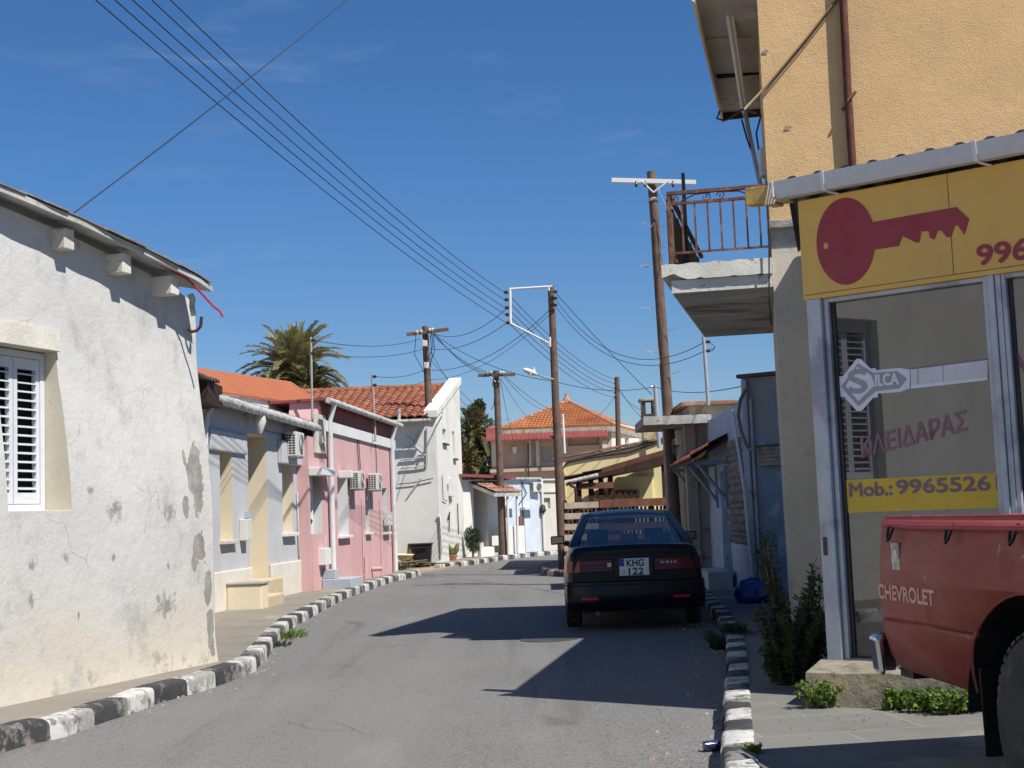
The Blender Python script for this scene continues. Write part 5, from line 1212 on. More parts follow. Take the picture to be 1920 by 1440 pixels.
pipe(OB, 'wall_cable', [onO(1395, 205, .25), onO(1430, 168, .06), onO(1460, 134, .03), onO(1515, 68, .03), onO(1572, -6, .03)], .010, m_yellowcable, 6)
pipe(OB, 'wall_cable', [onO(1395, 208, .25), onO(1430, 172, .06), onO(1460, 138, .045), onO(1515, 72, .045), onO(1572, -2, .045)], .008, m_cable, 6)
pipe(OB, 'drainpipe', [onO(1578, -60, .06), onO(1590, 180, .06), onO(1606, 420, .06)], .040, m_rustpipe, 10)
pipe(OB, 'pipe_bracket', [onO(1604, 172, .09), onO(1590, 190, .11), onO(1580, 206, .02)], .018, m_rust, 6)
for (x, y) in ((1434, 98), (1477, 240)):
    patch_s, patch_z = WOF.sz(x, y); mb = MB(); patch(mb, WOF, [(patch_s - .03, patch_z - .012), (patch_s + .045, patch_z - .008), (patch_s + .025, patch_z + .02), (patch_s - .02, patch_z + .024)], .009, b=lambda s, z: 0); mb.build('plaster_scar', m_conc, OB)
# balcony
def zof(px, py): return PV(px, py, 13.7).z
nb = WOS.sz(1265, 545)[0]
bz0 = zof(1265, 545); bz1 = bz0 + .13; bz2 = zof(1243, 492)
nL = 1.03; nU = 1.12; Lb = WOS.L - .03
tp_ = lambda a: 1 - .15 * max(0, a) / WOS.L
BA = MB(); BA.hexa([WOS.P(-.02, bz0, .002), WOS.P(Lb, bz0, .002), WOS.P(Lb, bz0, nL * tp_(Lb)), WOS.P(-.02, bz0, nL), WOS.P(-.02, bz1, .002), WOS.P(Lb, bz1, .002), WOS.P(Lb, bz1, nL * tp_(Lb)), WOS.P(-.02, bz1, nL)], 0)
bal = BA.build('balcony', [m_slabpaint, m_soffit], OB)
mb = MB(); N = 26; sec = []
for i in range(N + 1):
    f = i / N; n = .002 + nU * f; j = .012 * noise.noise(V3((f * 9, 1, 2))); kk = max(0, .02 * noise.noise(V3((f * 13, 5, 2)))) + (.075 * max(0, 1 - abs(f - .90) / .10) if f < .99 else .03)
    sec.append([WOS.P(-.06, bz1 + .002 + kk, n), WOS.P(-.055, bz2 + j, n), WOS.P(Lb + .05, bz2, n * tp_(Lb)), WOS.P(Lb + .05, bz1 + .002, n * tp_(Lb))])
for p, q in zip(sec, sec[1:]):
    for k in range(4): mb.quad(p[k], q[k], q[(k + 1) % 4], p[(k + 1) % 4])
mb.poly(sec[0]); mb.poly(sec[-1])
mb.build('slab_edge', m_slabpaint, bal, merge=True, smooth=35)
mb = MB(); z_ = bz0 - .003; mb.hexa([WOS.P(.0, z_, .01), WOS.P(Lb - .02, z_, .01), WOS.P(Lb - .02, z_, (nL - .02) * tp_(Lb)), WOS.P(.0, z_, nL - .02), WOS.P(.0, z_ + .002, .01), WOS.P(Lb - .02, z_ + .002, .01), WOS.P(Lb - .02, z_ + .002, (nL - .02) * tp_(Lb)), WOS.P(.0, z_ + .002, nL - .02)])
mb.build('soffit', m_soffit, bal)
WR = Wall(tuple(WOS.P(0, 0, 1.04))[:2], tuple(WOS.P(WOS.L, 0, 1.04 * .85))[:2], True)
rt0, rt1, rb = zof(1255, 351), zof(1258, 371), zof(1262, 466)
nR = 1.04; sN = .03
mb = MB(); mb.wbox(WOS, sN - .025, sN + .025, rt0 - .035, rt0, .0, nR); mb.wbox(WR, sN + .026, Lb, rt0 - .035, rt0, -.045, 0)
rl = mb.build('balcony_railing', m_rust, OB)
mb = MB(); mb.wbox(WOS, sN - .015, sN + .015, rt1 - .03, rt1, .0, nR); mb.wbox(WOS, sN - .012, sN + .012, rb - .02, rb, .0, nR); mb.wbox(WR, sN + .03, Lb, rb - .02, rb, -.03, 0); mb.build('rail', m_rust, rl)
for k in range(8):
    n = nR - .02 - k * (nR - .04) / 7.6
    mb = MB(); mb.wbox(WOS, sN - .010, sN + .010, rb - .002, rt1 - .03, n - .010, n + .010); mb.build('baluster', m_rust, rl)
for n in (nR - .02,):
    mb = MB(); mb.wbox(WOS, sN - .02, sN + .02, bz2, rt0 - .036, n - .02, n + .02); mb.build('corner_post', m_rust, rl)
mb = MB(); mb.wbox(WR, 1.75, 1.79, bz2, rt0 + .62, -.04, 0); mb.build('tall_post', m_darksheet, rl)
mb = MB()
def scroll(n, z, r, d):
    pts = [WOS.P(sN, z + r * (1 - a / 22) * sin(d * a * .42), n + r * (1 - a / 22) * cos(a * .42)) for a in range(20)]; mb.tube(pts, .006, 5)
zmid = (rt0 + rt1) / 2 - .02
for n in (.12, .48, .62, .95): scroll(n, zmid, .045, 1 if n < .5 else -1)
mb.tube([WOS.P(sN, rt1, .90), WOS.P(sN, zmid + .03, .75), WOS.P(sN, rt0 - .04, .58)], .007, 5); mb.tube([WOS.P(sN, rt1, .15), WOS.P(sN, zmid + .03, .3), WOS.P(sN, rt0 - .04, .5)], .007, 5)
mb.build('scrollwork', m_rust, rl)
mb = MB()
k = 22
for i in range(k):
    a, b = .12 + (Lb - .2) * i / k, .12 + (Lb - .2) * (i + 1) / k - .012; mb.wbox(WR, a, b, bz2 + .02, rt0 - .05 - .02 * (i % 3), .002, .02)
mb.build('railing_board', m_railwood, rl)

# ================================================================== LOCKSMITH SHOP
h = radians(52); SP = G(1590, 1250, .33)
WS = Wall(SP, (SP[0] + sin(h), SP[1] - cos(h)))
SHP = thing('locksmith_shop', 'one storey locksmith shop front with yellow key sign and aluminium windows', 'shop', (*SP, .3))
SE = 2.55; zs0, zs1 = 2.775, 3.46
# plinth and side wall
mb = MB(); mb.wbox(WS, -.10, SE, .05, .335, -.3, -.02); mb.build('plinth', m_conc, SHP)
cl = WS.P(-.10, 0, -.02); ob = V3((3.2, 13.66, 0))
mb = MB(); nv = V3((.98, -.2, 0)) * .12
mb.hexa([cl, cl + nv, ob + nv, ob] + [p + V3((0, 0, 3.4)) for p in (cl, cl + nv, ob + nv, ob)]); mb.build('side_wall', m_pillar, SHP)
far = WS.P(SE, 0, -.02); nb2 = V3((5.9, 13.0, 0))
mb = MB(); mb.hexa([far, far + V3((.1, .05, 0)), nb2 + V3((.1, 0, 0)), nb2] + [p + V3((0, 0, 3.4)) for p in (far, far + V3((.1, .05, 0)), nb2 + V3((.1, 0, 0)), nb2)]); mb.build('side_wall', m_pillar, SHP)
# room behind the glass
cz = V3((0, 0, 1)); fl0, fl1 = WS.P(-.0, .32, -.1), WS.P(SE, .32, -.1); bk0, bk1 = WS.P(.9, .32, -3.2), WS.P(SE, .32, -3.2)
mb = MB(); mb.quad(fl0, fl1, bk1, bk0, 0); mb.quad(bk0, bk1, bk1 + cz * 2.5, bk0 + cz * 2.5, 1); mb.quad(fl0, bk0, bk0 + cz * 2.5, fl0 + cz * 2.5, 1); mb.quad(fl0 + cz * 2.5, fl1 + cz * 2.5, bk1 + cz * 2.5, bk0 + cz * 2.5, 1)
mb.build('shop_room', [m_conc, m_pillar], SHP, recalc=False)
# frames
st0, st1 = WS.S(1560, 800), WS.S(1552, 800)
mb = MB()
mb.hexa([WS.P(-.12, .32, -.05), WS.P(-.015, .32, -.05), WS.P(-.015, .32, .05), WS.P(-.12, .32, .05), WS.P(-.12, zs0, -.05), WS.P(-.015, zs0, -.05), WS.P(-.015, zs0, .05), WS.P(-.12, zs0, .05)])
mb.build('corner_column', m_alu, SHP, bevel=.006)
m_l, m_r = 1.065, 1.175
mb = MB()
for a, b in ((-.012, .022), (m_r + .002, m_r + .03), (SE - .06, SE)): mb.wbox(WS, a, b, .335, zs0, -.06, .015)
for a, b in ((.022, m_l), (m_r + .03, SE - .06)):
    mb.wbox(WS, a, b, .335, .385, -.05, .012); mb.wbox(WS, a, b, zs0 - .03, zs0 - .001, -.05, .012)
fr = mb.build('window_frame', m_alu, SHP, bevel=.003)
mb = MB()
for k, (a, b, n) in enumerate(((m_l, m_l + .03, .02), (m_l + .033, m_l + .072, .035), (m_l + .075, m_r, .02))): mb.wbox(WS, a, b, .335, zs0, -.06, n)
mb.build('mullion', m_alu, SHP, bevel=.003)
mb = MB(); mb.wbox(WS, .022, .05, .385, zs0 - .03, -.045, -.02); mb.wbox(WS, .05, m_l, .385, .40, -.045, -.02); mb.wbox(WS, m_r + .03, m_r + .055, .385, zs0 - .03, -.045, -.02); mb.build('gasket', m_black, fr)
mb = MB(); mb.wbox(WS, -.012, m_l, .318, .334, -.02, .04); mb.build('threshold', m_rust, SHP)
pn = -.035
panes = []
for a, b in ((.05, m_l), (m_r + .055, SE - .06)):
    mb = MB(); mb.wbox(WS, a, b, .40, zs0 - .03, pn - .006, pn); panes.append(mb.build('pane', m_pane, SHP))
mb = MB(); q = WS.P(-.06, 1.12, .05); mb.wbox(WS, -.095, -.075, 1.06, 1.18, .05, .065); mb.build('hinge', m_rust, SHP)
# fascia sign
mb = MB(); mb.wbox(WS, -.14, SE, zs0, zs1, -.06, .045); fs = mb.build('fascia_sign', m_yellowsign, SHP, bevel=.004)
mb = MB(); sj = WS.S(1790, 470); mb.wbox(WS, sj - .002, sj + .002, zs0 + .035, zs1, .045, .047); mb.wbox(WS, -.13, SE, zs0 + .03, zs0 + .034, .045, .047); mb.build('panel_joint', m_rust, fs)
# red key: bow with hole, blade with cuts (outline read in sign coordinates)
def sp(px, py, n=.05): return WS.sz(px, py, n)
kc = sp(1585, 452); rx = (WS.S(1640, 450) - WS.S(1531, 470)) / 2; rz = (sp(1583, 371)[1] - sp(1590, 534)[1]) / 2
bow = [(kc[0] + rx * cos(2 * pi * i / 48), kc[1] + rz * sin(2 * pi * i / 48)) for i in range(48)]
hc = sp(1548, 461); hr = .018
blade = [sp(*p) for p in ((1632, 417), (1793, 388), (1817, 411), (1808, 440), (1796, 423), (1791, 422), (1783, 444), (1775, 445), (1765, 432), (1758, 433), (1752, 449), (1743, 446), (1741, 433), (1727, 434), (1724, 454), (1717, 455), (1692, 442), (1685, 461), (1640, 468))]
mb = MB(); base = len(mb.v); ro = bow; ri = [(hc[0] + hr * cos(2 * pi * i / 48), hc[1] + hr * 1.25 * sin(2 * pi * i / 48)) for i in range(48)]
for i in range(48):
    j = (i + 1) % 48; mb.quad(WS.P(*ro[i], .049), WS.P(*ro[j], .049), WS.P(*ri[j], .049), WS.P(*ri[i], .049))
    mb.quad(WS.P(*ro[i], .049), WS.P(*ro[j], .049), WS.P(*ro[j], .0451), WS.P(*ro[i], .0451))
mb.prism(WS, blade, .0451, .0492)
mb.build('key_emblem', m_signred, fs)
t0, t1 = sp(1834, 498), sp(1862, 452)
text_obj('phone_number', '99655261', WS, t0[0], t0[1] - .0, .05, .125, m_signred, fs, .82, fat=.04)
# silver key on the glass
sn = pn + .004
def sg(px, py): return WS.sz(px, py, sn)
def film(name, pts, m, n, par): 
    mb = MB(); mb.prism(WS, [sg(*p) for p in pts], n - .0012, n); return mb.build(name, m, par)
P0 = panes[0]
base = [(1560, 708), (1581, 705), (1606, 673), (1614, 673), (1632, 691), (1642, 690), (1643, 694), (1684, 690), (1706, 693), (1706, 728), (1688, 735), (1646, 738), (1646, 745), (1637, 746), (1616, 770), (1606, 770), (1583, 744), (1563, 744)]
film('silver_key', base, m_silverlt, sn + .001, P0)
film('silver_key', [(1577, 725), (1609, 681), (1638, 699), (1683, 696), (1701, 710), (1687, 728), (1642, 734), (1610, 762)], m_silverdk, sn + .003, P0)
film('silver_key', [(1586, 724), (1608, 688), (1634, 704), (1641, 722), (1610, 752)], m_silverlt, sn + .005, P0)
s_, z_ = sg(1592, 742); text_obj('key_lettering', 'S', WS, s_ + .01, z_ + .015, sn + .006, .15, m_silverdk, P0, .12, fat=.05)
s_, z_ = sg(1641, 730); text_obj('key_lettering', 'ILCA', WS, s_ + .008, z_ + .02, sn + .005, .075, m_silverlt, P0, .155, fat=.05)
film('silver_key', [(1707, 693), (1852, 675), (1852, 713), (1708, 729)], m_silver, sn + .001, P0)
film('silver_key', [(1707, 690), (1852, 672), (1852, 675), (1707, 693)], m_purpledark, sn + .001, P0)
film('silver_key', [(1708, 723), (1852, 707), (1852, 713), (1708, 729)], m_silverlt, sn + .003, P0)
for x in (1720, 1767): film('silver_key', [(x, 692 - (x - 1707) * .12), (x + 1.5, 692 - (x - 1707) * .12), (x + 2.5, 722 - (x - 1707) * .12), (x + 1, 722 - (x - 1707) * .12)], m_silverdk, sn + .0025, P0)
# lettering and yellow band
a, b = sg(1616, 858), sg(1812, 790); sl = (b[1] - .115 - a[1] + .1) / (b[0] - a[0])
text_obj('window_lettering', 'ΚΛΕΙΔΑΡΑΣ', WS, a[0], a[1], sn, .125, m_purple, P0, b[0] - a[0], slope=.19, fat=.03)
a = sg(1897, 702); text_obj('window_lettering', 'ΑΣ', WS, WS.S(1895, 700, sn) + .0, a[1], sn, .12, m_purple, panes[1], .19, slope=.06, fat=.03)
a, b = sg(1574, 906), sg(1868, 960)
mb = MB(); mb.wbox(WS, .052, m_l - .002, 1.335, 1.55, sn - .001, sn); yb_ = mb.build('phone_band', m_yellowfilm, P0)
c = sg(1594, 930); e = sg(1676, 912)
text_obj('phone_lettering', 'Mob.:', WS, c[0], 1.44, sn + .002, .085, m_purpledark, yb_, sg(1673, 925)[0] - c[0], fat=.045)
c = sg(1682, 922); text_obj('phone_lettering', '99655261', WS, c[0], 1.445, sn + .002, .088, m_purpledark, yb_, m_l - .003 - c[0], fat=.045)
# gutter and corrugated roof
g0, g1 = WS.P(-.26, 3.535, .12), WS.P(SE + .2, 3.535, .12)
mb = MB(); prof = [(-.07, .055), (-.075, .0), (-.05, -.055), (.04, -.06), (.065, -.02), (.07, .055), (.055, .055), (.05, -.01), (.03, -.045), (-.04, -.042), (-.06, .0), (-.058, .055)]
def guttersec(a, b, sc=1.0): mb.add([WS.P(s, 3.535 + z * sc, .12 + n * sc) for s in (a, b) for n, z in prof], [tuple(range(12)), tuple(range(23, 11, -1))] + [(i, (i + 1) % 12, 12 + (i + 1) % 12, 12 + i) for i in range(12)])
guttersec(-.24, SE + .2); gt = mb.build('gutter', m_pvc, SHP, smooth=40)
mb = MB(); mb.wbox(WS, -.262, -.24, 3.475, 3.595, .045, .195); mb.build('end_cap', m_pvc, gt, bevel=.02)
for px in (1540, 1830):
    s = WS.S(px, 340, .2); mb = MB(); guttersec(s - .012, s + .012, 1.1); mb.tube([WS.P(s, 3.47, .12), WS.P(s + .05, 3.455, .05)], .008, 6); mb.build('bracket', m_pvcwhite, gt, smooth=40)
mb = MB(); rb0, rb1 = V3((2.95, 13.62, 3.95)), V3((6.2, 13.0, 3.95))
n = 90; A_, B_ = WS.P(-.2, 3.60, .09), WS.P(SE + .15, 3.60, .09)
for i in range(n):
    f0, f1 = i / n, (i + 1) / n; h0, h1 = .022 * sin(i * 1.05), .022 * sin((i + 1) * 1.05)
    p, q, r, s = A_.lerp(B_, f0), A_.lerp(B_, f1), rb0.lerp(rb1, f1), rb0.lerp(rb1, f0)
    mb.hexa([p + cz * h0, q + cz * h1, r + cz * h1, s + cz * h0, p + cz * (h0 + .012), q + cz * (h1 + .012), r + cz * (h1 + .012), s + cz * (h0 + .012)])
mb.build('roof', m_darksheet, SHP)
p0, p1 = PV(1402, 371, 9.45), PV(1484, 362, 9.28); d = (p1 - p0).normalized(); dn = V3((-d.y, d.x, 0)) * .05; u = cz * .062
mb = MB(); mb.hexa([p0 - u - dn, p1 - u - dn, p1 - u + dn, p0 - u + dn, p0 + u - dn, p1 + u - dn, p1 + u + dn, p0 + u + dn]); bm_ = mb.build('roof_beam', m_rustyyellow, SHP, bevel=.006)
mb = MB(); q = p0.lerp(p1, .72)
for k in range(4): mb.tube([q + d * (.02 * k - .03) + dn * 1.1 + u * 1.1, q + d * (.02 * k - .05) - dn * 1.15 + u * 1.15, q + d * (.02 * k - .08) - dn * 1.15 - u * 1.15, q + d * (.02 * k - .06) + dn * 1.1 - u * 1.1], .012, 5)
mb.build('cloth_wrapping', m_paleslat, bm_, smooth=60)
# doorstep block in front of the shop
f0, f1 = V3((*G(1510, 1325, PAV), 0)), V3((*G(1816, 1335, PAV), 0)); f2 = f1 + (f1 - f0) * .9; b0 = WS.P(-.18, 0, -.02); b2 = WS.P(SE, 0, -.02)
zt = PV(1512, 1262, f0.y).z
STP = MB(); N = 16
ft, fb, bt_ = [], [], []
for i in range(N + 1):
    f = i / N; p = f0.lerp(f2, f); q = b0.lerp(b2, f); j = .02 * noise.noise(V3((f * 9, 0, 8))); k = .012 * noise.noise(V3((f * 21, 4, 8)))
    ft.append(V3((p.x, p.y, zt + k)) + V3((.02, .03, 0))); fb.append(V3((p.x + j, p.y + j, .05))); bt_.append(V3((q.x, q.y, zt + .045)))
for i in range(N):
    STP.quad(fb[i], fb[i + 1], ft[i + 1], ft[i]); STP.quad(ft[i], ft[i + 1], bt_[i + 1], bt_[i])
STP.poly([fb[0], ft[0], bt_[0], V3((b0.x, b0.y, .05))])
m_step = mat('stained_concrete_step', (.25, .225, .175), .93, .18, 2.5, .5, 55, .010, [dict(c=(.09, .085, .065), s=4, lo=.47, hi=.62, d=9, r=.7, f=.8), dict(c=(.36, .28, .15), s=2.5, lo=.55, hi=.68, f=.6)], big=.4)
tag(STP.build('shop_step', m_step, None, bevel=.015), 'stained concrete step in front of the locksmith shop with weeds at its foot', 'step')

# ================================================================== RED PICKUP
TA = radians(187.5); TR = PV(1643, 1000, 6.7)
TK = thing('pickup_truck', 'faded red pickup truck parked on the pavement at the right edge', 'pickup', (TR.x, TR.y, PAV), TA)
def L3(y, z, x): return V3((x, y, z))
arc = [(1.47 + .61 * cos(a), .37 + .55 * sin(a)) for a in [pi - .2 - i * (pi - .4) / 20 for i in range(21)]]
arc = [(1.47 + .62 * cos(a), .37 + .53 * sin(a)) for a in [pi + .0 - i * pi / 20 for i in range(21)]]
side = [(.02, 1.16), (.0, 1.10), (-.002, .9), (.0, .62), (.03, .55), (.10, .485), (.20, .475), (.80, .455), (.85, .43)] + arc[1:-1] + [(2.10, .43), (2.26, .43), (2.26, 1.17), (.05, 1.18)]
def sx(z): return -.035 * max(0, (z - .85) / .33) ** 2 - .06 * max(0, (.72 - z) / .27) ** 1.5
def bed_side(x0, flip):
    """barrel-sided panel: triangulated outline with real thickness and a pressed crease"""
    bm = bmesh.new(); vs = [bm.verts.new((0, y, z)) for y, z in side]; f = bm.faces.new(vs)
    for z in (.56, .64, .695, .71, .725, .80, .9, 1.0, 1.08, 1.14):
        bmesh.ops.bisect_plane(bm, geom=bm.verts[:] + bm.edges[:] + bm.faces[:], plane_co=(0, 0, z), plane_no=(0, 0, 1))
    for y in (.012, .04, .1):
        bmesh.ops.bisect_plane(bm, geom=bm.verts[:] + bm.edges[:] + bm.faces[:], plane_co=(0, y, 0), plane_no=(0, 1, 0))
    for v in bm.verts:
        x = sx(v.co.z)
        if abs(v.co.z - .71) < .002: x -= .014
        if v.co.y < .045: x -= .05 * (1 - max(0, v.co.y) / .045) ** 2
        v.co.x = (x if not flip else -x) + x0
    me = bpy.data.meshes.new('bed_side'); bm.to_mesh(me); bm.free(); me.materials.append(m_truck)
    me.polygons.foreach_set('use_smooth', [True] * len(me.polygons)); me.set_sharp_from_angle(angle=radians(35))
    o = bpy.data.objects.new('bed_side', me); COL.objects.link(o); o.parent = TK
    sd = o.modifiers.new('thickness', 'SOLIDIFY'); sd.thickness = .025; sd.offset = 0
    return o
bs1 = bed_side(0, False); bs2 = bed_side(-1.58, True)
mb = MB()                      # wheel arch lip
mb.tube([(.0 + sx(z) + .004, y, z) for y, z in arc if z > .44], .007, 6); mb.build('arch_lip', m_truck, bs1, local=True, smooth=50)
mb = MB()
for x0, x1, xw in ((-.32, -.010, -.33), (-1.57, -1.26, -1.25)):
    mb = MB()
    for i in range(20):
        (ya, za), (yb, zb) = arc[i], arc[i + 1]; mb.quad((x0, ya, za), (x1, ya, za), (x1, yb, zb), (x0, yb, zb))
    mb.poly([(xw, y, z) for y, z in arc]); mb.build('wheel_well', m_black, TK, local=True, merge=True)
for x0 in (-.085, -1.55):
    mb = MB(); mb.box(x0, x0 + .055, .03, 2.25, 1.155, 1.20); mb.build('bed_rail', m_truckred, TK, local=True, bevel=.012)
mb = MB(); mb.box(-1.24, -.34, .02, 2.25, .60, .63); mb.box(-1.5, -.09, .02, .8, .60, .63); mb.box(-.10, -.09, .06, 2.2, .93, 1.15); mb.box(-1.50, -1.49, .06, 2.2, .93, 1.15); mb.box(-.34, -.09, .80, 2.2, .925, .932); mb.box(-1.5, -1.24, .80, 2.2, .925, .932); mb.box(-.345, -.335, .80, 2.2, .63, .925); mb.box(-1.25, -1.24, .8, 2.2, .63, .925); mb.box(-1.5, -.09, 2.2, 2.25, .63, 1.24)
for k in range(3): mb.box(-1.3, -.3, .5 + k * .6, .56 + k * .6, .63, .645)
mb.build('bed_interior', m_bedin, TK, local=True)
mb = MB(); mb.box(-1.51, -.07, -.002, .045, .56, 1.185); tg = mb.build('tailgate', m_bedin, TK, local=True, bevel=.01)
mb = MB(); mb.tube([(.012, .12, 1.158), (.028, .5, 1.15), (.03, 1.2, 1.148), (.03, 2.2, 1.146)], .013, 8); tb = mb.build('tie_rail', m_truckred, TK, local=True, smooth=50)
for y in (.24, .86, 1.42, 2.0):
    mb = MB(); mb.tube([(.03, y - .015, 1.15), (.04, y - .01, 1.11), (.045, y, 1.085), (.04, y + .015, 1.10), (.012, y + .02, 1.165)], .007, 6); mb.build('tie_hook', m_black, tb, local=True, smooth=60)
mb = MB(); mb.box(sx(1.0) - .005, sx(1.0) + .016, .185, .275, .945, 1.075); mb.build('side_reflector', mat('scratched_silver_sticker', (.42, .43, .42), .35, .3, 20, .1, 60, .002, [dict(c=(.12, .13, .13), s=22, lo=.5, hi=.56, f=.8)], metal=.4), TK, local=True, bevel=.003)
text_obj('side_lettering', 'CHEVROLET', None, .02, .805, .0, .066, m_truckdecal, bs1, .62, fat=.05, local=lambda y, z, n: V3((sx(z) + .0145 + n, y, z)))
# bumper
mb = MB(); pts = [(-1.62, .05, .53), (-1.58, -.10, .53), (-1.45, -.15, .53), (-.13, -.15, .53), (-.02, -.12, .53), (.0, .02, .53)]
prof = [(-.10, -.03), (.08, -.045), (.10, -.03), (.10, .02), (-.10, .02)]
for i in range(5):
    a, b = V3(pts[i]), V3(pts[i + 1]); t = (b - a).normalized(); nn = V3((t.y, -t.x, 0)) * 1
    mb.hexa([a + cz * -.10 - nn * .0, b + cz * -.10, b + cz * -.09 + nn * .03, a + cz * -.09 + nn * .03, a + cz * .10, b + cz * .10, b + cz * .085 + nn * .045, a + cz * .085 + nn * .045])
mb.build('bumper', m_chrome, TK, local=True, bevel=.018)
mb = MB(); mb.box(-1.45, -.1, -.05, .1, .42, .55); mb.build('bumper_mount', m_black, TK, local=True)
def wheel(par, c, ax, R, Wd, rimr, name='wheel', mr=None):
    mb = MB(); pr = [(-Wd / 2, rimr), (-Wd / 2, R * .80), (-Wd * .46, R * .93), (-Wd * .36, R * .985), (-Wd * .18, R), (Wd * .18, R), (Wd * .36, R * .985), (Wd * .46, R * .93), (Wd / 2, R * .80), (Wd / 2, rimr)]
    mb.lathe(c, ax, pr, 40)
    c = V3(c); a = V3(ax).normalized()
    for k in range(46):                                    # tread blocks
        th = 2 * pi * k / 46; x = a.orthogonal().normalized(); y = a.cross(x); rd = x * cos(th) + y * sin(th); tn = a.cross(rd)
        for off in (-.3, .0, .3): 
            p = c + a * (off * Wd) + rd * (R * .985); mb.hexa([p + tn * s1 * .017 + a * s2 * Wd * .10 + rd * dr for dr in (0, .012) for s1, s2 in ((-1, -1), (1, -1), (1, 1), (-1, 1))])
    w = mb.build(name, m_rubber, par, local=True, smooth=35)
    mb = MB(); mb.lathe(c, ax, [(Wd * .46, rimr + .002), (Wd * .40, rimr * .93), (Wd * .20, rimr * .86), (Wd * .14, rimr * .45), (Wd * .30, rimr * .40), (Wd * .32, rimr * .2), (Wd * .36, 0)], 32)
    mb.build('rim', mr or m_rim, w, local=True, smooth=30); return w
for y in (1.43, 4.05):
    wheel(TK, (-.135, y, .375), (1, 0, 0), .375, .24, .20, mr=m_rimlight); wheel(TK, (-1.425, y, .365), (-1, 0, 0), .365, .24, .20, mr=m_rimlight)
for x0 in (-.29, -1.54):
    mb = MB(); mb.hexa([(x0 + .05, .84, .18), (x0 + .20, .84, .18), (x0 + .22, .855, .18), (x0 + .03, .855, .18), (x0, .90, .56), (x0 + .25, .90, .56), (x0 + .25, .915, .56), (x0, .915, .56)]); mb.build('mud_flap', m_black, TK, local=True, bevel=.008)
mb = MB(); mb.box(-1.1, -.45, .2, 4.4, .34, .46); mb.tube([(-.32, 1.47, .37), (-1.26, 1.47, .37)], .06, 8); mb.build('chassis', m_black, TK, local=True)
# cab and bonnet (beyond the frame edge)
cs = [(2.32, .43), (2.32, 1.17), (2.42, 1.62), (3.35, 1.64), (3.82, 1.14), (4.78, 1.02), (4.86, .9), (4.86, .5), (4.68, .43), (4.64, .55), (4.4, .85), (4.05, .93), (3.7, .85), (3.46, .55), (3.42, .43)]
mb = MB()
k = len(cs)
for i in range(k):
    (ya, za), (yb, zb) = cs[i], cs[(i + 1) % k]
    ia = .13 if za > 1.3 else 0; ib = .13 if zb > 1.3 else 0
    mb.quad((-ia, ya, za), (-ib, yb, zb), (-1.58 + ib, yb, zb), (-1.58 + ia, ya, za))
lo_ = [(y, z) for y, z in cs if z < 1.3]
mb.poly([(0, y, z) for y, z in lo_]); mb.poly([(-1.58, y, z) for y, z in lo_])
for x, xi in ((0, -.13), (-1.58, -1.45)):
    P_ = [(x, 2.32, 1.17), (xi, 2.42, 1.62), (xi, 3.35, 1.64), (x, 3.82, 1.14)]; mb.poly(P_)
cab = mb.build('cab', m_truck, TK, local=True, bevel=.02)
for x, xi, sg_ in ((0, -.13, 1), (-1.58, -1.45, -1)):
    mb = MB(); f = lambda t: x + (xi - x) * t + .004 * sg_
    mb.poly([(f(.12), 2.45, 1.20), (f(.85), 2.50, 1.54), (f(.85), 3.30, 1.55), (f(.12), 3.66, 1.20)]); mb.build('window', m_carglass, cab, local=True)
mb = MB(); mb.poly([(-.12, 3.765, 1.20), (-.17, 3.40, 1.59), (-1.41, 3.40, 1.59), (-1.46, 3.765, 1.20)]); o = mb.build('windscreen', m_carglass, cab, local=True); o.location = (0, .012, .012)
mb = MB(); mb.poly([(-.12, 2.33, 1.24), (-.17, 2.405, 1.55), (-1.41, 2.405, 1.55), (-1.46, 2.33, 1.24)]); o = mb.build('rear_window', m_carglass, cab, local=True); o.location = (0, -.008, 0)

# ================================================================== BLACK SALOON
CR = thing('black_saloon', 'dark navy saloon car parked by the right kerb in the building shade', 'car', (1.36, 16.22, 0), radians(-2.3))
ARCH = [(.95, .335), (3.55, .335)]
def archz(y, z):
    for c, r in ARCH:
        d = abs(y - c)
        if d < r: z = max(z, .29 + sqrt(r * r - d * d) * 1.0)
    return z
def wf(y):      # half width
    pts = [(.04, .735), (.10, .79), (.3, .825), (.9, .845), (2.2, .848), (3.4, .84), (3.9, .81), (4.25, .74), (4.40, .62)]
    for (a, p), (b, q) in zip(pts, pts[1:]):
        if y <= b: return p + (q - p) * max(0, y - a) / (b - a)
    return .6
def dz_(y):
    pts = [(.04, .93), (.10, .985), (.18, .995), (.8, 1.0), (2.2, .97), (3.2, .96), (3.9, .86), (4.25, .77), (4.40, .66)]
    for (a, p), (b, q) in zip(pts, pts[1:]):
        if y <= b: return p + (q - p) * max(0, y - a) / (b - a)
    return .66
ysn = sorted(set([.04, .07, .10, .18, .3, .45] + [.95 + .335 * cos(a * pi / 10) for a in range(11)] + [1.6, 2.0, 2.5, 3.0] + [3.55 + .335 * cos(a * pi / 10) for a in range(11)] + [4.0, 4.1, 4.25, 4.35, 4.40]))
rings = []
for y in ysn:
    w = wf(y); d = dz_(y); zb = .24 if .2 < y < 4.2 else .30
    half = [(0, zb), (w * .74, zb), (w * .94, archz(y, zb + .05)), (w * .985, max(archz(y, .0) + .015, .42)), (w, max(.58, archz(y, 0) + .04)), (w * .99, .72), (w * .965, .84), (w * .93, d - .07), (w * .885, d - .012), (w * .80, d + .004), (w * .4, d + .018), (0, d + .022)]
    rings.append([V3((x, y, z)) for x, z in half] + [V3((-x, y, z)) for x, z in reversed(half[1:-1])])
mb = MB(); k = len(rings[0])
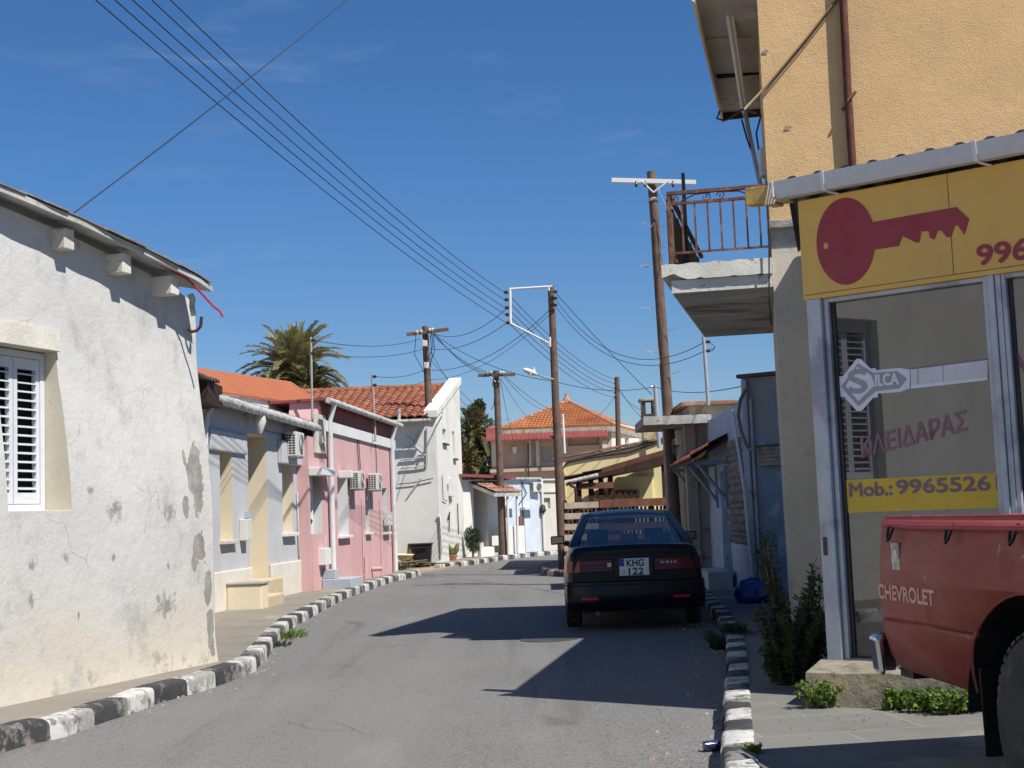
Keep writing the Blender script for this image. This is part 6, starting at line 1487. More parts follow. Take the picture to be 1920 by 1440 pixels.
for a, b in zip(rings, rings[1:]):
    for i in range(k): mb.quad(a[i], a[(i + 1) % k], b[(i + 1) % k], b[i])
mb.poly(rings[0]); mb.poly(rings[-1])
body = mb.build('body', m_carpaint, CR, local=True, smooth=35, merge=True)
# greenhouse
gb = {'RL': (-.735, .66, .99), 'RR': (.735, .66, .99), 'FL': (-.74, 3.28, .965), 'FR': (.74, 3.28, .965)}
tb_ = {'RL': (-.545, 1.48, 1.352), 'RR': (.545, 1.48, 1.352), 'FL': (-.55, 2.55, 1.36), 'FR': (.55, 2.55, 1.36)}
mb = MB(); N = 8
def roofrow(y, hw, z, crown): return [V3((hw * (2 * i / N - 1), y - .05 * (1 - (2 * i / N - 1) ** 2) * (1 if y < 2 else -1), z + crown * (1 - abs(2 * i / N - 1) ** 2.2))) for i in range(N + 1)]
rows = [roofrow(1.46, .55, 1.35, .035), roofrow(1.60, .575, 1.372, .042), roofrow(2.0, .585, 1.385, .045), roofrow(2.4, .58, 1.378, .045), roofrow(2.57, .56, 1.358, .04)]
for a, b in zip(rows, rows[1:]):
    for i in range(N): mb.quad(a[i], a[i + 1], b[i + 1], b[i])
for i in range(N): mb.quad(rows[0][i], rows[0][i + 1], rows[0][i + 1] - cz * .03, rows[0][i] - cz * .03)
rf = mb.build('roof', m_carpaint, CR, local=True, smooth=50, merge=True); sd = rf.modifiers.new('thickness', 'SOLIDIFY'); sd.thickness = .02
def flatbar(mb, a, b, wa, wb, n, th=.03):
    a, b = V3(a), V3(b); t = (b - a).normalized(); n = V3(n).normalized(); sdv = t.cross(n).normalized()
    mb.hexa([a - sdv * wa - n * th, a + sdv * wa - n * th, a + sdv * wa, a - sdv * wa, b - sdv * wb - n * th, b + sdv * wb - n * th, b + sdv * wb, b - sdv * wb])
for sgn in (-1, 1):
    mb = MB()
    # C pillar panel (broad), B pillar, A pillar
    mb.hexa([(sgn * .775, .56, .985), (sgn * .755, 1.15, .985), (sgn * .69, 1.15, .985), (sgn * .64, .56, .985), (sgn * .575, 1.46, 1.372), (sgn * .585, 1.72, 1.382), (sgn * .52, 1.72, 1.372), (sgn * .47, 1.44, 1.362)])
    mb.build('pillar', m_carpaint, CR, local=True, bevel=.025, smooth=45)
    mb = MB(); flatbar(mb, (sgn * .765, 2.16, .975), (sgn * .585, 2.16, 1.375), .045, .04, (sgn, 0, .4)); mb.build('pillar', m_black, CR, local=True)
    mb = MB(); flatbar(mb, (sgn * .765, 3.30, .955), (sgn * .575, 2.55, 1.372), .045, .04, (sgn, .3, .4)); mb.build('pillar', m_carpaint, CR, local=True)
    for ya0, yb0, ya1, yb1 in ((1.12, 2.12, 1.68, 2.12), (2.2, 3.20, 2.2, 2.53)):
        mb = MB(); mb.poly([(sgn * .762, ya0, .985), (sgn * .762, yb0, .975), (sgn * .592, yb1, 1.365), (sgn * .592, ya1, 1.37)]); mb.build('side_window', m_carglass, CR, local=True)
mb = MB()
def rg(u, v):   # rear glass, curved
    hw = .665 + (.495 - .665) * v; y = .63 + (1.455 - .63) * v; z = .992 + (1.362 - .992) * v
    return V3((hw * u, y - .07 * (1 - u * u), z + .03 * v * (1 - u * u)))
for i in range(8):
    for j in range(4): mb.quad(rg(i / 4 - 1, j / 4), rg(i / 4 - .75, j / 4), rg(i / 4 - .75, (j + 1) / 4), rg(i / 4 - 1, (j + 1) / 4))
mb.build('rear_window', m_carglass, CR, local=True, smooth=60, merge=True)
mb = MB(); mb.poly([(-.70, 3.31, .965), (.70, 3.31, .965), (.53, 2.58, 1.372), (-.53, 2.58, 1.372)]); mb.build('windscreen', m_carglass, CR, local=True)
mb = MB(); mb.box(-.68, .68, .72, 1.2, .93, .965); mb.box(-.66, .66, 2.9, 3.15, .85, 1.0); mb.build('parcel_shelf', m_black, CR, local=True)
def seat(x, y, w, h, hr):
    mb = MB(); mb.hexa([(x - w, y, .5), (x + w, y, .5), (x + w, y + .18, .5), (x - w, y + .18, .5), (x - w * .9, y - .12, h), (x + w * .9, y - .12, h), (x + w * .9, y - .02, h), (x - w * .9, y - .02, h)])
    mb.box(x - hr, x + hr, y - .17, y - .07, h + .03, h + .17); mb.box(x - .03, x + .03, y - .13, y - .1, h - .02, h + .04); mb.build('seat', m_black, CR, local=True, bevel=.03)
seat(-.37, 2.15, .25, 1.0, .13); seat(.37, 2.15, .25, 1.0, .13); seat(-.4, 1.28, .3, .96, .13); seat(.4, 1.28, .3, .96, .13); seat(0, 1.30, .12, .95, .11)
mb = MB(); mb.box(-.12, .12, 2.52, 2.55, 1.24, 1.31); mb.build('interior_mirror', m_black, CR, local=True, bevel=.01)
# bumper
mb = MB(); bp = [(-.835, .42), (-.832, .16), (-.80, .04), (-.70, -.02), (-.4, -.045), (0, -.05), (.4, -.045), (.70, -.02), (.80, .04), (.832, .16), (.835, .42)]
sec = [(.0, .575), (-.0, .555), (-.016, .47), (-.012, .36), (.0, .30), (.03, .25)]
R2 = [[V3((x * (1.0 - o * .3), y + o, z)) for o, z in [(.06, .585)] + [(a, b) for a, b in sec] + [(.12, .24)]] for x, y in bp]
for a, b in zip(R2, R2[1:]):
    for i in range(len(a) - 1): mb.quad(a[i], a[i + 1], b[i + 1], b[i])
bu = mb.build('bumper', m_carpaint, CR, local=True, smooth=40, merge=True); sd = bu.modifiers.new('thickness', 'SOLIDIFY'); sd.thickness = .015
mb = MB(); mb.tube([(x * 1.004, y - .006, .545) for x, y in bp], .007, 5); mb.build('rub_strip', m_black, bu, local=True)
for sgn in (-1, 1):
    mb = MB(); mb.hexa([(sgn * .44, -.068, .375), (sgn * .64, -.05, .375), (sgn * .64, -.03, .375), (sgn * .44, -.03, .375), (sgn * .44, -.07, .405), (sgn * .64, -.052, .405), (sgn * .64, -.03, .405), (sgn * .44, -.03, .405)]); mb.build('reflector', m_reflector, bu, local=True)
# lamps: long red clusters either side of the plate, amber outer ends
def yrear(x): return .035 + .045 * max(0, (abs(x) - .5) / .28) ** 2
def lampseg(mb, xs, z0, z1, lift=.0):
    for a, b in zip(xs, xs[1:]):
        ya_, yb_ = yrear(a) - .022 - lift, yrear(b) - .022 - lift
        mb.hexa([(a, ya_, z0), (b, yb_, z0), (b, yb_ + .06, z0), (a, ya_ + .06, z0), (a, ya_ + .012, z1), (b, yb_ + .012, z1), (b, yb_ + .06, z1), (a, ya_ + .06, z1)])
for sgn in (-1, 1):
    f = lambda xs: [sgn * x for x in xs]
    mb = MB(); lampseg(mb, f([.25, .35, .45, .55, .64]), .70, .835); lm = mb.build('tail_lamp', m_lampred, CR, local=True, merge=True, bevel=.006)
    mb = MB(); lampseg(mb, f([.642, .70, .745]), .70, .835); mb.hexa([(sgn * .746, yrear(.745) - .022, .70), (sgn * .80, .10, .70), (sgn * .828, .26, .70), (sgn * .74, .2, .70), (sgn * .746, yrear(.745) - .01, .835), (sgn * .79, .105, .835), (sgn * .818, .26, .835), (sgn * .74, .2, .835)]); mb.build('indicator', m_lampamber if sgn < 0 else m_lampred, lm, local=True)
    mb = MB(); x0 = .27; mb.box(min(sgn * x0, sgn * (x0 + .045)), max(sgn * x0, sgn * (x0 + .045)), .006, .0105, .755, .80); mb.build('reversing_lamp', m_lampclear if sgn < 0 else m_lampred, lm, local=True)
    for z in (.735, .772): 
        mb = MB(); lampseg(mb, f([.25, .45, .64]), z, z + .006, .004); mb.build('lamp_divider', m_black, lm, local=True)
for k, x in enumerate((.30, .34, .38, .43, .47)):
    mb = MB(); mb.box(x, x + (.018 if k % 2 else .03), .006, .0095, .775, .80); mb.build('boot_badge', m_galv, CR, local=True)
mb = MB(); mb.box(-.23, .23, .0, .03, .62, .86); mb.build('plate_recess', m_black, CR, local=True, bevel=.01)
mb = MB(); mb.box(-.175, .175, -.012, -.001, .645, .845); plt = mb.build('number_plate', m_plate, CR, local=True, bevel=.004)
loc = lambda a, z, n: V3((a, -.0135 - n, z))
mb = MB(); mb.box(-.174, -.118, -.0135, -.0121, .755, .843); mb.build('plate_band', m_plateblue, plt, local=True)
text_obj('plate_lettering', 'KHG', None, -.085, .752, 0, .078, m_cable, plt, .20, fat=.04, local=loc)
text_obj('plate_lettering', '122', None, -.065, .655, 0, .078, m_cable, plt, .17, fat=.04, local=loc)
mb = MB()
for i in range(2):
    for j in range(2): mb.box(-.145 + i * .022, -.135 + i * .022, -.0135, -.0121, .665 + j * .025, .68 + j * .025)
mb.box(-.108, -.098, -.0135, -.0121, .81, .82); mb.build('plate_mark', m_cable, plt, local=True)
mb = MB(); mb.tube([(-.72, .03, .90), (0, -.0, .905), (.72, .03, .90)], .005, 5); mb.build('boot_seam', m_black, CR, local=True)
for sgn in (-1, 1):
    mb = MB(); c = V3((sgn * .925, 2.98, 1.03)); mb.hexa([c + V3((x * .85, y, z * .85)) for x, y, z in ((-.115, -.04, -.075), (.115, -.04, -.06), (.09, .09, -.05), (-.09, .09, -.06), (-.115, -.04, .075), (.11, -.04, .08), (.085, .09, .055), (-.09, .09, .05))])
    mb.tube([c + V3((-sgn * .08, .02, -.05)), c + V3((-sgn * .2, .05, -.07))], .03, 6); mo = mb.build('wing_mirror', m_black, CR, local=True, bevel=.025, smooth=50)
    mb = MB(); mb.poly([c + V3((x * .85, -.0425, z * .85)) for x, z in ((-.095, -.05), (.095, -.04), (.09, .06), (-.095, .055))]); mb.build('mirror_glass', m_mirror, mo, local=True)
    for y in (.95, 3.55): wheel(CR, (sgn * .735, y, .30), (sgn, 0, 0), .30, .20, .19)
mb = MB(); mb.box(-.62, .62, .3, 4.1, .20, .30)
for c, r in ARCH: mb.box(-.83, .83, c - .3, c + .3, .35, .60)
mb.box(-.83, .83, .75, 1.15, .3, .36) if False else None
mb.build('underbody', m_black, CR, local=True)
mb = MB(); mb.tube([(-.45, .5, .22), (-.45, .02, .21)], .03, 10); mb.build('exhaust', m_rim, CR, local=True, smooth=40)
# ================================================================== POLES
def pole(name, label, px0, py0, px1, py1, Y, r0, r1, m=m_pole, zb=None):
    b = PV(px0, py0, Y); t = PV(px1, py1, Y + .05); b.z = 0 if zb is None else zb
    th = thing(name, label, 'utility pole', (b.x, b.y, b.z), 0, 'wooden utility poles')
    mb = MB(); n = 9
    pts = [b.lerp(t, i / n) + V3((.012 * noise.noise(V3((i * 1.3, px0, 0))), 0, 0)) for i in range(n + 1)]
    mb.tube(pts, [r0 + (r1 - r0) * i / n for i in range(n + 1)], 14); mb.build('shaft', m, th, smooth=50)
    return th, b, t
def insulator(parent, p, ax, r=.05, m=m_insul):
    mb = MB(); mb.lathe(p, ax, [(-.07, .012), (-.04, .012), (-.035, r * .7), (-.01, r), (.0, r * .6), (.02, r * .95), (.05, r * .55), (.055, .0)], 10); return mb.build('insulator', m, parent, smooth=30)
P1, b1, t1_ = pole('utility_pole', 'tallest wooden pole with white crossarm rising through the concrete canopy', 1274, 1085, 1221, 322, 25.5, .112, .085)
mb = MB(); a, b = PV(1147, 337, 25.35), PV(1305, 341, 25.35); flatbar(mb, a, b, .04, .04, (0, -1, 0), .08); mb.build('crossarm', m_white, P1)
for x in (1193, 1253):
    mb = MB(); mb.tube([PV(x + (10 if x < 1220 else -0), 340, 25.33), PV(1225, 361, 25.36)], .018, 6); mb.build('brace', m_white, P1)
for x in (1193, 1210, 1262): insulator(P1, PV(x, 346, 25.35), (0, 0, -1), .035)
rnd = random.Random(5)
mb = MB()
for (x, y) in ((1222, 425), (1240, 425), (1243, 463), (1220, 500), (1222, 578), (1254, 622), (1231, 661), (1258, 700)):
    c = PV(x, y, 25.4)
    for k in range(5):
        d = V3((rnd.uniform(-1, 1) * .14 + (.08 if x > 1235 else -.06), rnd.uniform(-.1, 0), rnd.uniform(-.02, .09))); mb.tube([c, c + d], .005, 4)
mb.build('wire_tie', m_galv, P1)
pipe(P1, 'pole_cable', [PV(1233, 352, 25.3), PV(1248, 385, 25.3), PV(1253, 430, 25.3), PV(1254, 470, 25.3), PV(1246, 500, 25.3)], .008, m_galv, 5)
pipe(P1, 'pole_cable', [PV(1232, 640, 25.3), PV(1237, 680, 25.3), PV(1230, 705, 25.3)], .008, m_galv, 5)
mb = MB(); c = b1.lerp(t1_, .93); mb.lathe(c, (t1_ - b1), [(-.03, .096), (.03, .096)], 14); mb.build('band', m_galv, P1)
YB = 31.6
P2, b2, t2_ = pole('utility_pole', 'wooden pole with white bracket frame and street lamp beside the black car', 1055, 1062, 1033, 535, YB, .108, .078)
mb = MB()
mb.tube([PV(1036, 537, YB - .12), PV(957, 542, YB - .12)], .028, 8); mb.tube([PV(956, 540, YB - .12), PV(957, 607, YB - .12)], .036, 8); mb.tube([PV(957, 606, YB - .12), PV(1032, 645, YB - .12)], .025, 8); mb.tube([PV(1029, 537, YB - .12), PV(1029, 545, YB - .12)], .028, 8); mb.tube([PV(1031, 632, YB - .12), PV(1031, 650, YB - .12)], .028, 8)
br = mb.build('bracket_frame', m_white, P2)
INS = [(949, 548), (950, 562), (951, 577), (952, 590), (953, 605)]
for x, y in INS: insulator(br, PV(x, y, YB - .12), (-1, 0, 0), .05)
for y in (547, 559, 572): insulator(P2, PV(1041, y, YB - .1), (1, 0, 0), .04)
mb = MB(); c = PV(1047, 830, YB - .13)
SL = thing('street_lamp', 'white street lamp head on a curved arm fixed to the wooden pole', 'street lamp', PV(1037, 708, YB - .12))
mb = MB(); mb.tube([PV(1037, 711, YB - .12), PV(1020, 707, YB - .35), PV(1008, 702, YB - .5)], .022, 8); mb.build('arm', m_galv, SL, smooth=50)
a, b = PV(981, 692, YB - .8), PV(1014, 705, YB - .42); mb = MB(); d = (b - a).normalized(); mb.lathe(a, d, [(0, .0), (.01, .03), (.1, .055), (.26, .065), (.36, .055), (.42, .03), (.46, .022)], 14); mb.build('lamp_head', m_white, SL, smooth=50)
mb = MB(); p = a.lerp(b, .35); mb.lathe(p - V3((0, 0, .055)), (0, 0, -1), [(-.02, .05), (.015, .045), (.03, .0)], 12); mb.build('lens', m_lampclear, SL)
mb = MB(); p = a.lerp(b, .62); mb.lathe(p + V3((0, 0, .05)), (0, 0, 1), [(0, .03), (.07, .028), (.09, .0)], 10); mb.build('photocell', m_porc, SL)
P3, b3, t3_ = pole('utility_pole', 'wooden pole with two white fuse boxes in front of the tall white house', 818, 1058, 797, 612, 40.5, .14, .095, zb=.04)
def crossarm(P, a, b, m=m_pole): 
    mb = MB(); flatbar(mb, a, b, .05, .05, (0, -1, 0), .07); mb.build('crossarm', m, P)
crossarm(P3, PV(762, 627, 40.35), PV(841, 617, 40.35))
for x, y in ((782, 623), (790, 622), (806, 619), (811, 618)): insulator(P3, PV(x, y, 40.3), (0, 0, 1), .05, m_porc)
for (x, y) in ((797, 644), (800, 685)):
    mb = MB(); p = PV(x, y, 40.32); mb.box(p.x - .07, p.x + .07, p.y - .07, p.y + .02, p.z - .09, p.z + .09); mb.build('fuse_box', m_porc, P3, bevel=.01)
for xs in ((782, 626, 795, 640), (812, 622, 803, 634)): pipe(P3, 'brace', [PV(xs[0], xs[1], 40.3), PV(xs[2], xs[3], 40.36)], .02, m_galv, 5)
for k, (x, y0, y1) in enumerate(((809, 624, 672), (812, 626, 690), (807, 630, 705), (780, 628, 700))): pipe(P3, 'pole_cable', [PV(x, y0, 40.3), PV(x + (3 if k < 3 else -3), (y0 + y1) / 2, 40.25), PV(804 if k < 3 else 796, y1, 40.35)], .011, m_cable, 5)
pipe(P3, 'earth_cable', [PV(812, 945, 40.32), PV(820, 990, 40.3), PV(812, 1040, 40.3)], .02, m_cable, 5)
P4, b4, t4_ = pole('utility_pole', 'wooden pole with short crossarm standing by the pale blue house', 944, 1043, 930, 695, 45.0, .14, .10)
crossarm(P4, PV(896, 704, 44.85), PV(966, 702, 44.85))
for x in (913, 921, 939, 944): insulator(P4, PV(x, 699, 44.8), (0, 0, 1), .05, m_porc)
for xs in ((918, 706, 929, 716), (944, 705, 934, 716)): pipe(P4, 'brace', [PV(xs[0], xs[1], 44.8), PV(xs[2], xs[3], 44.84)], .022, m_galv, 5)
pipe(P4, 'pole_cable', [PV(926, 708, 44.8), PV(924, 722, 44.75), PV(927, 728, 44.8)], .02, m_cable, 5)
pipe(P4, 'pole_cable', [PV(928, 728, 44.8), PV(926, 760, 44.8), PV(921, 768, 44.8)], .012, m_cable, 5)
P5, b5, t5_ = pole('utility_pole', 'distant dark pole with stacked insulators in front of the villa roof', 1160, 960, 1157, 707, 62, .14, .11)
for y in (711, 719, 728, 736, 745): insulator(P5, PV(1153.5, y, 61.9), (-1, 0, 0), .06)
# thin steel service masts
def mast(label, pts, r, m=m_galv, arms=()):
    b = pts[0]; th = thing('service_mast', label, 'mast', b, 0, 'steel service masts on roofs')
    pipe(th, 'tube', pts, r, m, 8)
    for a in arms: pipe(th, 'bracket_arm', list(a), r * .6, m, 6)
    return th
YM = 26.4
M1 = mast('tall grey service mast at the join of grey and pink houses', [PV(587, 870, YM), PV(583, 632, YM)], .022, m_mastgrey)
for y in (638, 662): insulator(M1, PV(587, y, YM), (1, 0, 0), .04)
YN = 31.2
M2 = mast('grey service mast held by rods on the pink house front', [PV(704, 828, YN), PV(698, 702, YN)], .026, m_mastgrey, [(PV(703, 800, YN), PV(671, 797, YN + .1), PV(666, 785, YN + .5)), (PV(704, 826, YN), PV(668, 828, YN + .1)), (PV(668, 800, YN), PV(668, 830, YN))])
for y in (706, 722): insulator(M2, PV(702, y, YN), (1, 0, 0), .04)
M3 = mast('shiny bent topped service mast above the blue house parapet', [PV(1328, 760, 21.5), PV(1320, 640, 21.5), PV(1319, 632, 21.5), PV(1322, 628, 21.5)], .03, m_galv)
for y in (641, 658): insulator(M3, PV(1326, y, 21.5), (1, 0, 0), .03)
for k in range(2): pipe(M3, 'drip_loop', [PV(1326, 640 + 16 * k, 21.5), PV(1336, 646 + 8 * k, 21.5), PV(1341, 650, 21.5), PV(1336, 658, 21.5), PV(1326, 659, 21.5)], .006, m_cable, 5)
M4 = mast('pale service mast beside the sooty chimney', [PV(1236, 840, 34), PV(1228, 722, 34)], .05, m_galv, [(PV(1228, 726, 34), PV(1221, 725, 34))])

# ================================================================== OVERHEAD WIRES
def wire(label, pts, sag, r=.010, group='overhead wires', m=m_cable):
    r *= .8
    """hanging cable through support points with its own sag in every span"""
    out = []
    for i in range(len(pts) - 1):
        a, b = pts[i], pts[i + 1]; sg = sag[i] if isinstance(sag, (list, tuple)) else sag; N = 14
        for k in range(N + (1 if i == len(pts) - 2 else 0)):
            f = k / N; out.append(a.lerp(b, f) - V3((0, 0, 4 * sg * f * (1 - f))))
    mb = MB(); mb.tube(out, r, 6); o = mb.build('overhead_wire', m, None, smooth=60)
    return tag(o, label, 'wire', group)
ordn = ['topmost', 'second', 'third', 'fourth', 'lowest']
tops = [(322, 0), (286, 0), (252, 0), (250, 12), (180, 0)]
tops = [(320, 0), (285, 0), (249, 0), (216, 0), (180, 0)]
P5I = [(1153, 711), (1153, 719), (1153, 728), (1153, 736), (1153, 745)]
for i in range(5):
    a = PV(*INS[i], YB - .12) - V3((.05, 0, 0)); q = PV(*tops[i], 13.0) + V3((0, 0, .37)); e = a + (q - a) * 1.5
    wire('%s of the five long cables sweeping up left from the white bracket' % ordn[i], [e, a], .42, .0085)
for i in range(5):
    a = PV(*INS[i], YB - .12); e = PV(*P5I[i], 61.8)
    wire('%s of the five cables running from white bracket to distant pole' % ordn[i], [a, e], .35, .011)
wire('single dark cable crossing the five long cables down to the whitewashed roof', [PV(131, 405, 11.6) + (PV(700, -58, 17.0) - PV(131, 405, 11.6)) * 1.9, PV(131, 405, 11.6)], .12, .0075)
wire('upper cable between fuse box pole and tall roof mast', [PV(587, 638, YM), PV(786, 636, 40.2)], .16, .010)
wire('lower cable from roof mast past fuse box pole to white bracket', [PV(587, 662, YM), PV(798, 653, 40.2), PV(951, 605, YB - .1)], [.16, .25], .010)
wire('cable from fuse box pole arm up to the middle of white bracket', [PV(813, 626, 40.2), PV(948, 580, YB - .1)], .30, .010)
wire('upper cable from pink house mast past fuse box pole to pole top', [PV(702, 706, YN), PV(797, 693, 40.2), PV(1032, 580, YB - .1)], [.1, .45], .010)
wire('lower cable from pink house mast rising to the lamp pole', [PV(702, 722, YN), PV(803, 712, 40.2), PV(1034, 586, YB - .1)], [.12, .4], .007)
wire('cable from fuse box pole over lamp pole to the right hand houses', [PV(813, 626, 40.3), PV(1040, 715, YB + .15), PV(1228, 725, 34.0), PV(1392, 724, 20)], [.25, .15, .12], .010)
for k, (x, y) in enumerate(((926, 700), (934, 702), (942, 703))):
    wire('%s of three cables between fuse box pole and short crossarm pole' % ('left', 'middle', 'right')[k], [PV(808 + 3 * k, 624, 40.3), PV(x, y, 44.7)], .22 + .1 * k, .010)
wire('slack cable falling from fuse box pole to the villa trees', [PV(805, 672, 40.3), PV(915, 780, 60)], .1, .010)
wire('slack cable from fuse box pole down to porch house roof', [PV(808, 660, 40.3), PV(925, 812, 52)], .3, .010)
for k, (x, y) in enumerate(((965, 830), (1003, 790), (1028, 770), (1060, 775))):
    wire('%s of four drop cables from short crossarm pole to the villa' % ('first', 'second', 'third', 'fourth')[k], [PV(938 + 2 * k, 703 + (8 if k < 2 else 0), 44.8), PV(x, y, 83.5)], .3, .012)
wire('upper slack cable from lamp pole to bent topped mast', [PV(1041, 560, YB - .1), PV(1322, 641, 21.5)], .75, .008)
wire('lower slack cable from lamp pole to bent topped mast', [PV(1041, 573, YB - .1), PV(1322, 658, 21.5)], .70, .008)
wire('cable from lamp pole top to chimney mast', [PV(1041, 548, YB - .1), PV(1222, 740, 34)], .05, .010)
for k, (x, y) in enumerate(((1225, 800), (1212, 770), (1100, 790))):
    wire('%s short cable fanning down from distant pole' % ('right', 'middle', 'left')[k], [PV(1158, 722 + 6 * k, 61.8), PV(x, y, 60 if k else 50)], .25, .013)
wire('far horizontal cable behind the porch house trees', [PV(868, 782, 44.1), PV(960, 785, 80)], .1, .012)

# ================================================================== VEGETATION
def leaf(mb, p, d, up, L, W_, m=0, fold=.15):
    d = d.normalized(); s = d.cross(up)
    if s.length < 1e-3: s = d.orthogonal()
    s = s.normalized(); n = s.cross(d)
    mb.add([p, p + d * L * .5 + s * W_ * .5 + n * W_ * fold, p + d * L, p + d * L * .5 - s * W_ * .5 + n * W_ * fold], [(0, 1, 2, 3)], m)
def rv(r): return V3((r.gauss(0, 1), r.gauss(0, 1), r.gauss(0, 1))).normalized()
def leafy_plant(name, label, cat, loc, stems, L, W_, per, ml, ms, seed, group=None, spread=.6, smin=.1):
    r = random.Random(seed); t = thing(name, label, cat, loc, 0, group); base = V3(loc)
    ms_ = MB(); ml_ = MB()
    for (ox, oy, tx, ty, h) in stems:
        a = base + V3((ox, oy, -.01)); e = base + V3((tx, ty, h)); c = a.lerp(e, .5) + V3((r.uniform(-.05, .05), r.uniform(-.05, .05), h * .12))
        P_ = [a.lerp(c, f).lerp(c.lerp(e, f), f) for f in [i / 8 for i in range(9)]]
        ms_.tube(P_, [.007 * max(.3, min(1.5, h)) * (1 - .7 * i / 8) + .001 for i in range(9)], 4, caps=False)
        for k in range(per):
            f = smin + (1 - smin) * r.random(); i = min(7, int(f * 8)); p = P_[i].lerp(P_[i + 1], f * 8 - i); t_ = (P_[i + 1] - P_[i]).normalized()
            d = t_ * r.uniform(.2, .9) + rv(r) * spread * 1.3
            leaf(ml_, p, d, rv(r), L * r.uniform(.6, 1.3), W_ * r.uniform(.7, 1.3))
    ms_.build('stem', m_stem if ms is None else ms, t, recalc=False); ml_.build('foliage', ml, t, recalc=False); return t
r = random.Random(21)
q = G(1490, 1284, PAV); st = []
for i in range(70):
    a = r.uniform(0, 2 * pi); sp_ = r.uniform(.08, .33); h = r.uniform(.18, .62) * (1.15 - sp_); st.append((.14 * cos(a) * r.random(), .1 * sin(a) * r.random(), sp_ * cos(a) * 1.0 + .02, sp_ * sin(a) * .8, h))
for i in range(16): st.append((-.02 + r.uniform(-.03, .03), 0, -.13 + r.uniform(-.09, .06), .05 + r.uniform(-.06, .06), r.uniform(.7, 1.12)))
for i in range(8): st.append((.1, 0, .18 + r.uniform(-.12, .12), .05 + r.uniform(-.06, .06), r.uniform(.55, .85)))
leafy_plant('shrub', 'dark spiky wild shrub growing against the beige pillar beside the shop step', 'shrub', (q[0], q[1], PAV), st, .05, .013, 125, m_leafdark, None, 3, None, .75)
weeds = [('low green weed at the left corner of the concrete step', 1540, 1326, .30, .16), ('pale green weed under the middle of the step', 1688, 1330, .20, .12), ('bright green weed beside the step near the truck', 1736, 1334, .26, .13), ('largest leafy weed at the foot of the step behind truck wheel', 1795, 1338, .34, .15), ('small weed between step and red truck flank', 1840, 1325, .2, .13)]
for k, (lb, x, y, sp_, h) in enumerate(weeds):
    q = G(x, y, PAV); st = [(r.uniform(-.25, .25) * sp_, r.uniform(-.05, .05), r.uniform(-.6, .6) * sp_, r.uniform(-.5, .3) * sp_ * .6, h * r.uniform(.4, 1.1)) for i in range(26)]
    leafy_plant('weed', lb, 'weed', (q[0], q[1] - .01, PAV), st, .035, .022, 22, m_leafweed, None, 40 + k, 'weeds along the shop step', .9, .25)
def tuft(lb, x, y, z, n, h, sp_, ml, seed, grp='grass tufts in the kerb'):
    r = random.Random(seed); q = G(x, y, z); base = V3((q[0], q[1], z)); t = thing('grass_tuft', lb, 'weed', base, 0, grp); mb = MB()
    for i in range(n):
        a = r.uniform(0, 2 * pi); o = base + V3((cos(a), sin(a) * 1.6, 0)) * sp_ * .5 * r.random(); d = V3((cos(a) * r.uniform(.1, .9), sin(a) * r.uniform(.1, .9), 1)).normalized(); H = h * r.uniform(.4, 1.1); s = d.orthogonal().normalized() * .006
        m_ = o + d * H * .6; e = o + d * H + V3((cos(a) * .3 * H, sin(a) * .3 * H, -.1 * H)); mb.add([o - s, o + s, m_ + s * .8, e, m_ - s * .8], [(0, 1, 2, 4), (4, 2, 3)])
        if i % 3 == 0:
            for k in range(4): leaf(mb, o.lerp(m_, r.random()), d + rv(r), rv(r), .03, .016)
    mb.build('blade', ml, t, recalc=False)
tuft('green grass tuft in the gutter of the left striped kerb', 537, 1196, 0, 170, .14, .5, m_leafweed, 3)
tuft('small dry tuft by the near left kerb', 520, 1212, 0, 60, .09, .3, m_leafdark, 4)
tuft('dark leafy weed breaking through the right kerb behind the car', 1364, 1216, 0, 220, .26, .34, m_leafdark, 5)
tuft('small weed on the pavement behind the right kerb weed', 1376, 1186, PAV, 120, .15, .3, m_leafdark, 6)
tuft('tiny weed at the kerb edge in the bottom right sun', 1412, 1410, PAV, 40, .06, .08, m_leafweed, 7)
tuft('dry grass below the pink house corner pipe', 752, 1069, .05, 70, .3, .4, m_leafdark, 8)
# fallen twigs and litter
q = G(1466, 1293, PAV); mb = MB(); mb.tube([(q[0] - .12, q[1] + .02, PAV + .012), (q[0], q[1], PAV + .02), (q[0] + .12, q[1] - .01, PAV + .012)], .006, 5); mb.tube([(q[0] - .08, q[1] - .02, PAV + .01), (q[0] + .03, q[1] + .02, PAV + .02)], .004, 5)
tag(mb.build('twig', m_stem), 'dry twig lying on the shaded right pavement', 'twig')
q = V3((*G(1343, 1408), .033)); BT = thing('bottle', 'small dark bottle lying in the gutter by the right kerb', 'bottle', q)
mb = MB(); mb.lathe(q + V3((-.075, -.02, 0)), (1, .2, 0), [(0, .0), (.002, .03), (.12, .032), (.135, .026), (.155, .012)], 16); mb.build('can_body', plain('dark_blue_bottle', (.02, .03, .08), .15, 0, .6, .5), BT, smooth=40)
mb = MB(); mb.lathe(q + V3((.075, .01, 0)), (1, .2, 0), [(0, .014), (.022, .014)], 12); mb.build('cap', m_galv, BT)
rl_ = random.Random(9); mb = MB()
for i in range(260):
    if i % 2: y = rl_.uniform(8.5, 26); x = at_y(kl, y) + rl_.uniform(.02, .35) ** 1.3
    else: y = rl_.uniform(7.2, 17); x = at_y(kr, y) - rl_.uniform(.02, .5) ** 1.2
    s = rl_.uniform(.006, .017); mb.hexa([(x - s, y - s, 0), (x + s * 1.2, y - s * .8, 0), (x + s, y + s, 0), (x - s * .8, y + s * 1.1, 0), (x - s * .6, y - s * .4, s), (x + s * .7, y - s * .5, s * 1.2), (x + s * .5, y + s * .6, s), (x - s * .6, y + s * .6, s * .8)])
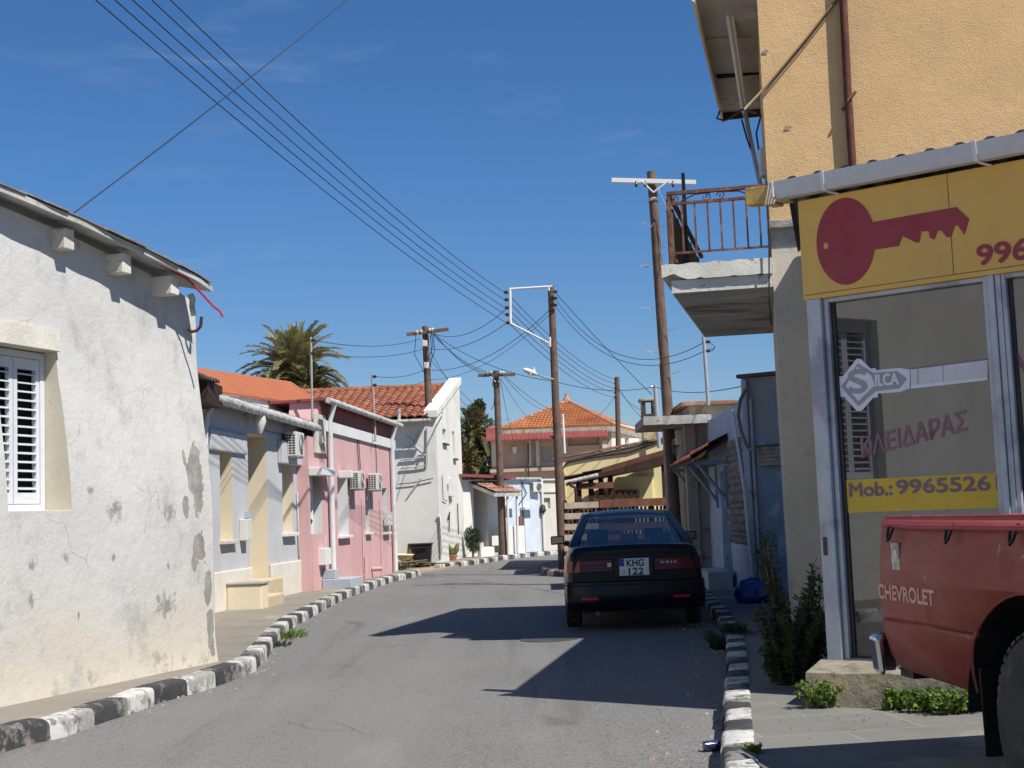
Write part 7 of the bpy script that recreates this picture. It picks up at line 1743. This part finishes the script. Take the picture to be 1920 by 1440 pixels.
tag(mb.build('grit', m_stone), 'scattered grit and small stones along both kerb gutters', 'grit', kind='stuff')
mb = MB(); rl_ = random.Random(19)
for i in range(150):
    k = i % 3
    if k == 0: y = rl_.uniform(9, 24); x = at_y(kl, y) + rl_.uniform(.02, .3) ** 1.2; z = .004
    elif k == 1: y = rl_.uniform(7.3, 15); x = at_y(kr, y) + rl_.uniform(.2, 1.0); z = PAV + .004
    else: y = rl_.uniform(7.8, 8.7); x = rl_.uniform(1.5, 2.9); z = PAV + .004
    leaf(mb, V3((x, y, z)), V3((rl_.uniform(-1, 1), rl_.uniform(-1, 1), .15)), V3((0, 0, 1)), rl_.uniform(.015, .035), rl_.uniform(.008, .016))
tag(mb.build('fallen_leaves', m_frondyel, None, recalc=False), 'dry fallen leaves scattered along the kerbs and the shop step', 'leaves', kind='stuff')
# blue bags
def bag(lb, x, y, s, seed):
    q = G(x, y, PAV); t = V3((q[0], q[1], PAV)); mb = MB(); n, m = 22, 14; base = 0
    for j in range(m + 1):
        ph = pi * j / m
        for i in range(n):
            a = 2 * pi * i / n; d = V3((sin(ph) * cos(a), sin(ph) * sin(a), -cos(ph)))
            rr = s * (1 + .22 * noise.noise(d * 2.2 + V3((seed, 0, 0))) + .10 * noise.noise(d * 6 + V3((seed, 0, 0)))); p = d * rr; p.z = max(0, (p.z + s * .62)) * .95
            mb.v.append(t + V3((p.x * 1.15, p.y, p.z)))
    for j in range(m):
        for i in range(n): mb.f.append([j * n + i, j * n + (i + 1) % n, (j + 1) * n + (i + 1) % n, (j + 1) * n + i]); mb.m.append(0)
    tp = t + V3((s * .2, 0, s * 1.45)); b = mb.build('rubbish_bag', m_bluebag, None, smooth=35)
    return tag(b, lb, 'bag', 'blue bags on the pavement')
bag('large crumpled blue plastic bag at the foot of the blue wall', 1412, 1130, .21, 1); bag('smaller blue plastic bag half hidden by the shrub', 1440, 1112, .17, 6)
# round bush, potted cactus, trees
def crown(mb, c, rad, n, L, W_, r, lo=.45):
    for i in range(n):
        d = rv(r); p = c + V3((d.x * rad[0], d.y * rad[1], d.z * rad[2])) * (lo + (1 - lo) * r.random() ** .5)
        leaf(mb, p, d + rv(r) * .9, rv(r), L * r.uniform(.6, 1.3), W_ * r.uniform(.7, 1.3))
r = random.Random(31); c = PV(886, 1012, 43.6)
BU = thing('round_bush', 'dense dark green rounded bush by the corner of the tall white house', 'bush', (c.x, 43.6, PAV)); mb = MB()
for k in range(16):
    d = rv(r); crown(mb, c + V3((d.x * .12, d.y * .12, d.z * .24)), (.17, .17, .22), 260, .05, .022, r)
mb.build('foliage', m_leafbush, BU, recalc=False); mb = MB(); mb.tube([(c.x, 43.6, .1), c], .04, 6); mb.build('stem', m_stem, BU)
q = G(848, 1056, .05); CPt = thing('potted_cactus', 'potted prickly cactus by the corner of the tall white house', 'plant', (q[0], q[1], .05))
mb = MB(); mb.lathe((0, 0, 0), (0, 0, 1), [(0, .10), (.2, .15), (.22, .165), (.25, .165), (.25, .14), (.2, .12)], 16); mb.build('pot', m_clay, CPt, local=True, smooth=40)
mb = MB()
for k in range(13):
    a = r.uniform(0, 2 * pi); b_ = V3((.06 * cos(a), .06 * sin(a), .22 + .05 * (k % 3))); e = V3((.22 * cos(a), .18 * sin(a), .40 + r.uniform(-.05, .25))); mb.tube([b_, b_.lerp(e, .4), b_.lerp(e, .75), e], [.02, .055, .06, .015], 8)
mb.build('pad', leaf_mat('cactus_pad', (.14, .16, .06), (.22, .22, .09)), CPt, local=True, smooth=60)
mb = MB(); rr_ = random.Random(14)
for i in range(10):
    x, y = q[0] + rr_.uniform(-.55, -.15), q[1] + rr_.uniform(-.1, .3); s = rr_.uniform(.06, .12); mb.lathe((x, y, .05), (0, 0, 1), [(0, s), (s * .7, s * .9), (s * 1.1, s * .4), (s * 1.2, 0)], 7)
tag(mb.build('rubble_heap', m_stone, None), 'little heap of rubble stones beside the potted cactus', 'rubble', kind='stuff')
def palm(lb, c, R, n, seed, dry=False, trunk_r=.28, ll=.5, up_bias=0.0, lw=.055, mf=None):
    r = random.Random(seed); t = thing('palm_tree', lb, 'palm tree', (c.x, c.y, 0)); mb = MB()
    mb.tube([(c.x + .2, c.y, 0), (c.x + .1, c.y, c.z * .5), (c.x, c.y, c.z - .3)], [trunk_r * 1.2, trunk_r, trunk_r * .9], 12)
    for i in range(60): a = i * 2.4; z = c.z - .2 - i * .05; p = V3((c.x + trunk_r * cos(a), c.y + trunk_r * sin(a), z)); mb.tube([p, p + V3((.16 * cos(a), .16 * sin(a), .2))], [.06, .02], 5)
    mb.build('trunk', m_stem, t); rach = MB(); lf = MB()
    for i in range(n):
        az = i * 2.39996 + r.uniform(-.2, .2); f = (i + .5) / n; el = radians(84 - 118 * f ** .85 + r.uniform(-7, 7) + up_bias); L = R * r.uniform(.85, 1.1) * (1 - .12 * (f < .15))
        d = V3((cos(az) * cos(el), sin(az) * cos(el), sin(el))); p = c.copy(); pts = [p.copy()]; N = 16; droop = .085 + .05 * f
        for k in range(N):
            p = p + d * (L / N); d = (d + V3((0, 0, -droop * (.35 + 1.1 * k / N)))).normalized(); pts.append(p.copy())
        rach.tube(pts, [.045 * (1 - .85 * k / N) + .004 for k in range(N + 1)], 4, caps=False)
        for k in range(2, N):
            t_ = (pts[k + 1] - pts[k]).normalized(); s = t_.cross(V3((0, 0, 1)))
            if s.length < .05: s = V3((sin(az), -cos(az), 0))
            s = s.normalized(); u = s.cross(t_)
            for j in range(4):
                q_ = pts[k].lerp(pts[k + 1], j / 4)
                for sg2 in (-1, 1):
                    g = 1 - abs((k + j / 4) / N - .45) * 1.1; leaf(lf, q_, t_ * .75 + s * sg2 * .8 + u * r.uniform(.1, .5) + V3((0, 0, -.12)), u, ll * max(.25, g) * r.uniform(.8, 1.15), lw, 1 if (r.random() < (.10 + .25 * (f > .8))) else 0, .05)
    rach.build('rachis', m_frondyel, t, recalc=False); lf.build('frond', [mf or m_frond, m_frondyel], t, recalc=False)
    mb = MB()
    for i in range(26):
        a = r.uniform(0, 2 * pi); e = c + V3((cos(a) * .8, sin(a) * .8, r.uniform(.3, 1.1))); mb.tube([c, c.lerp(e, .6) + V3((0, 0, .15)), e], [.04, .03, .02], 4)
    mb.build('fruit_stalk', m_frondyel, t); return t
palm('tall date palm with arching fronds behind the orange roof', PV(552, 702, 62), 2.85, 120, 6, ll=.46, lw=.075)
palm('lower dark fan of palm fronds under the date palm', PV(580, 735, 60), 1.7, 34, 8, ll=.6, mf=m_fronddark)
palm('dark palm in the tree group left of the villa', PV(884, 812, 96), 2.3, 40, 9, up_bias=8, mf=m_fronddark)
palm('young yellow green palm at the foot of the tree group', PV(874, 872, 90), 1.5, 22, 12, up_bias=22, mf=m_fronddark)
def tree(lb, base, h, crowns, seed, n, ml, L, W_):
    r = random.Random(seed); t = thing('tree', lb, 'tree', base); b = V3(base); mb = MB(); top = b + V3((0, 0, h)); lf = MB()
    mb.tube([b, b.lerp(top, .4) + V3((.15, 0, 0)), b.lerp(top, .8)], [.22, .16, .08], 8)
    for (ox, oz, rx, rz) in crowns:
        c = b + V3((ox, r.uniform(-.5, .5), oz)); s = b.lerp(top, .45 + .2 * r.random()); mb.tube([s, s.lerp(c, .6) + V3((0, 0, .2)), c], [.09, .06, .03], 6); crown(lf, c, (rx, rx, rz), n, L, W_, r, .3)
    mb.build('trunk', m_bark, t, smooth=50); lf.build('crown', ml, t, recalc=False)
sc_ = lambda px, py, Y: PV(px, py, Y)
b0 = sc_(906, 900, 97); tree('grey green tree with pale slanting trunk left of the villa', (b0.x - .2, 97, 0), 9.2, [(-.2, 8.6, .55, .8), (.35, 7.7, .7, .9), (-.6, 7.2, .8, .9), (.5, 6.4, .6, .8), (-.2, 6.0, .9, .9), (-.9, 5.6, .7, .7), (.1, 9.2, .35, .5)], 4, 520, m_leaftree, .26, .12)
b0 = sc_(912, 900, 101); tree('dark tree crown behind the villa corner', (b0.x + .4, 101, 0), 7.6, [(0, 7.4, .8, .8), (-.4, 6.4, .9, .9), (.5, 6.2, .8, .8), (.2, 5.2, 1, .8), (1.0, 7.0, .7, .6)], 5, 420, m_leafbush, .26, .12)
b0 = sc_(900, 900, 92); tree('wide low leafy tree above the porch house roof', (b0.x, 92, 0), 4.6, [(-1.2, 4.2, .9, .9), (-.3, 4.6, 1.0, 1.0), (.6, 4.5, .9, 1.0), (-.7, 3.2, 1.0, .9), (.4, 3.2, 1.1, .9), (-1.4, 3.1, .7, .8), (.0, 2.3, 1.4, .7)], 6, 560, m_leaftree, .22, .10)
b0 = sc_(878, 900, 99); tree('dark bushy tree beside the tall white gable', (b0.x, 99, 0), 6.5, [(-.2, 6.0, .8, .9), (.4, 5.2, .8, .8), (-.5, 4.6, .9, .9), (.2, 3.6, 1.0, .9)], 7, 420, m_leafbush, .26, .12)

# ================================================================== LIGHT, SKY
AZ = radians(48.5); EL = radians(53.0)
sd_ = V3((sin(AZ) * cos(EL), -cos(AZ) * cos(EL), sin(EL)))
sun = bpy.data.lights.new('sun', 'SUN'); sun.energy = SUN_E; sun.angle = radians(.5); sun.color = (1.0, .955, .88)
so = bpy.data.objects.new('sun', sun); COL.objects.link(so); so.rotation_euler = (-sd_).to_track_quat('-Z', 'Y').to_euler(); so.location = (20, -20, 30)
wd = bpy.data.worlds.new('World'); scene.world = wd; wd.use_nodes = True; nt = wd.node_tree; nt.nodes.clear()
wo = nt.nodes.new('ShaderNodeOutputWorld'); bg = nt.nodes.new('ShaderNodeBackground'); nt.links.new(bg.outputs[0], wo.inputs[0])
sky = nt.nodes.new('ShaderNodeTexSky'); sky.sky_type = 'NISHITA'; sky.sun_disc = False; sky.sun_elevation = EL; sky.sun_rotation = pi - AZ
sky.altitude = 0; sky.air_density = AIR; sky.dust_density = DUST; sky.ozone_density = OZ
ml = nt.nodes.new('ShaderNodeMix'); ml.data_type = 'RGBA'; ml.blend_type = 'MULTIPLY'; ml.inputs[0].default_value = 1; ml.inputs[7].default_value = (*SKYMUL, 1)
nt.links.new(sky.outputs[0], ml.inputs[6])
tg_ = nt.nodes.new('ShaderNodeTexCoord'); sx_ = nt.nodes.new('ShaderNodeSeparateXYZ'); nt.links.new(tg_.outputs['Generated'], sx_.inputs[0])
rp = nt.nodes.new('ShaderNodeMapRange'); rp.inputs[1].default_value = .02; rp.inputs[2].default_value = .24; nt.links.new(sx_.outputs[2], rp.inputs[0])
mg = nt.nodes.new('ShaderNodeMix'); mg.data_type = 'RGBA'; nt.links.new(rp.outputs[0], mg.inputs[0]); mg.inputs[6].default_value = (*SKYLOW, 1); mg.inputs[7].default_value = (*SKYMUL, 1); nt.links.new(mg.outputs[2], ml.inputs[7])
hs = nt.nodes.new('ShaderNodeHueSaturation'); hs.inputs['Saturation'].default_value = SKYSAT; hs.inputs['Value'].default_value = SKYVAL; hs.inputs['Hue'].default_value = SKYHUE
nt.links.new(ml.outputs[2], hs.inputs['Color'])
# thin cirrus streaks
tc = nt.nodes.new('ShaderNodeTexCoord'); mp = nt.nodes.new('ShaderNodeMapping'); mp.inputs['Scale'].default_value = (3.2, 3.2, 17); mp.inputs['Rotation'].default_value = (0, radians(8), radians(12)); mp.inputs['Location'].default_value = (2.3, 0, .35)
nt.links.new(tc.outputs['Generated'], mp.inputs[0])
nz = nt.nodes.new('ShaderNodeTexNoise'); nz.inputs['Scale'].default_value = 1.5; nz.inputs['Detail'].default_value = 8; nz.inputs['Roughness'].default_value = .62; nz.inputs['Distortion'].default_value = .6
nt.links.new(mp.outputs[0], nz.inputs['Vector'])
mr = nt.nodes.new('ShaderNodeMapRange'); mr.interpolation_type = 'SMOOTHSTEP'; mr.inputs[1].default_value = .57; mr.inputs[2].default_value = .85; mr.inputs[4].default_value = .16
nt.links.new(nz.outputs['Fac'], mr.inputs[0])
mx_ = nt.nodes.new('ShaderNodeMix'); mx_.data_type = 'RGBA'; nt.links.new(mr.outputs[0], mx_.inputs[0]); nt.links.new(hs.outputs[0], mx_.inputs[6]); mx_.inputs[7].default_value = (5.5, 6.3, 7.5, 1)
nt.links.new(mx_.outputs[2], bg.inputs['Color']); bg.inputs['Strength'].default_value = SKY_S
scene.view_settings.view_transform = 'Standard'; scene.view_settings.look = 'None'; scene.view_settings.gamma = 1; scene.view_settings.use_curve_mapping = False
scene.view_settings.exposure = EXPO
scene.cycles.max_bounces = 6; scene.cycles.diffuse_bounces = 3; scene.cycles.transparent_max_bounces = 12; scene.cycles.use_denoising = True
bpy.context.view_layer.update()
